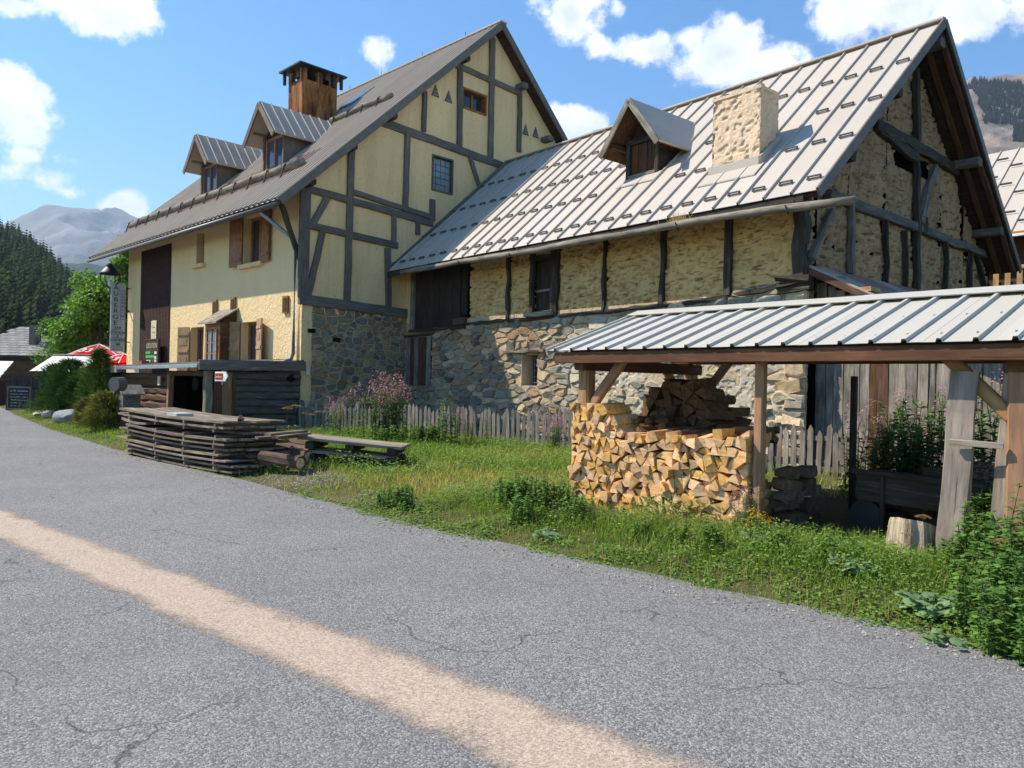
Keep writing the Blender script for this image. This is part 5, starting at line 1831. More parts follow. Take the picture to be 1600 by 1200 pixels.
# ---- plank lean-to on the barn's gable side
lean = thing('plank_lean_to', 'plank-walled lean-to with a rusty sloping roof against the barn gable', 'outbuilding', (BARN.ox, BARN.oy, 0), BARN.ang)
def build_lean():
    r = random.Random(6)
    y0 = .35
    xe = bf(1600, 600, y0)[0] + .8
    ztop = lambda x: 3.86 - x * .52 if x < 2.9 else 2.3
    x = .04
    while x < xe:
        w = r.uniform(.10, .22)
        zt = min(ztop(x + w), 9) - .06
        sc = MAT['silver_wood'] if r.random() < .9 else MAT['log_brown']
        timber('plank', (x + w / 2, y0 + r.uniform(-.012, .012), .05), (x + w / 2 + r.uniform(-.02, .02), y0 + r.uniform(-.012, .012), zt - r.uniform(0, .05)), .03, w - .008, sc, lean, .003, up=(1, 0, 0))
        x += w
    timber('rail', (.0, y0 + .06, 1.0), (xe, y0 + .06, 1.0), .08, .1, MAT['old_timber'], lean)
    timber('rail', (.0, y0 + .06, 1.9), (xe, y0 + .06, 1.9), .08, .1, MAT['old_timber'], lean)
    # rusty roof falling away from the gable
    for k in range(6):
        a = y0 - .35 + k * .8
        g = G(); g.prism([(.02, a, 3.92), (.02, a + .79, 3.92), (3.0, a + .79, 2.37), (3.0, a, 2.37)], (.01, 0, .035)); g.obj('roof_sheet', MAT['red_roof'] if k % 3 else MAT['house_roof'], lean)
    timber('verge_board', (.0, y0 - .37, 3.86), (3.02, y0 - .37, 2.31), .04, .12, MAT['red_beam'], lean)
    timber('rafter', (.05, y0 + .12, 3.80), (2.95, y0 + .12, 2.30), .09, .12, MAT['old_timber'], lean)
    p = bf(1352, 452, y0 - .3)
    G().box(p[0] - .1, p[0] + .12, y0 - .34, y0 + .02, p[1] - .04, p[1] + .04).obj('purlin_end', MAT['pale_shutter'], lean)
    p = bf(1303, 434, y0 - .3)
    G().box(p[0] - .06, p[0] + .06, y0 - .34, y0 + .02, p[1] - .05, p[1] + .05).obj('purlin_end', MAT['silver_wood'], lean)
build_lean()

# ---- chalet beyond the barn
def build_chalet():
    F2 = Frame(*(lambda Y: ((1575 - 800) / 1200 * Y, Y))(26.0), BARN.ang)
    c = thing('chalet', 'chalet beyond the barn with a pale seamed roof and slatted balcony', 'house', (F2.ox, F2.oy, 0), F2.ang)
    x0 = F2.front(1528, 300, 0)[0] - 5
    ez = F2.front(1588, 362, -.6)[1]
    sl = .86
    W = .62
    L = 6.2
    me = rib_sheet(W + .004, L, [.03], .05, .05, MAT['barn_roof'], 'roof_pan')
    hk = G(); hk.box(-.2, .2, -.012, .012, .05, .12)
    hme = hk.mesh('snow_hook', MAT['dark_metal'])
    n = 22
    for i in range(n):
        link('roof_pan', me, c, slope_mat(x0 + i * W, -.6, ez + .02 + .003 * (i % 2), sl))
        for j in range(4):
            y = -.2 + j * 1.05 + (.5 if i % 2 else 0)
            link('snow_hook', hme, c, slope_mat(x0 + (i + .5) * W, y, ez + .03 + sl * (y + .6), sl))
    timber('eave_board', (x0, -.62, ez - .09), (x0 + n * W, -.62, ez - .09), .05, .2, MAT['shutter'], c)
    timber('gutter', (x0, -.7, ez - .13), (x0 + n * W, -.7, ez - .13), .1, .09, MAT['white'], c)
    G().box(x0 + .3, x0 + n * W - .3, 0, .2, 0, ez + .4).obj('wall', MAT['log_brown'], c)
    G().box(x0 + .3, x0 + n * W - .3, .2, 8, 0, ez + .2).obj('house_body', MAT['log_brown'], c)
    zt = F2.front(1570, 420, -1.4)[1]
    zb = F2.front(1570, 462, -1.4)[1] - .2
    timber('balcony_rail', (x0 + 2, -1.4, zt + .02), (x0 + 12, -1.4, zt + .02), .12, .12, MAT['pale_shutter'], c)
    timber('balcony_rail', (x0 + 2, -1.35, zt - .5), (x0 + 12, -1.35, zt - .5), .06, .16, MAT['old_timber'], c)
    x = x0 + 2
    while x < x0 + 12:
        timber('baluster', (x, -1.42, zb), (x, -1.42, zt), .03, .16, MAT['pale_shutter'], c, .004, up=(1, 0, 0))
        x += .34
    G().box(x0 + 2, x0 + 12, -1.4, 0, zb - .15, zb).obj('balcony_floor', MAT['old_timber'], c)
build_chalet()
# ================================================================== OPEN WOODSHED
shed = thing('woodshed', 'open timber woodshed with a pale ribbed metal roof beside the road', 'shed', (SHED.ox, SHED.oy, 0), SHED.ang)
sf, ss = SHED.front, SHED.side
XL, XR = sf(917, 600)[0], 2.3
SE = (-.30, 2.02)                        # front eave y, z
SRG = (1.55, 2.63)                       # ridge y, z
SSL = (SRG[1] - SE[1]) / (SRG[0] - SE[0])
def build_shed():
    zb = 1.79
    wm = MAT['shed_wood']
    # posts
    timber('post', (XL, .0, 0), (XL, .0, zb), .17, .17, wm, shed, .0)
    timber('post', (0, -.02, 0), (0, -.02, 1.93), .10, .10, wm, shed, .0)
    timber('post', (XR, .0, 0), (XR, .0, zb), .16, .16, wm, shed, .0)
    YB = 2.3
    timber('post', (XL, YB, 0), (XL, YB, zb), .16, .16, wm, shed)
    timber('post', (-.02, YB, 0), (-.02, YB, zb), .07, .07, MAT['old_timber'], shed)
    timber('post', (XR, YB, 0), (XR, YB, zb), .16, .16, wm, shed)
    # cross beams (depth) and plates (length)
    timber('cross_beam', (XL, -.16, zb + .075), (XL, YB + .18, zb + .075), .15, .148, MAT['red_beam'], shed)
    timber('cross_beam', (XR, -.12, zb + .075), (XR, YB + .18, zb + .075), .15, .148, MAT['red_beam'], shed)
    timber('plate', (XL - .25, .0, zb + .215), (XR + .9, .0, zb + .215), .10, .125, MAT['red_beam'], shed)
    timber('fascia', (XL - .32, SE[0] + .06, SE[1] - .075), (XR + .9, SE[0] + .06, SE[1] - .075), .05, .14, MAT['red_beam'], shed)
    timber('plate', (XL - .25, YB, zb + .215), (XR + .9, YB, zb + .215), .10, .125, MAT['red_beam'], shed)
    timber('ridge_beam', (XL - .25, SRG[0], SRG[1] - .15), (XR + .9, SRG[0], SRG[1] - .15), .1, .16, MAT['red_beam'], shed)
    # braces
    for a, b in (((XL + .06, 0, 1.30), (XL + .62, 0, zb + .18)), ((XR - .06, 0, 1.42), (XR - .62, 0, zb + .2)), ((XL + .06, YB, 1.30), (XL + .62, YB, zb + .18)),
                 ((XL, YB - .06, 1.30), (XL, YB - .62, zb + .05)), ((XL, .06, 1.32), (XL, .60, zb + .05))):
        timber('brace', a, b, .09, .11, wm, shed)
    # roof sheets with three ribs each
    x0, x1 = XL - .42, XR + 1.0
    n = 11
    W = (x1 - x0) / n
    L = math.hypot(SRG[0] - SE[0], SRG[1] - SE[1])
    ribs = [W * (i + .5) / 2 for i in range(2)]
    prof = rib_sheet(W + .01, L - .06, ribs, .052, .032, MAT['shed_roof'], 'roof_sheet', .004)
    YE = 2.85
    L2 = math.hypot(YE - SRG[0], SSL * (YE - SRG[0]))
    prof2 = rib_sheet(W + .01, L2 - .06, ribs, .052, .032, MAT['shed_roof'], 'roof_sheet', .004)
    sg = G()
    for y in (.25, .95, 1.65):
        for rx in ribs:
            sg.tube([(rx - .05, y, .0), (rx - .05, y, .016)], .012, 6)
    sme = sg.mesh('screws', MAT['zinc'])
    for i in range(n):
        s = link('roof_sheet', prof, shed, slope_mat(x0 + i * W, SE[0], SE[1] + .015 + .002 * (i % 2), SSL))
        link('screws', sme, s)
        link('roof_sheet', prof2, shed, slope_mat(x0 + (i + 1) * W, YE, SE[1] + .015 + SSL * (SE[0] - YE + 2 * (SRG[0] - SE[0])) + .002 * (i % 2), SSL, True))
    for s, (a, b) in enumerate(((x0, (x0 + x1) / 2 + .3), ((x0 + x1) / 2 + .15, x1))):
        g = G()
        z = SRG[1] + .055 + .004 * s
        w = .24
        g.prism([(a, SRG[0] - w, z - SSL * w), (b, SRG[0] - w, z - SSL * w), (b, SRG[0], z), (a, SRG[0], z)], (0, 0, .012))
        g.prism([(a, SRG[0], z), (b, SRG[0], z), (b, SRG[0] + w, z - SSL * w), (a, SRG[0] + w, z - SSL * w)], (0, 0, .012))
        g.tube([(a, SRG[0] - w, z - SSL * w + .005), (b, SRG[0] - w, z - SSL * w + .005)], .012, 6)
        g.obj('ridge_cap', MAT['shed_roof'], shed)
    timber('verge_trim', (x0 - .01, SE[0], SE[1] - .0), (x0 - .01, SRG[0], SRG[1] - .0), .03, .09, MAT['shed_roof'], shed)
    # two broad old boards standing against the frame
build_shed()
def shed_thing(name, label, cat, x, y, z=None, group=None):
    w = SHED.w(x, y)
    return thing(name, label, cat, (w.x, w.y, gz(w.x, w.y) if z is None else z), SHED.ang, group)
def lean_board(u0, u1, vt, vb, y, label):
    xa, zt = sf((u0 + u1) / 2 + 14, vt, y)
    xb, zb = sf((u0 + u1) / 2 - 12, vb, y)
    w = abs(sf(u1, 700, y)[0] - sf(u0, 700, y)[0])
    p, q = SHED.w(xb, y + .02, .02), SHED.w(xa, y + .04, min(zt, 1.86))
    out = Vector((SHED.c, SHED.s, 0))
    o = timber('wide_board', p, q, .06, w, MAT['board'], None, .008, up=out)
    tag(o, label, 'board')
lean_board(1470, 1514, 580, 850, -.10, 'broad weathered board leaning upright against the woodshed front, beside the stump')
lean_board(1552, 1602, 584, 760, -.02, 'broad weathered board upright deeper in the shed by the braced end post')
p, q = SHED.w(sf(1484, 690, -.16)[0], -.16, sf(1484, 690, -.16)[1]), SHED.w(sf(1568, 697, -.12)[0], -.12, sf(1568, 697, -.12)[1])
tag(timber('cross_board', p, q, .03, .05, MAT['board'], None, .004), 'thin weathered slat nailed across the two broad boards', 'slat')

# ---- firewood: every split log an individual thing
MAT['shade_firewood'] = wood('shade_darkened_firewood', (.06, .03, .014), (.14, .075, .036), (.24, .14, .07), 8)  # darker copy of the firewood: shade of the rear stacks put into the colour
def split_log_mesh(P, L, r, mat):
    """P: outline of the sawn end (x, z); length L going in +y"""
    g = G()
    n = len(P)
    cx, cz = sum(p[0] for p in P) / n, sum(p[1] for p in P) / n
    s = r.uniform(.85, 1.05)
    tx, tz = r.gauss(0, .02), r.gauss(0, .02)
    ta = r.gauss(0, .12)
    A = [((x - cx), (x - cx) * ta + r.gauss(0, .002), (z - cz)) for x, z in P]
    B = [((x - cx) * s + tx, L, (z - cz) * s + tz) for x, z in P]
    g.add(A + B, [tuple(range(n - 1, -1, -1)), tuple(range(n, 2 * n))] + [(i, (i + 1) % n, n + (i + 1) % n, n + i) for i in range(n)])
    return g.mesh('firewood_log', mat), (cx, cz)
def wedge(P, r):
    """reduce a cell to a split wedge: three or four corners, sometimes one bowed bark side"""
    best, ba = None, -1
    n = len(P)
    k = 3 if r.random() < .5 else 4
    k = min(k, n)
    for _ in range(14):
        ids = sorted(r.sample(range(n), k))
        Q = [P[i] for i in ids]
        a = area(Q)
        if a > ba:
            ba, best = a, Q
    Q = []
    m = r.randrange(len(best))
    cx, cz = sum(p[0] for p in best) / len(best), sum(p[1] for p in best) / len(best)
    for i, p in enumerate(best):
        q = best[(i + 1) % len(best)]
        Q.append(p)
        if i == m:
            for t in (.33, .67):
                x, z = p[0] + (q[0] - p[0]) * t, p[1] + (q[1] - p[1]) * t
                Q.append((cx + (x - cx) * 1.28, cz + (z - cz) * 1.28))
    return [(cx + (x - cx) * 1.04, cz + (z - cz) * 1.04) for x, z in Q]
def firewood_face(x0, x1, top, y, zg, size, L, seed, label, group, limit, jit=.025, depth_frame=SHED, mat='firewood'):
    r = random.Random(seed)
    zmax = max(top(x0 + (x1 - x0) * k / 20) for k in range(21))
    b = (x0, x1, zg, zmax + .02)
    seeds = []
    z = zg + size * .4
    k = 0
    while z < zmax + size:
        x = x0 + (size * .5 if k % 2 else 0)
        while x < x1 + size * .4:
            seeds.append((x + r.uniform(-.3, .3) * size, z + r.uniform(-.3, .3) * size))
            x += size * r.uniform(.75, 1.35)
        z += size * .86
        k += 1
    cells = voronoi(seeds, b, size, size)
    rest = G()
    n = 0
    for P, sd in zip(cells, seeds):
        if not P or area(P) < .0022:
            continue
        cx, cz = sum(p[0] for p in P) / len(P), sum(p[1] for p in P) / len(P)
        if cz > top(cx):
            continue
        Q = wedge(P, r)
        dy = r.gauss(0, jit)
        dy = max(-.09, min(.09, dy))
        me, (cx, cz) = split_log_mesh(Q, L * r.uniform(.9, 1.08), r, MAT[mat])
        w = depth_frame.w(cx, y + dy, cz)
        mw = Matrix.Translation(w) @ Matrix.Rotation(depth_frame.ang + r.gauss(0, .05), 4, 'Z') @ Matrix.Rotation(r.gauss(0, .03), 4, 'X')
        if n < limit:
            ar = area(Q)
            lb = label
            if '%s' in label:
                hz = (cz - zg) / max(.1, top(cx) - zg)
                lb = label % (('small' if ar < .006 else 'large' if ar > .0095 else 'middling') + (' three-cornered' if len(Q) == 5 else ' four-cornered'), 'lowest' if hz < .25 else 'lower' if hz < .5 else 'upper' if hz < .78 else 'topmost')
            tag(link('firewood_log', me, None, mw), lb, 'firewood', group)
        else:
            rest.add([mw @ v.co for v in me.vertices], [tuple(p.vertices) for p in me.polygons])
            bpy.data.meshes.remove(me)
        n += 1
    return rest
zg = .10
topA = lambda x: float(np.interp(x, [XL - .12, XL + .38, XL + .62, XL + .75, -1.2, -.6, -.12], [1.36, 1.34, 1.18, 1.05, 1.02, 1.10, 1.13]))
restA = firewood_face(XL - .13, -.08, topA, -.13, zg - .05, .108, .48, 3, '%s split firewood log in the %s rows of the sunlit woodshed stack', 'firewood in the sunlit front stack', 300)
# second stack behind, in the shade
topB = lambda x: float(np.interp(x, [XL + .1, XL + .5, XL + .95, XL + 1.3, XL + 1.6], [1.40, 1.70, 1.66, 1.25, 1.0]))
restB = firewood_face(XL + .14, XL + 1.65, topB, .95, .15, .14, .5, 5, 'split firewood log in the shaded stack at the back of the woodshed', 'firewood in the shaded rear stack', 70, mat='shade_firewood')
topC = lambda x: float(np.interp(x, [XL + .3, XL + .7, XL + 1.1], [1.45, 1.50, 1.3]))
restC = firewood_face(XL + .3, XL + 1.15, topC, 1.55, .9, .14, .5, 6, '', '', 0)
restA.add(restB.v, restB.f); restA.add(restC.v, restC.f)
# pile of loose logs over the top of the front stack and to its right end
r = random.Random(9)
def loose(x, y, z, L, rad, yaw, pitch=0.0, sides=5):
    P = []
    for k in range(sides):
        q = 2 * math.pi * k / sides + r.uniform(-.3, .3)
        P.append((math.cos(q) * rad * r.uniform(.7, 1.1), math.sin(q) * rad * r.uniform(.7, 1.1)))
    V = []
    for t in (0, 1):
        for a, b in P:
            V.append(Vector((a, (t - .5) * L, b)))
    R = Matrix.Translation(SHED.w(x, y, z)) @ Matrix.Rotation(SHED.ang + yaw, 4, 'Z') @ Matrix.Rotation(pitch, 4, 'X')
    restA.add([R @ v for v in V], [tuple(range(sides - 1, -1, -1)), tuple(range(sides, 2 * sides))] + [(i, (i + 1) % sides, sides + (i + 1) % sides, sides + i) for i in range(sides)])
for k in range(34):
    x = r.uniform(XL + .5, -.25)
    loose(x, r.uniform(.25, .9), topA(x) + r.uniform(-.06, .06), .5, r.uniform(.04, .06), r.gauss(0, .35) + (1.5 if r.random() < .4 else 0), r.gauss(0, .1))
tag(restA.obj('firewood_heap', MAT['shade_firewood']), 'jumbled firewood filling the woodshed behind the front stack', 'firewood', kind='stuff')
# stack end seen beside the middle post: logs lying crosswise
rr = random.Random(12)
for row in range(6):
    for k in range(2):
        z = .14 + row * .115
        y = .42 + k * .42 + rr.uniform(-.02, .02)
        p, q = SHED.w(.02 + rr.uniform(-.02, .05), y, z), SHED.w(.02 + rr.uniform(-.02, .05) + .22 - row * .022, y + rr.uniform(-.03, .03), z)
        tag(timber('firewood_log', p, q, .34, .11, MAT['bark'], None, .018, rnd=True), 'shaded split log at the open end of the stack, beside the thin middle post', 'firewood', 'firewood at the stack end')

# dim things inside the right-hand bay
rx = random.Random(15)
cart = shed_thing('hand_cart', 'dim wooden box cart standing in the shaded shed bay', 'cart', 1.15, .95)  # cart boards use near-black timber, so the bay's shade is in their colour
timber('side_board', (-.55, 0, .50), (.62, 0, .47), .03, .26, MAT['old_timber'], cart)
timber('side_board', (-.55, .55, .50), (.62, .55, .47), .03, .26, MAT['old_timber'], cart)
timber('top_rail', (-.60, -.03, .65), (.66, -.03, .62), .05, .05, MAT['old_timber'], cart)
timber('bottom_board', (-.55, .27, .36), (.62, .27, .33), .55, .03, MAT['old_timber'], cart)
for x in (-.28, .36):
    timber('leg', (x, -.02, .0), (x, -.02, .62), .04, .05, MAT['old_timber'], cart)
    timber('leg', (x, .57, .0), (x, .57, .62), .04, .05, MAT['old_timber'], cart)
G().tube([(-.5, .1, .17), (-.5, .16, .17)], .17, 16).obj('wheel', MAT['iron'], cart)
for i in range(46):
    x, z = rx.uniform(.55, 2.1), 0
    y = rx.uniform(1.5, 2.2)
    zz = .1 + (1.0 - abs(x - 1.5) * .75) * rx.uniform(.2, 1) * .78
    p = SHED.w(x - .22, y, zz + rx.uniform(-.05, .05)); q = SHED.w(x + .22, y + rx.uniform(-.2, .2), zz + rx.uniform(-.05, .05))
    tag(timber('firewood_log', p, q, .13, .12, MAT['bark'], None, .01, rnd=True), 'dark unsplit log in the heap behind the hand cart', 'firewood', 'logs heaped behind the hand cart')

# ---- chopping stump
def build_stump():
    x, y = 3.62, 6.86
    o = thing('tree_stump', 'squat pale tree stump used as a chopping block, in the grass', 'stump', (x, y, gz(x, y) - .02))
    g = G()
    n = 26
    prof = [(.25, -.05), (.235, .06), (.215, .18), (.20, .30), (.19, .335)]
    V = []
    for R_, z in prof:
        for k in range(n):
            q = 2 * math.pi * k / n
            rad = R_ * (1 + .10 * math.sin(3 * q + 1) + .07 * math.sin(7 * q) - (.13 if abs(((q * n / 6.283) - 19)) < 1.6 else 0) - (.10 if abs(((q * n / 6.283) - 23)) < 1.1 else 0))
            V.append((math.cos(q) * rad * 1.0, math.sin(q) * rad, z + (.05 * math.cos(q + 2.5) if z > .25 else 0)))
    g.add(V, [(i * n + k, i * n + (k + 1) % n, (i + 1) * n + (k + 1) % n, (i + 1) * n + k) for i in range(len(prof) - 1) for k in range(n)])
    st = g.obj('trunk', MAT['stump_side'], o, False)
    st.matrix_local = Matrix.Identity(4)
    g = G(); top = V[-n:]
    g.add(top + [(0, 0, .32)], [(k, (k + 1) % n, n) for k in range(n)]); g.obj('cut_top', MAT['stump_top'], o)
def stump_mats():
    k = M('stump_side')
    n1 = k.noise(k.coord((14, 14, 1.0)), 2.0, 6, .6, .3)
    c = k.ramp(n1, [(.3, (.16, .10, .055)), (.5, (.42, .33, .23)), (.75, (.56, .47, .35))])
    k.bump(n1, .8, .03)
    a = k.done(c, .9, .15)
    k = M('stump_top')
    c = k.ramp(k.noise(k.coord((1, 1, 1)), 14, 5, .6), [(.3, (.30, .16, .06)), (.6, (.52, .34, .17))])
    return a, k.done(c, .9, .15)
MAT['stump_side'], MAT['stump_top'] = stump_mats()
build_stump()

# ================================================================== PICKET FENCE
def build_fence():
    P = [Vector((-6.15, 22.2)), Vector((-3.3, 20.6)), Vector((-1.05, 18.95)), Vector((1.5, 17.2)), Vector((4.7, 13.7)), Vector((5.7, 12.6))]
    f = thing('picket_fence', 'low weathered grey picket fence along the foot of the barn', 'fence', (P[0].x, P[0].y, 0))
    r = random.Random(30)
    meshes = []
    for k in range(6):
        g = G()
        w, h, t = r.uniform(.085, .11), r.uniform(.80, .92), .022
        poly = [(-w / 2, 0, 0), (w / 2, 0, 0), (w / 2 * r.uniform(.9, 1.05), 0, h - r.uniform(.06, .10)), (r.uniform(-.012, .012), 0, h), (-w / 2 * r.uniform(.9, 1.05), 0, h - r.uniform(.06, .10))]
        # grain runs along local x: build lying, stand it up with the matrix
        g.prism([(z, x, 0) for x, y, z in poly], (0, 0, t))
        meshes.append(g.mesh('picket', MAT['fence_wood']))
    for a, b in zip(P[:-1], P[1:]):
        d = (b - a); L = d.length; d.normalize()
        ang = math.atan2(d.y, d.x)
        za, zb_ = gz(a.x, a.y), gz(b.x, b.y)
        n = int(L / .138)
        for i in range(n):
            t = (i + .5) / n
            p = a + (b - a) * t + Vector((d.y, -d.x)) * r.uniform(.0, .012)
            lean_ = r.gauss(0, .035)
            z = za + (zb_ - za) * t - .05 + r.gauss(0, .018)
            m = Matrix.Translation((p.x - P[0].x, p.y - P[0].y, z)) @ Matrix.Rotation(ang, 4, 'Z') @ Matrix.Rotation(lean_, 4, 'Y') @ Matrix(((0, 1, 0, 0), (0, 0, -1, 0), (1, 0, 0, 0), (0, 0, 0, 1))).to_4x4()
            m = Matrix.Translation((p.x - P[0].x, p.y - P[0].y, z)) @ Matrix.Rotation(ang, 4, 'Z') @ Matrix.Rotation(lean_, 4, 'Y') @ Matrix(((0, 1, 0, 0), (0, 0, 1, 0), (1, 0, 0, 0), (0, 0, 0, 1)))
            link('picket', r.choice(meshes), f, m)
        for zz in (.22, .62):
            q0, q1 = a - P[0] + Vector((-d.y, d.x)) * .04, b - P[0] + Vector((-d.y, d.x)) * .04
            timber('rail', (q0.x, q0.y, za + zz), (q1.x, q1.y, zb_ + zz), .04, .08, MAT['fence_wood'], f, .004)
        m = max(1, int(L / 2.2))
        for i in range(m):
            p = a + (b - a) * (i / m) - P[0] + Vector((-d.y, d.x)) * .10
            z = za + (zb_ - za) * i / m
            timber('post', (p.x, p.y, z - .1), (p.x, p.y, z + .86), .11, .11, MAT['fence_wood'], f, .01, rnd=True)
build_fence()

# ================================================================== PLANK STACK, BENCH PLANKS, ROUND LOGS
def build_stack():
    r = random.Random(44)
    a, b = Vector(gpt(352, 741, .03)), Vector(gpt(190, 707, .03))
    t = (b - a).normalized()
    nrm = Vector((-t.y, t.x))
    if nrm.y < 0:
        nrm = -nrm
    L = (b - a).length
    lays = ('bottom', 'second', 'third', 'fourth', 'fifth', 'sixth', 'seventh', 'eighth', 'ninth', 'topmost')
    grp = 'planks of the roadside stack'
    z = .05
    layer = 0
    ends = []
    while layer < 10:
        th = r.uniform(.028, .04)
        sh = .35 * math.sin(layer * .9) * .5
        off = r.uniform(-.14, .10)
        k = 0
        w0 = -.02 + r.uniform(-.06, .03)
        tot = 0
        skew = .02 * (5 - layer) * .3
        while tot < 1.05:
            w = r.uniform(.16, .30)
            s0 = off + r.uniform(-.08, .10) + (.12 if layer < 2 else 0) * -1
            s1 = L + off + r.uniform(-.22, .18) + (.15 if layer in (0, 3, 4) else 0)
            if layer in (7,) and k == 0:
                s1 = L
                s0 = L * .72
            c = w0 + tot + w / 2
            n = 7
            g = G()
            V = []
            for i in range(n):
                q = i / (n - 1)
                sag = .05 * math.sin(math.pi * q) * (-1 if layer < 7 else -.6) * .8 + .10 * q ** 2 * (layer / 10.0) * .6
                for y_ in (-w / 2, w / 2):
                    for zz in (0, th):
                        V.append((s0 + (s1 - s0) * q, y_, zz + sag))
            F = []
            for i in range(n - 1):
                p = i * 4
                F += [(p, p + 4, p + 6, p + 2), (p + 1, p + 3, p + 7, p + 5), (p, p + 1, p + 5, p + 4), (p + 2, p + 6, p + 7, p + 3)]
            F += [(0, 2, 3, 1), ((n - 1) * 4, (n - 1) * 4 + 1, (n - 1) * 4 + 3, (n - 1) * 4 + 2)]
            g.add(V, F)
            org = a + nrm * (c + .03)
            X = Vector((t.x, t.y, 0)); Yv = Vector((nrm.x, nrm.y, 0)); Zv = Vector((0, 0, 1))
            if X.cross(Yv).z < 0:
                Yv = -Yv
            mw = Matrix(((X.x, Yv.x, 0, org.x), (X.y, Yv.y, 0, org.y), (0, 0, 1, z + r.uniform(0, .006)), (0, 0, 0, 1)))
            o = g.obj('plank', MAT['plank'], None, False, mw)
            tag(o, 'weathered plank in the %s layer of the roadside stack' % lays[layer], 'plank', grp)
            tot += w + r.uniform(.01, .05)
            k += 1
        z += th
        if layer < 9:
            for q in (.08, .34, .62, .90):
                s = L * q + r.uniform(-.08, .08)
                p = a + t * s + nrm * (-.04)
                e = a + t * (s + r.uniform(-.05, .05)) + nrm * 1.1
                sg = .05 * math.sin(math.pi * q) * -.8 * (1 if layer < 7 else .6) + .10 * q ** 2 * (layer / 10.0) * .6
                tag(timber('spacer_batten', (p.x, p.y, z + .027 + sg), (e.x, e.y, z + .027 + sg), .05, .052, MAT['plank'], None, .002), 'short spacer batten between layers of the roadside plank stack', 'batten', 'spacers in the plank stack')
            z += .054
        layer += 1
    # grey slate of tiles lying on top
    p = a + t * (L * .52) + nrm * .25
    g = G()
    for k in range(3):
        g.box(-.22, .22, -.16, .16, k * .026, k * .026 + .022)
    tag(g.obj('roof_slates', MAT['signgrey'], None, False, Matrix.Translation((p.x, p.y, z - .03)) @ Matrix.Rotation(math.atan2(t.y, t.x), 4, 'Z')), 'small pile of grey slates lying on top of the plank stack', 'slates')
    # nailed frame on top
    p0, p1 = a + t * .15 + nrm * .3, a + t * 1.3 + nrm * .9
    o = timber('nailed_lath', (p0.x, p0.y, z + .02), (p1.x, p1.y, z + .02), .06, .05, MAT['log_brown'], None, .004)
    tag(o, 'brown lath studded with nails lying on the plank stack', 'lath')
    for k in range(6):
        G().tube([(.2 + k * .18, 0, .02), (.2 + k * .18, 0, .07)], .008, 5).obj('nail', MAT['iron'], o)
build_stack()
def ground_plank(p, q, w, th, z0, z1, label, cat='plank', mat='plank', group=None, name='plank'):
    o = timber(name, (p[0], p[1], z0), (q[0], q[1], z1), w, th, MAT[mat], None, .004)
    return tag(o, label, cat, group)
# long low plank benches on trestle blocks
def build_bench():
    r = random.Random(50)
    a, b = Vector(gpt(476, 686, .55)), Vector(gpt(634, 708, .35))
    d = (b - a).normalized()
    n = Vector((-d.y, d.x))
    for k in range(4):
        p, q = a + n * (k * .21 - .3), b + n * (k * .21 - .3)
        ground_plank(p, q, .2, .05, .60, .46, 'long silvery plank on top of the low pile by the picket fence', mat='board', group='long planks of the low pile')
    for k in range(3):
        p, q = a + n * (k * .24 - .28) + d * .1, b + n * (k * .24 - .28) - d * .15
        ground_plank(p, q, .2, .05, .38, .28, 'long silvery plank in the lower deck of the pile by the picket fence', mat='board', group='long planks of the low pile')
    for s in (.12, .5, .9):
        c = a + (b - a) * s
        p, q = c - n * .42, c + n * .5
        ground_plank(p, q, .14, .13, .49 - s * .10, .49 - s * .10, 'squared bearer block under the long silvery planks', 'bearer', 'old_timber', 'bearers under the low plank pile', 'bearer_block')
        ground_plank(p, q, .18, .20, .24 - s * .05, .24 - s * .05, 'squared bearer block under the long silvery planks', 'bearer', 'old_timber', 'bearers under the low plank pile', 'bearer_block')
build_bench()
def build_logs():
    r = random.Random(52)
    ends = [(456, 704, .55), (482, 714, .42), (469, 724, .42), (489, 706, .40), (500, 700, .3), (468, 693, .5), (484, 689, .45), (443, 692, .4), (452, 684, .35)]
    for i, (u, v, L) in enumerate(ends):
        x, y = gpt(u, v, .28)
        yaw = math.radians(r.uniform(128, 150))
        rad = r.uniform(.085, .12)
        zc = 1.6 + pray(u, v).z * y
        e = Vector((x, y, max(.12, zc)))
        s = e + Vector((math.cos(yaw), math.sin(yaw), 0)) * (L + .45) + Vector((0, 0, .05))
        o = timber('round_log', s, e, rad * 2, rad * 2, MAT['bark'], None, .008, rnd=True)
        tag(o, 'short barked round log heaped beside the plank stack', 'log', 'round logs beside the plank stack')
        g = G(); g.add([(math.cos(6.283 * k / 10) * rad * .85, math.sin(6.283 * k / 10) * rad * .85) and ((e - s).length + .004, math.cos(6.283 * k / 10) * rad * .88, math.sin(6.283 * k / 10) * rad * .88) for k in range(10)], [tuple(range(10))])
        g.obj('sawn_end', MAT['firewood'], o)
    lab, grp = 'weathered offcut plank thrown on the round logs', 'offcuts on the round logs'
    for (u0, v0), (u1, v1), z, w in (((401, 684), (478, 682), .62, .16), (((418, 679)), (476, 675), .72, .14), ((430, 683), (482, 678), .66, .12), ((385, 712), (460, 709), .30, .35), ((388, 718), (452, 722), .20, .3), ((395, 716), (470, 716), .12, .3), ((420, 706), (455, 707), .34, .12), ((486, 697), (545, 718), .15, .2)):
        p, q = gpt(u0, v0, z), gpt(u1, v1, z)
        ground_plank(p, q, w, .04, z, z + .01, lab, group=grp)
build_logs()

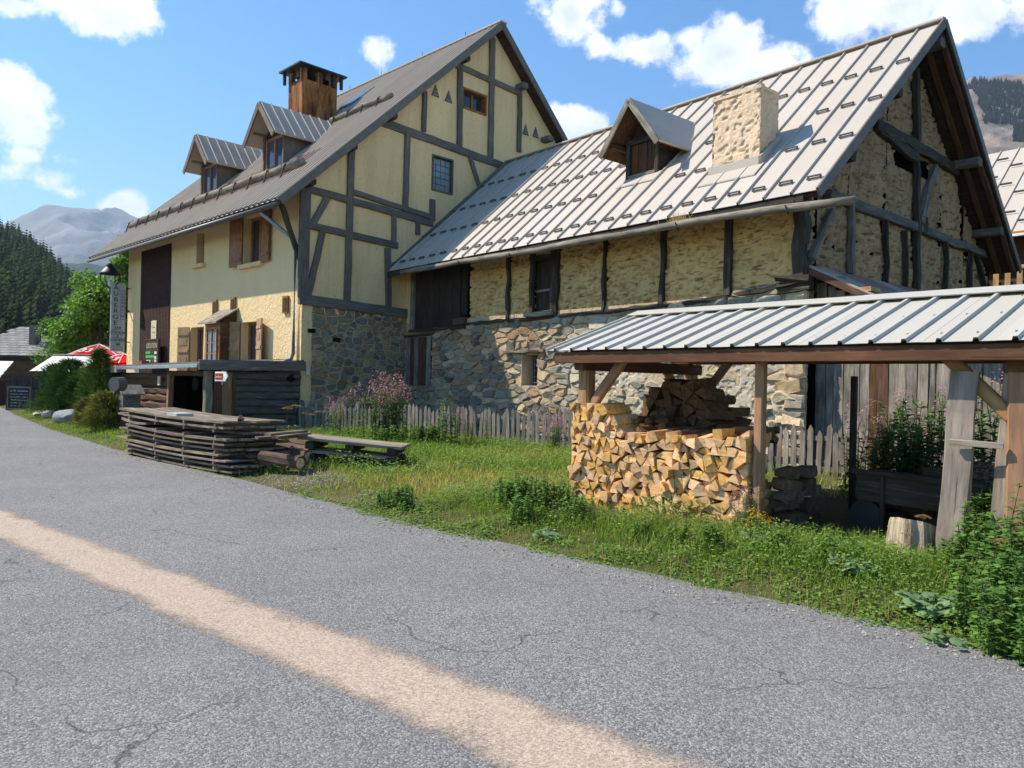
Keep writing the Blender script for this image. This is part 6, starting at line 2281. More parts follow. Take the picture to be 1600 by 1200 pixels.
# ---- roofed wooden box on a stump by the annex, split-wood basket
def build_box():
    x, y = gpt(200, 668, .2)
    b = thing('wooden_box_post', 'small roofed wooden box standing on a post before the annex', 'box', (x, y, gz(x, y)), HOUSE.ang)
    timber('post', (0, 0, -.1), (0, 0, .62), .36, .36, MAT['log_brown'], b, .012)
    timber('side_plank', (-.24, -.14, -.05), (-.24, -.14, 1.0), .05, .2, MAT['pale_shutter'], b, .004)
    G().box(-.2, .25, -.22, .22, .55, 1.02).obj('box_body', MAT['grey_timber'], b)
    for s in (-1, 1):
        g = G(); g.prism([(-.32 if s < 0 else .36, -.3, .98), (.02, -.3, 1.22), (.02, .3, 1.22), (-.32 if s < 0 else .36, .3, .98)], (0, 0, .04)); g.obj('box_roof', MAT['silver_wood'], b)
    x, y = gpt(236, 655, .45)
    k = thing('slat_basket', 'tilted basket of pale upright slats by the annex door', 'basket', (x, y, gz(x, y)), HOUSE.ang)
    for i in range(9):
        q = (i - 4) * .085
        timber('slat', (q, -.02 * abs(i - 4), .10), (q * 1.12, .05 - .02 * abs(i - 4), .62 + .02 * (4 - i)), .02, .075, MAT['pale_shutter'], k, .002, up=(1, 0, 0))
    timber('rim', (-.42, .03, .56), (.42, .03, .50), .03, .05, MAT['log_brown'], k)
    for i in range(5):
        timber('slat', (-.62 + i * .07, .02, .10), (-.62 + i * .07, .03, .48), .02, .06, MAT['shutter'], k, .002, up=(1, 0, 0))
    G().box(-.5, .5, -.1, .25, 0, .1).obj('base', MAT['log_brown'], k)
    # round steel drum hung on the annex end
    x, y = gpt(175, 598, 1.35)
    d = G(); d.tube([(0, 0, 0), (0, .26, 0)], .18, 18)
    tag(d.obj('round_drum', MAT['dark_metal'], None, False, Matrix.Translation((-9.9, 18.9 + .2, 1.38)) @ Matrix.Rotation(-.35, 4, 'Z')), 'round dark metal drum hung at the annex end under the roof', 'drum')
build_box()
# ================================================================== VEGETATION
def rot_basis(n, r):
    a = r.uniform(0, 2 * np.pi, n)
    return np.cos(a), np.sin(a)
def blades(P, h, w, bend, col, r, droop=0.0):
    """grass blades: P (n,3) roots; five vertices each"""
    n = len(P)
    ca, sa = rot_basis(n, r)
    cb, sb = rot_basis(n, r)
    b = bend * h * r.uniform(.3, 1.0, n)
    side = np.column_stack([ca, sa, np.zeros(n)]) * (w / 2)[:, None]
    fwd = np.column_stack([cb, sb, np.zeros(n)])
    mid = P + fwd * (b * .32)[:, None] + np.array([0, 0, 1]) * (h * .58)[:, None]
    tip = P + fwd * b[:, None] + np.array([0, 0, 1]) * (h * (1 - droop))[:, None]
    V = np.stack([P - side, P + side, mid - side * .75, mid + side * .75, tip], 1).reshape(-1, 3)
    i = np.arange(n) * 5
    T = np.concatenate([np.column_stack([i, i + 1, i + 3]), np.column_stack([i, i + 3, i + 2]), np.column_stack([i + 2, i + 3, i + 4])])
    C = np.repeat(col, 5, 0)
    return V, T, C
def leaves(P, D, N, L, W, col, fold=.15):
    """leaf faces: root P, direction D, normal N, length L, width W (arrays); six vertices, folded along the rib"""
    S = np.cross(D, N)
    S /= np.linalg.norm(S, axis=1)[:, None] + 1e-9
    Lk, Wk = L[:, None], W[:, None]
    a = P
    m1 = P + D * Lk * .38
    m2 = P + D * Lk * .72 - N * Lk * .05
    t = P + D * Lk - N * Lk * .18
    V = np.stack([a, m1 - S * Wk * .5 + N * Wk * fold, m1 + S * Wk * .5 + N * Wk * fold, m2 - S * Wk * .36, m2 + S * Wk * .36, t], 1).reshape(-1, 3)
    i = np.arange(len(P)) * 6
    T = np.concatenate([np.column_stack([i, i + 2, i + 1]), np.column_stack([i + 1, i + 2, i + 4]), np.column_stack([i + 1, i + 4, i + 3]), np.column_stack([i + 3, i + 4, i + 5])])
    return V, T, np.repeat(col, 6, 0)
def unit(v):
    return v / (np.linalg.norm(v, axis=1)[:, None] + 1e-9)
class Bag:
    def __init__(s):
        s.V, s.T, s.C, s.n = [], [], [], 0
    def add(s, V, T, C):
        s.V.append(V); s.T.append(T + s.n); s.C.append(C); s.n += len(V)
    def mesh(s, name, mat):
        return fast_mesh(name, np.concatenate(s.V), np.concatenate(s.T), mat, np.concatenate(s.C))
def mixcol(a, b, t):
    return np.array(a)[None] * (1 - t[:, None]) + np.array(b)[None] * t[:, None]

def inside(fr, x, y, x0, x1, y0, y1):
    lx = (x - fr.ox) * fr.c + (y - fr.oy) * fr.s
    ly = -(x - fr.ox) * fr.s + (y - fr.oy) * fr.c
    return (lx > x0) & (lx < x1) & (ly > y0) & (ly < y1)
SPX, SPY = gpt(352, 741, .03)
def verge_points(n, r, dmin, dmax, smin, smax, dist_pow=1.0):
    """random roots on the verge between arc positions smin..smax (index of EP) and distances from the edge"""
    i = r.uniform(smin, smax, n)
    i0 = np.floor(i).astype(int); f = i - i0
    d = dmin + (dmax - dmin) * r.uniform(0, 1, n) ** dist_pow
    p = EP[i0] * (1 - f)[:, None] + EP[i0 + 1] * f[:, None]
    nn = NOR[i0] * (1 - f)[:, None] + NOR[i0 + 1] * f[:, None]
    q = p + nn * d[:, None]
    x, y = q[:, 0], q[:, 1]
    ok = y > 3.0
    u = 800 + FPX * x / np.maximum(y, .1)
    ok &= (u > -60) & (u < 1690)
    ok &= ~inside(SHED, x, y, XL + .05, XR + 1.4, .1, 2.9) & ~inside(BARN, x, y, -15, 8, -.15, 12) & ~inside(HOUSE, x, y, -16, .1, -2.9, 16)
    return x[ok], y[ok], d[ok]
def near_index(y):
    return int(np.argmin(np.abs(EP[:, 1] - y)))
I_A, I_B, I_C, I_D = near_index(1.5), near_index(9.5), near_index(17), near_index(31)
gravel = lambda x, y: np.exp(-(((x + 3.35) / 1.0) ** 2 + ((y - 11.6) / .8) ** 2))
bare = lambda x, y: np.exp(-(((x + 1.9) / .5) ** 2 + ((y - 10.2) / .35) ** 2))
def build_grass():
    r = np.random.default_rng(5)
    bag = Bag()
    # (count, d range, index range, height range, width, power)
    for n, d0, d1, i0, i1, h0, h1, w, pw in ((125000, -.03, 4.2, I_A, I_B, .05, .24, .0062, 1.0), (28000, -.05, .5, I_A, I_B, .03, .10, .006, 1.0), (70000, .0, 7.5, I_B, I_C, .06, .26, .011, 1.0),
                                             (26000, 2.5, 8.0, I_A, I_C, .10, .34, .012, 1.0), (26000, -.05, 3.2, I_C, I_D, .06, .18, .02, 1.0)):
        x, y, d = verge_points(n, r, d0, d1, i0, i1, pw)
        dens = fbm(x * .8, y * .8, 4, 71)
        lush = fbm(x * .45 + 9, y * .45, 3, 83)
        keep = r.uniform(0, 1, len(x)) < np.clip(.35 + 1.4 * (dens - .3), .15, 1) * (1 - .96 * np.clip(gravel(x, y) * 1.3, 0, 1)) * (1 - .8 * bare(x, y)) * np.clip((d + .12) / .3, .12, 1)
        x, y, d, lush, dens = x[keep], y[keep], d[keep], lush[keep], dens[keep]
        z = hgt_d(x, y, d) - .01
        m = len(x)
        tall = np.clip((d - .1) / 1.0, .25, 1) * (.55 + .9 * lush)
        mid = np.clip(1 - np.abs(y - 12) / 5, 0, 1) * np.clip((x + 5) / 2, 0, 1)          # mown-looking middle ground
        h = r.uniform(h0, h1, m) * tall * (1 - .45 * mid)
        dry = np.clip((.52 - lush) * 3.2 + .75 * mid + .35 * np.exp(-((d - .25) / .25) ** 2) + r.normal(0, .22, m), 0, 1)
        g1 = mixcol((.105, .19, .028), (.25, .34, .055), r.uniform(0, 1, m))
        g2 = mixcol((.31, .31, .07), (.50, .41, .17), r.uniform(0, 1, m))
        col = g1 * (1 - dry[:, None]) + g2 * dry[:, None]
        bag.add(*blades(np.column_stack([x, y, z]), h, np.full(m, w) * r.uniform(.7, 1.4, m), .75, col, r, .12))
    # broad little leaves of clover and plantain between the blades
    for n, d0, d1, i0, i1, s in ((75000, .02, 3.6, I_A, I_B, .032), (30000, .1, 7, I_B, I_C, .045)):
        x, y, d = verge_points(n, r, d0, d1, i0, i1)
        cl = fbm(x * 1.7 + 3, y * 1.7, 3, 91)
        keep = (cl > .46) & (gravel(x, y) < .3)
        x, y, d, cl = x[keep], y[keep], d[keep], cl[keep]
        m = len(x)
        z = hgt_d(x, y, d) + r.uniform(.0, .26, m) * np.clip(d, .15, 1) * np.clip((cl - .45) * 5, .2, 1.2)
        ca, sa = rot_basis(m, r)
        D = unit(np.column_stack([ca, sa, r.uniform(-.1, .7, m)]))
        N = unit(np.column_stack([r.normal(0, .35, m), r.normal(0, .35, m), np.ones(m)]))
        col = mixcol((.085, .175, .033), (.24, .36, .075), r.uniform(0, 1, m))
        bag.add(*leaves(np.column_stack([x, y, z]), D, N, s * r.uniform(.6, 1.6, m), s * .62 * r.uniform(.6, 1.5, m), col))
    # rusty seed heads of dock and sorrel near the road
    x, y, d = verge_points(1500, r, .1, 1.6, I_A, I_C)
    k = fbm(x * 1.2, y * 1.2, 3, 55) > .5
    x, y, d = x[k], y[k], d[k]
    m = len(x)
    z = hgt_d(x, y, d)
    bag.add(*blades(np.column_stack([x, y, z]), r.uniform(.10, .22, m), np.full(m, .008), .3, mixcol((.26, .20, .06), (.42, .33, .14), r.uniform(0, 1, m)), r))
    # tiny flowers
    for cc, n in (((.75, .55, .02), 420), ((.75, .75, .70), 160)):
        x, y, d = verge_points(n, r, .3, 4.5, I_A, I_C)
        m = len(x)
        z = hgt_d(x, y, d) + r.uniform(.10, .26, m)
        for k in range(5):
            q = 2 * math.pi * k / 5
            D = unit(np.column_stack([np.full(m, math.cos(q)), np.full(m, math.sin(q)), np.full(m, .35)]))
            N = np.tile([[0., 0., 1.]], (m, 1))
            bag.add(*leaves(np.column_stack([x, y, z]), D, N, np.full(m, .016), np.full(m, .014), np.tile([cc], (m, 1))))
    tag(link('grass', bag.mesh('grass', MAT['leaf'])), 'rough green and dry grass covering the roadside verge', 'grass', kind='stuff')
    # loose grit along the asphalt edge and on the bare patch
    g = Bag()
    for n, d0, d1, i0, i1 in ((3600, -.25, .18, I_A, I_C), (3500, .0, 2.2, near_index(10.4), near_index(13.2))):
        x, y, d = verge_points(n, r, d0, d1, i0, i1)
        if d1 > 1:
            k = gravel(x, y) > .35
            x, y, d = x[k], y[k], d[k]
        m = len(x)
        z = np.where(d < .0, .0, hgt_d(x, y, d)) + .002
        s = r.uniform(.005, .017, m)
        P = np.column_stack([x, y, z])
        off = np.array([(1, 0, .1), (-.5, .8, .0), (-.5, -.8, .1), (0, 0, 1.0)])
        V = (P[:, None] + off[None] * s[:, None, None] * r.uniform(.6, 1.3, (m, 4, 1))).reshape(-1, 3)
        i = np.arange(m) * 4
        T = np.concatenate([np.column_stack([i, i + 1, i + 3]), np.column_stack([i + 1, i + 2, i + 3]), np.column_stack([i + 2, i, i + 3])])
        g.add(V, T, np.repeat(mixcol((.16, .15, .14), (.42, .40, .36), r.uniform(0, 1, m)), 4, 0))
    tag(link('gravel', g.mesh('gravel', MAT['stone'])), 'loose pale grit along the asphalt edge and bare patch', 'gravel', kind='stuff')
build_grass()

# ---- single plants: built once per kind, copied with their parts
def stem_plant(name, seed, n_stem, h, spread, leaf_l, leaf_w, per_stem, lcol, flower=None, top_only=0.0, whorl=.3):
    r = np.random.default_rng(seed)
    lf, fl = Bag(), Bag()
    st = G()
    for s in range(n_stem):
        a = r.uniform(0, 6.283); rad = spread * math.sqrt(r.uniform(0, 1))
        hh = h * r.uniform(.7, 1.1)
        bx, by = math.cos(a) * rad, math.sin(a) * rad
        lx, ly = r.normal(0, .07) * hh, r.normal(0, .07) * hh
        pts = [(bx + lx * t * t, by + ly * t * t, hh * t) for t in (0, .35, .7, 1)]
        st.tube(pts, [.007, .006, .005, .003], 4, False, (.12, .14, .05))
        m = per_stem
        t = r.uniform(top_only, .80 if flower else .98, m)
        t.sort()
        P = np.column_stack([bx + lx * t * t, by + ly * t * t, hh * t])
        ca, sa = rot_basis(m, r)
        D = unit(np.column_stack([ca, sa, r.uniform(-.15, .75, m)]))
        N = unit(np.column_stack([-ca * .5 + r.normal(0, .2, m), -sa * .5 + r.normal(0, .2, m), np.ones(m)]))
        k = (1 - .45 * t)
        c = mixcol(lcol[0], lcol[1], r.uniform(0, 1, m))
        lf.add(*leaves(P, D, N, leaf_l * k * r.uniform(.7, 1.3, m), leaf_w * r.uniform(.7, 1.3, m), c))
        if flower == 'spike':
            m = 44
            t = r.uniform(.78, 1.08, m)
            P = np.column_stack([bx + lx * t * t, by + ly * t * t, hh * t])
            ca, sa = rot_basis(m, r)
            k = np.clip(1.15 - t, .05, .4) * .30
            P = P + np.column_stack([ca * k, sa * k, 0 * k])
            D = unit(np.column_stack([ca, sa, r.uniform(-.2, .6, m)]))
            N = unit(np.column_stack([r.normal(0, .5, m), r.normal(0, .5, m), np.ones(m)]))
            fl.add(*leaves(P, D, N, np.full(m, .028), np.full(m, .02), mixcol((.46, .15, .34), (.58, .36, .42), r.uniform(0, 1, m))))
        elif flower == 'yellow':
            m = 10
            P0 = np.array([[bx + lx, by + ly, hh]]) + r.normal(0, .035, (m, 3))
            for q in range(5):
                an = 2 * math.pi * q / 5
                D = unit(np.column_stack([np.full(m, math.cos(an)), np.full(m, math.sin(an)), np.full(m, .5)]))
                fl.add(*leaves(P0, D, np.tile([[0., -.4, 1.]], (m, 1)), np.full(m, .018), np.full(m, .016), np.tile([(.80, .55, .01)], (m, 1))))
        elif flower == 'umbel':
            m = 90
            an, rr = r.uniform(0, 6.283, m), .13 * np.sqrt(r.uniform(0, 1, m))
            P0 = np.column_stack([bx + lx + rr * np.cos(an), by + ly + rr * np.sin(an), hh + .08 - rr * .35 + r.normal(0, .008, m)])
            for q in range(3):
                aq = an + q * 2.1
                D = unit(np.column_stack([np.cos(aq), np.sin(aq), np.full(m, .3)]))
                fl.add(*leaves(P0, D, np.tile([[0., 0., 1.]], (m, 1)), np.full(m, .018), np.full(m, .012), mixcol((.30, .19, .08), (.45, .32, .16), r.uniform(0, 1, m))))
            for q in range(14):
                a2 = q * .449 * 2
                st.tube([(bx + lx, by + ly, hh), (bx + lx + .11 * math.cos(a2), by + ly + .11 * math.sin(a2), hh + .06)], .003, 3, False, (.22, .16, .08))
    out = [('stem', st.mesh('stem', MAT['leaf'])), ('leaves', lf.mesh('leaves', MAT['leaf']))]
    if flower:
        out.append(('flowers', fl.mesh('flowers', MAT['petal'])))
    return name, out
def place_plant(kind, x, y, s, rz, label, cat, group=None, z=None):
    name, parts = kind
    o = thing(name, label, cat, (x, y, gz(x, y) - .02 if z is None else z), rz, group)
    o.scale = (s, s, s)
    for n, me in parts:
        c = link(n, me, o)
        if n != 'stem':
            tag(c, kind='stuff')
    return o
FIRE = [stem_plant('fireweed', 100 + k, 4, 1.15, .16, .15, .030, 54, ((.07, .14, .03), (.18, .27, .07)), 'spike') for k in range(3)]
NETTLE = [stem_plant('leafy_weed', 120 + k, 16, .55, .26, .10, .055, 26, ((.065, .15, .03), (.19, .32, .07)), None) for k in range(3)]
TALLW = [stem_plant('tall_weed', 140 + k, 9, 1.05, .26, .14, .042, 60, ((.055, .13, .03), (.15, .26, .06)), None) for k in range(2)]
YELL = stem_plant('yellow_flower', 150, 6, .55, .12, .07, .02, 22, ((.05, .11, .025), (.12, .2, .05)), 'yellow')
UMB = stem_plant('dry_umbel', 160, 1, .72, .02, .12, .05, 7, ((.18, .17, .05), (.30, .24, .10)), 'umbel')
r6 = random.Random(66)
def lab_fire(where): return 'pink-flowered fireweed growing %s' % where
def fence_side(u, Y, kinds, label, group, n, s0, s1, du):
    for k in range(n):
        uu = u + r6.uniform(-du, du)
        x, y = (uu - 800) / FPX * Y, Y + r6.uniform(-.35, .35)
        place_plant(r6.choice(kinds), x, y, r6.uniform(s0, s1), r6.uniform(0, 6), label, 'wildflower', group)
fence_side(600, 18.0, FIRE, lab_fire('in the thick clump before the picket fence'), 'fireweed clump before the fence', 8, 1.0, 1.35, 30)
fence_side(535, 18.8, FIRE, lab_fire('sparsely near the long planks'), 'fireweed near the planks', 4, .8, 1.0, 28)
fence_side(700, 17.6, FIRE, lab_fire('sparsely against the pale pickets'), 'fireweed against the pickets', 4, .6, .95, 75)
fence_side(868, 16.2, FIRE, lab_fire('low beside the firewood stack'), 'fireweed beside the firewood', 4, .5, .7, 22)
fence_side(640, 17.2, NETTLE + TALLW, 'leafy green weed under the fireweed clump', 'weeds under the fireweed', 6, .8, 1.1, 70)
for k in range(13):                                       # the tall dark bank behind the shed
    t = k / 12
    w = SHED.w(.30 + 2.3 * t + r6.uniform(-.1, .1) - .35, 3.5 + r6.uniform(-.3, .3))
    place_plant(r6.choice(FIRE if k % 2 else TALLW), w.x, w.y, r6.uniform(1.15, 1.55), r6.uniform(0, 6), lab_fire('tall behind the woodshed before the plank wall') if k % 2 else 'tall leafy weed behind the woodshed before the plank wall', 'wildflower' if k % 2 else 'weed', 'tall fireweed behind the shed' if k % 2 else 'tall weeds behind the shed')
for k in range(5):
    w = SHED.w(.02 + .13 * k, 3.0 + .25 * (k % 2))
    place_plant(TALLW[k % 2], w.x, w.y, r6.uniform(.95, 1.25), r6.uniform(0, 6), 'tall dark weed before the pickets behind the shed', 'weed', 'weeds by the pickets behind the shed')
for k in range(3):
    w = SHED.w(-.55 + .22 * k, 3.4)
    place_plant(FIRE[k % 3], w.x, w.y, r6.uniform(.85, 1.2), r6.uniform(0, 6), lab_fire('before the pale stone wall behind the shed'), 'wildflower', 'fireweed by the pale wall')
for u, v, s in ((1158, 835, .42), (1172, 838, .48), (1150, 842, .34)):
    x, y = gpt(u, v, .12)
    place_plant(FIRE[int(s * 100) % 3], x, y, s, s * 9, lab_fire('at the foot of the thin shed post'), 'wildflower', 'fireweed at the post foot')
for u, v, s in ((1176, 850, .6), (1192, 856, .55), (1160, 853, .45)):
    x, y = gpt(u, v, .12)
    place_plant(YELL, x, y, s, s * 7, 'yellow-flowered weed at the foot of the thin shed post', 'wildflower', 'yellow flowers at the post foot')
for u, v, s in ((1415, 882, .42), (1440, 868, .55)):
    x, y = gpt(u, v, .12)
    place_plant(UMB, x, y, s, s * 5, 'dried brown umbel flower head beside the stump', 'wildflower', 'dried umbels by the stump')
x, y = gpt(1562, 935, .12)
place_plant(UMB, x, y, .68, 1.0, 'large dried umbel before the leafy thicket', 'wildflower')
# dark leafy bushes on the verge
for lab, spots in (('low dark leafy bush alone in the short grass', [(618, 784, .55), (634, 786, .6), (602, 781, .42)]),
                   ('dense green weeds massed before the firewood stack', [(800, 800, .75), (835, 802, .85), (862, 806, .8), (885, 800, .7), (815, 812, .6), (790, 790, .7), (905, 815, .55)]),
                   ('leafy weeds along the shaded front of the woodshed', [(1000, 838, .42), (1060, 848, .45), (1110, 858, .5), (1222, 868, .45), (1290, 880, .45), (1330, 884, .4)]),
                   ('tangled green thicket beside the leaning board', [(1525, 880, 1.0), (1550, 905, 1.05), (1580, 890, 1.15), (1605, 920, 1.15), (1535, 935, .8), (1570, 955, .9), (1605, 975, .9), (1500, 900, .6), (1590, 860, 1.2), (1515, 960, .55), (1625, 1000, .8), (1560, 880, 1.1), (1600, 945, 1.1), (1540, 965, .7), (1575, 985, .8), (1610, 1005, .7), (1530, 905, .9), (1575, 925, 1.1), (1555, 990, .6)])):
    for k, (u, v, s) in enumerate(spots):
        x, y = gpt(u, v, .12)
        place_plant(r6.choice(NETTLE) if 'thicket' not in lab or k % 3 else TALLW[k % 2], x, y, s * (1.0 if 'thicket' not in lab or k % 3 else .62), r6.uniform(0, 6), lab, 'bush', lab.split(' ')[0] + ' bushes: ' + lab)
for u, v, s in ((1560, 860, .8), (1590, 850, .9), (1548, 850, .7)):
    x, y = gpt(u, v, .12)
    place_plant(FIRE[int(s * 10) % 3], x, y, s, s * 3, lab_fire('above the tangled thicket by the boards'), 'wildflower', 'fireweed in the thicket')
for u, v, s in ((420, 712, .9), (440, 706, .8), (470, 735, .45), (398, 712, .8), (520, 716, .5)):
    x, y = gpt(u, v, .12)
    place_plant(r6.choice(NETTLE), x, y, s, s * 5, 'bright green weed growing among the loose planks', 'weed', 'weeds among the planks')
for k in range(5):
    x, y = gpt(395 + k * 14, 690, .2)
    place_plant(UMB, x, y + 2.6, r6.uniform(.9, 1.3), k, 'tall dry seed stalk before the grey log wall', 'weed', 'dry stalks by the log wall')
# grey-green butterbur clumps
def butterbur(seed, n, R_):
    r = np.random.default_rng(seed)
    b = Bag()
    st = G()
    for k in range(n):
        a = r.uniform(0, 6.283); rad = R_ * math.sqrt(r.uniform(0.02, 1)); h = r.uniform(.06, .16)
        cx, cy = math.cos(a) * rad, math.sin(a) * rad
        st.tube([(cx * .3, cy * .3, 0), (cx, cy, h)], .004, 4, False, (.16, .2, .09))
        m = 12
        L = r.uniform(.032, .062)
        tl = (r.normal(0, .3), r.normal(0, .3))
        V, C = [], []
        cc = r.uniform(.7, 1.15)
        V.append((cx, cy, h))
        for q in range(m):
            an = a + 2 * math.pi * q / m
            rr = L * (1 + .18 * math.cos(an - a) + (.05 if q % 2 else -.05)) * (.55 if q == m // 2 else 1)
            x_, y_ = math.cos(an) * rr, math.sin(an) * rr
            V.append((cx + x_, cy + y_, h + x_ * tl[0] + y_ * tl[1] - .02 * r.uniform(.4, 1.4)))
        T = np.array([(0, 1 + q, 1 + (q + 1) % m) for q in range(m)])
        b.add(np.array(V), T, np.tile([(.22 * cc, .33 * cc, .18 * cc)], (m + 1, 1)))
    return 'butterbur', [('stem', st.mesh('stem', MAT['leaf'])), ('leaves', b.mesh('leaves', MAT['leaf']))]
BUT = [butterbur(5, 44, .19), butterbur(6, 24, .15)]
for u, v, s, lab in ((1458, 950, 1.0, 'broad pale grey-green butterbur clump at the asphalt edge'), (1482, 988, .8, 'small pale butterbur right on the road edge below the larger clump'), (1335, 905, .9, 'pale broad-leaved butterbur in the grass before the shed bay'),
                     (1440, 886, .7, 'pale broad-leaved plant at the foot of the stump'), (1190, 866, .9, 'broad green leaves beside the foot of the thin post'), (855, 835, .8, 'broad-leaved dock plant before the firewood'), (1585, 1000, .7, 'pale leaves at the road edge below the thicket')):
    x, y = gpt(u, v, .08)
    place_plant(BUT[0 if s > .85 else 1], x, y, s, s * 8, lab, 'plant')

# ================================================================== FAR END OF THE STREET
def tree(name, label, x, y, h, R_, zc, n, seed, cols, trunk_h):
    r = np.random.default_rng(seed)
    t = thing(name, label, 'tree', (x, y, 0))
    st = G()
    st.tube([(0, 0, -.1), (.05, .02, trunk_h * .5), (0, .1, trunk_h)], [.16 * h / 5, .12 * h / 5, .08 * h / 5], 8)
    tr = st.obj('trunk', MAT['bark'], t)
    ctr = []
    for k in range(26):
        d = unit(r.normal(0, 1, (1, 3)))[0]
        c = np.array([0, 0, zc]) + d * np.array([R_, R_, h - zc]) * r.uniform(.35, .92)
        ctr.append((c, r.uniform(.22, .42) * R_))
        G().tube([(0, 0, trunk_h * .8), tuple(c * .6 + np.array([0, 0, trunk_h * .3])), tuple(c)], [.05, .03, .012], 5).obj('limb', MAT['bark'], tr)
    b = Bag()
    per = n // 26
    for c, rad in ctr:
        d = unit(r.normal(0, 1, (per, 3)))
        P = c + d * rad * r.uniform(.45, 1.05, (per, 1)) * np.array([1, 1, .8])
        D = unit(d + r.normal(0, .7, (per, 3)) + np.array([0, 0, -.25]))
        N = unit(r.normal(0, .6, (per, 3)) + np.array([0, 0, 1]) + d * .5)
        b.add(*leaves(P, D, N, r.uniform(.08, .17, per) * h / 5, r.uniform(.06, .11, per) * h / 5, mixcol(*cols, r.uniform(0, 1, per))))
    link('crown', b.mesh('crown', MAT['leaf']), t)
    return t
GR = ((.07, .16, .02), (.18, .31, .05))
tree('broadleaf_tree', 'bright green broadleaf tree behind the inn sign', -21.6, 40.5, 6.9, 2.6, 4.4, 15000, 4, GR, 2.4)
tree('broadleaf_tree', 'low rounded broadleaf tree rising behind the shingled roof', -24.5, 43.5, 5.2, 2.3, 3.4, 11000, 8, ((.05, .12, .016), (.14, .25, .04)), 1.8)
tree('broadleaf_tree', 'small broadleaf tree behind the lantern and inn corner', -19.6, 39.6, 8.9, 1.5, 7.4, 6000, 9, GR, 6.0)
def conifer_shrub(name, label, x, y, h, R_, n, seed, cols, cone=1.0):
    r = np.random.default_rng(seed)
    t = thing(name, label, 'shrub', (x, y, gz(x, y)))
    G().tube([(0, 0, -.05), (0, 0, h * .8)], [.06, .02], 6).obj('stem', MAT['bark'], t)
    b = Bag()
    m = n
    zz = r.uniform(0.02, 1, m) ** .8
    rad = R_ * ((1 - zz) ** cone * .95 + .05) * np.sqrt(r.uniform(.35, 1, m))
    lump = 1 + .28 * np.sin(5 * r.uniform(0, 6.28, m)) * 0
    an = r.uniform(0, 6.283, m)
    rad = rad * (.45 + 1.0 * vnoise(an * 2.2, zz * 5, seed) ** 1.3)
    P = np.column_stack([np.cos(an) * rad, np.sin(an) * rad, zz * h])
    out = np.column_stack([np.cos(an), np.sin(an), np.full(m, .75)])
    D = unit(out + r.normal(0, .35, (m, 3)))
    N = unit(np.column_stack([-np.cos(an) * .4, -np.sin(an) * .4, np.ones(m)]) + r.normal(0, .3, (m, 3)))
    b.add(*leaves(P, D, N, r.uniform(.10, .30, m), r.uniform(.015, .035, m), mixcol(*cols, r.uniform(0, 1, m))))
    link('foliage', b.mesh('foliage', MAT['needle']), t)
PI = ((.022, .06, .018), (.07, .15, .04))
for k, (u, Y, h, R_, lab) in enumerate(((88, 27.5, 1.75, .95, 'bushy dark mountain pine beside the gate'), (110, 26.5, 1.9, 1.1, 'largest dark mountain pine in the bed behind the rocks'), (133, 25.8, 1.55, .9, 'lower dark mountain pine nearest the pointed spruce'))):
    conifer_shrub('mountain_pine', lab, (u - 800) / FPX * Y, Y, h, R_, 7000, 20 + k, PI, .55)
conifer_shrub('dwarf_spruce', 'pointed light green dwarf spruce under the red parasols', (155 - 800) / FPX * 25.0, 25.0, 2.25, .95, 5200, 31, ((.05, .105, .02), (.13, .22, .045)), .8)
# yellow-green bed in front
conifer_shrub('yellow_shrub', 'feathery yellow-green shrub beside the roofed box', -10.95, 20.9, .95, .75, 6000, 33, ((.12, .15, .03), (.27, .25, .07)), .45)
conifer_shrub('yellow_shrub', 'low reddish-green shrub between the rocks and feathery shrub', -12.1, 22.2, .75, .6, 4000, 35, ((.13, .12, .04), (.24, .2, .08)), .45)
def rock(label, x, y, sx, sy, sz, seed, col):
    r = np.random.default_rng(seed)
    import bmesh
    bm = bmesh.new()
    bmesh.ops.create_icosphere(bm, subdivisions=3, radius=1)
    dirs = unit(r.normal(0, 1, (16, 3)))
    lim = r.uniform(.62, .95, 16)
    for v in bm.verts:
        p = np.array(v.co)
        for d, l in zip(dirs, lim):
            k = p @ d
            if k > l:
                p = p - d * (k - l)
        v.co = Vector(p * np.array([sx, sy, sz]))
    me = bpy.data.meshes.new('rock')
    bm.to_mesh(me); bm.free()
    at = me.attributes.new('Col', 'FLOAT_COLOR', 'POINT')
    at.data.foreach_set('color', np.tile(np.array([*col, 1], 'f'), len(me.vertices)))
    me.materials.append(MAT['stone'])
    o = link('rock', me, None, Matrix.Translation((x, y, gz(x, y) + sz * .55)) @ Matrix.Rotation(seed * .7, 4, 'Z'))
    tag(o, label, 'rock')
for lab, u, v, sx, sy, sz, sd, col in (('large pinkish boulder on top of the rock border', 122, 641, .5, .4, .30, 3, (.36, .27, .23)), ('big flat grey rock at the front of the border', 108, 659, .55, .38, .28, 4, (.30, .31, .31)),
                                  ('pale grey rock at the border end', 85, 652, .4, .3, .18, 5, (.40, .38, .35)), ('small jagged pale rock near the chalkboard', 66, 647, .32, .25, .13, 6, (.42, .40, .36)),
                                  ('rounded stone under the metal drum', 174, 637, .3, .3, .24, 7, (.33, .31, .29)), ('lower rounded stone by the annex foot', 178, 645, .32, .28, .2, 8, (.26, .27, .28)), ('rusty stone atop the pile under the drum', 172, 622, .28, .25, .22, 9, (.30, .17, .09))):
    x, y = gpt(u, v, .12)
    rock(lab, x, y, sx, sy, sz, sd, col)
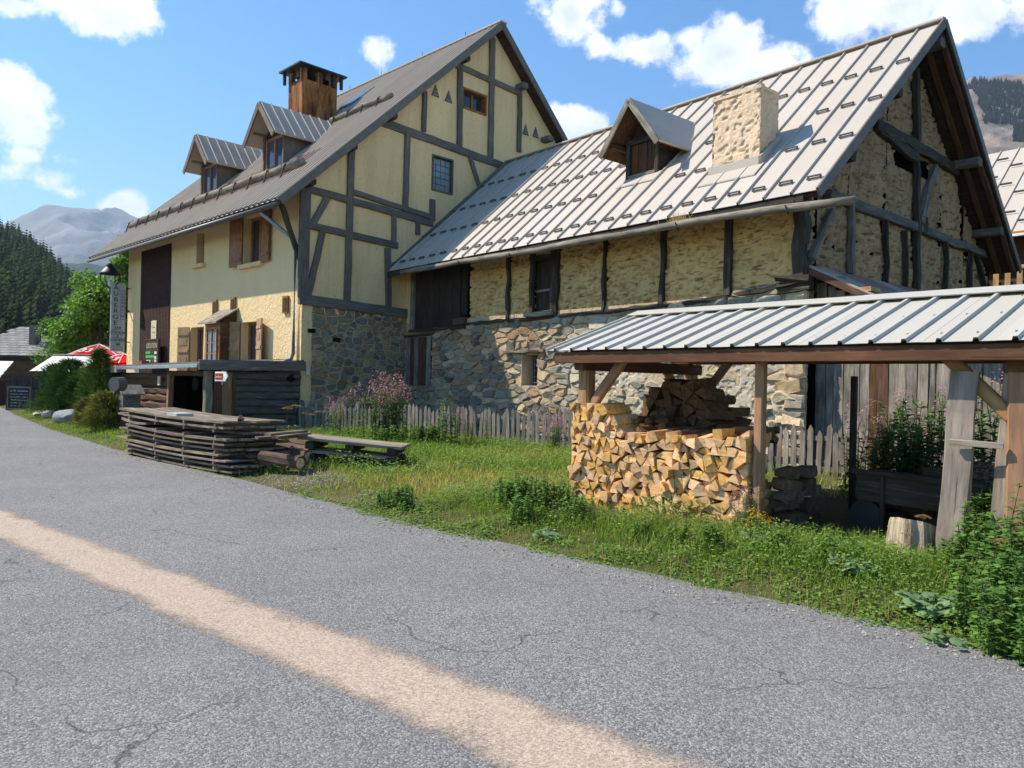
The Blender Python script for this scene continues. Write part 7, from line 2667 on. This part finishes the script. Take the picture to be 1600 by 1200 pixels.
# chalkboard
def far_things():
    x, y = gpt(31, 641, 0.02)
    c = thing('chalkboard', 'black A-frame menu chalkboard standing at the street side', 'sign', (x, y, gz(x, y)), -.25)
    w, h = .56, .92
    G().box(-w, w, -.05, .0, .05, h).obj('slate', MAT['ink'], c)
    g = G()
    for q in ((-w - .05, -w, 0, h + .05), (w, w + .05, 0, h + .05)):
        g.box(q[0], q[1], -.07, .02, q[2], q[3])
    g.box(-w, w, -.07, .02, h, h + .05); g.box(-w, w, -.07, .02, .0, .05)
    g.obj('frame', MAT['grey_timber'], c)
    G().box(-w, w, .30, .33, 0, h * .92).obj('rear_leaf', MAT['grey_timber'], c)
    for i in range(6):
        link('lettering', scribble(.95 if i < 4 else .6, .09 if i == 0 else .045, 15 if i < 4 else 9, MAT['signgrey'], 40 + i), c, Matrix.Translation((0 if i < 4 else -.15, -.053, h - .16 - i * .125)) @ TXT)
    # board gate and posts
    gx, gy = (48 - 800) / FPX * 33, 33.0
    gt = thing('board_gate', 'dark upright-board gate behind the chalkboard', 'gate', (gx, gy, 0), -.2)
    r = random.Random(3)
    for k in range(9):
        timber('gate_board', (-1.1 + k * .27, 0, -.05), (-1.1 + k * .27, 0, 1.15 + .35 * abs(math.sin(k * 1.3))), .04, .24, MAT['old_timber'], gt, .004, up=(1, 0, 0))
    timber('gate_rail', (-1.2, .05, .6), (1.3, .05, .6), .05, .1, MAT['old_timber'], gt)
    # tiled chalet at the end
    fr = Frame((0 - 800) / FPX * 46, 46, -.12)
    ch = thing('tiled_chalet', 'grey shingle-roofed chalet below the forest hill', 'house', (fr.ox, fr.oy, 0), fr.ang)
    x0 = fr.front(-40, 550, 0)[0]; x1 = fr.front(128, 550, 0)[0]
    zt = fr.front(60, 513, 3.4)[1]; ze = fr.front(60, 557, -.6)[1]
    sl = (zt - ze) / 4.0
    L = math.hypot(4.0, zt - ze)
    me = None
    rows = 12
    gsh = G(); gsh.box(-.28, .28, 0, L / rows + .12, 0, .035)
    sme = gsh.mesh('shingle', MAT['shingle'])
    n = 0
    for j in range(rows):
        x = x0 + (.3 if j % 2 else 0)
        while x < x1:
            if n < 300:
                link('shingle', sme, ch, slope_mat(x, -.6 + 4.0 * j / rows, ze + sl * 4.0 * j / rows + .03, sl) @ Matrix.Rotation(-.06, 4, 'X'))
            n += 1
            x += .60
    g = G(); g.prism([(x0, -.6, ze), (x1, -.6, ze), (x1, 3.4, zt), (x0, 3.4, zt)], (0, 0, -.08)); g.obj('roof_deck', MAT['soffit'], ch)
    g = G(); g.prism([(x0 + 2.5, 3.4, zt + .0), (x1 + .4, 3.4, zt + .0), (x1 + .4, 3.4, zt + .9), (x0 + 3.2, 3.4, zt + .9)], (0, .5, 0)); g.obj('upper_roof', MAT['soffit'], ch)
    G().box(x0 + .3, x1 - .3, 0, 6, -.1, ze + .3).obj('wall', MAT['log_grey'], ch)
    timber('balcony', (x0 + .5, -.35, fr.front(60, 577, -.35)[1]), (x1 - 1, -.35, fr.front(60, 577, -.35)[1]), .1, .9, MAT['log_brown'], ch)
    timber('balcony_beam', (x0 + .5, -.4, fr.front(60, 590, -.35)[1]), (x1 - 1, -.4, fr.front(60, 590, -.35)[1]), .14, .16, MAT['old_timber'], ch)
    xc = fr.front(54, 530, 1.0)[0]
    zc = ze + sl * 1.6
    G().box(xc - .22, xc + .22, .8, 1.3, zc - .6, fr.front(54, 508, 1.0)[1]).obj('chimney', MAT['grey_clad'], ch)
    for u in (65, 91):
        xw = fr.front(u, 542, .5)[0]
        yw = .55
        g = G(); g.prism([(xw - .4, yw, ze + sl * (yw + .6) + .08), (xw + .4, yw, ze + sl * (yw + .6) + .08), (xw + .4, yw + .6, ze + sl * (yw + 1.2) + .08), (xw - .4, yw + .6, ze + sl * (yw + 1.2) + .08)], (0, 0, .05)); g.obj('roof_window', MAT['skyglass'], ch)
    # long white awning
    Y = 34
    aw = Frame((62 - 800) / FPX * Y, Y, -.15)
    a = thing('white_awning', 'long white canvas terrace awning beside the red parasols', 'awning', (aw.ox, aw.oy, 0), aw.ang)
    zt, zb = aw.front(80, 556, .8)[1], aw.front(80, 581, -.6)[1]
    xe = aw.front(138, 570, 0)[0]
    n = 7
    for i in range(n):
        g = G()
        w = xe / n
        g.prism([(i * w + .01, -.6, zb), ((i + 1) * w - .01, -.6, zb + .02), ((i + 1) * w - .01, .8, zt), (i * w + .01, .8, zt)], (0, -.005, .02)); g.obj('canvas_panel', MAT['white'], a)
    timber('ridge_bar', (0, .8, zt + .04), (xe, .8, zt + .04), .08, .08, MAT['iron'], a)
    for x in (.05, xe - .05):
        timber('post', (x, .8, 0), (x, .8, zt), .08, .08, MAT['old_timber'], a)
        timber('post', (x, -.55, 0), (x, -.55, zb), .06, .06, MAT['old_timber'], a)
    # little white-roofed kiosk at the street edge
    Y = 38
    k = thing('kiosk', 'small kiosk with a pale board roof at the street end', 'kiosk', ((4 - 800) / FPX * Y, Y, 0), -.1)
    zt, zb = 1.6 + pray(4, 565).z * Y, 1.6 + pray(4, 595).z * Y
    for i in range(5):
        t = i / 5
        g = G(); g.prism([(-1.6, -.8 + 1.0 * t, zb + (zt - zb) * t), (.42 - .1 * (1 - t), -.8 + 1.0 * t, zb + (zt - zb) * t), (.42, -.8 + 1.0 * (t + .19), zb + (zt - zb) * (t + .19)), (-1.6, -.8 + 1.0 * (t + .19), zb + (zt - zb) * (t + .19))], (0, -.01, .04)); g.obj('roof_board', MAT['white'], k)
    G().box(-1.5, .25, -.5, .4, 0, zb + .05).obj('kiosk_body', MAT['old_timber'], k)
    # parasols
    def parasol(u, Y, v_top, v_edge, R_, label):
        x = (u - 800) / FPX * Y
        p = thing('parasol', label, 'parasol', (x, Y, 0), .3, 'red terrace parasols')
        zt, ze = 1.6 + pray(u, v_top).z * Y, 1.6 + pray(u, v_edge).z * Y
        n = 8
        for i in range(n):
            a0, a1 = 2 * math.pi * i / n, 2 * math.pi * (i + 1) / n
            am = (a0 + a1) / 2
            A = (0, 0, zt)
            B0 = (math.cos(a0) * R_, math.sin(a0) * R_, ze); B1 = (math.cos(a1) * R_, math.sin(a1) * R_, ze)
            Bm = (math.cos(am) * R_ * .90, math.sin(am) * R_ * .90, ze + .06)
            M0 = (math.cos(a0) * R_ * .5, math.sin(a0) * R_ * .5, (zt + ze) / 2 + .06); M1 = (math.cos(a1) * R_ * .5, math.sin(a1) * R_ * .5, (zt + ze) / 2 + .06)
            Mm = (math.cos(am) * R_ * .46, math.sin(am) * R_ * .46, (zt + ze) / 2 + .02)
            V0 = [(B0[0], B0[1], ze - .28), (Bm[0], Bm[1], ze - .22), (B1[0], B1[1], ze - .28)]
            g = G(); g.add([A, M0, Mm, M1, B0, Bm, B1] + V0, [(0, 1, 2), (0, 2, 3), (1, 4, 5, 2), (2, 5, 6, 3), (4, 7, 8, 5), (5, 8, 9, 6)])
            pn = g.obj('canopy_panel', MAT['red'], p)
            # white swirl lettering printed on each panel
            if i % 2 == 1:
                ce = Vector(((M0[0] + M1[0] + B0[0] + B1[0]) / 4, (M0[1] + M1[1] + B0[1] + B1[1]) / 4, (M0[2] + ze) / 2))
                T_ = (Vector(B1) - Vector(B0)).normalized()
                Up = (Vector(A) - Vector(Bm)).normalized()
                Nn = T_.cross(Up).normalized()
                if Nn.z < 0:
                    Nn = -Nn; T_ = -T_
                mw = Matrix(((T_.x, Up.x, Nn.x, ce.x), (T_.y, Up.y, Nn.y, ce.y), (T_.z, Up.z, Nn.z, ce.z), (0, 0, 0, 1)))
                link('printed_emblem', text_mesh('33', .62, MAT['white'], ext=.012), p, Matrix.Translation(Nn * .05) @ mw)
            g = G(); g.tube([Vector(A) + Vector((0, 0, .01)), M0, B0], .025, 5); g.obj('rib', MAT['white'], p)
        G().tube([(0, 0, 0), (0, 0, zt + .1)], .03, 8).obj('pole', MAT['silver_wood'], p)
        G().box(-.3, .3, -.3, .3, 0, .1).obj('base', MAT['grey_clad'], p)
    parasol(154, 36, 538, 556, 1.35, 'larger red parasol with white 33 print beside the white awning')
    parasol(193, 34, 553, 568, 1.2, 'red and white parasol half hidden by the inn corner')
MAT['shingle'] = plain('grey_shingle', (.27, .255, .235), .85, .15, var=.35)
far_things()
if HAZE:
    build_haze()
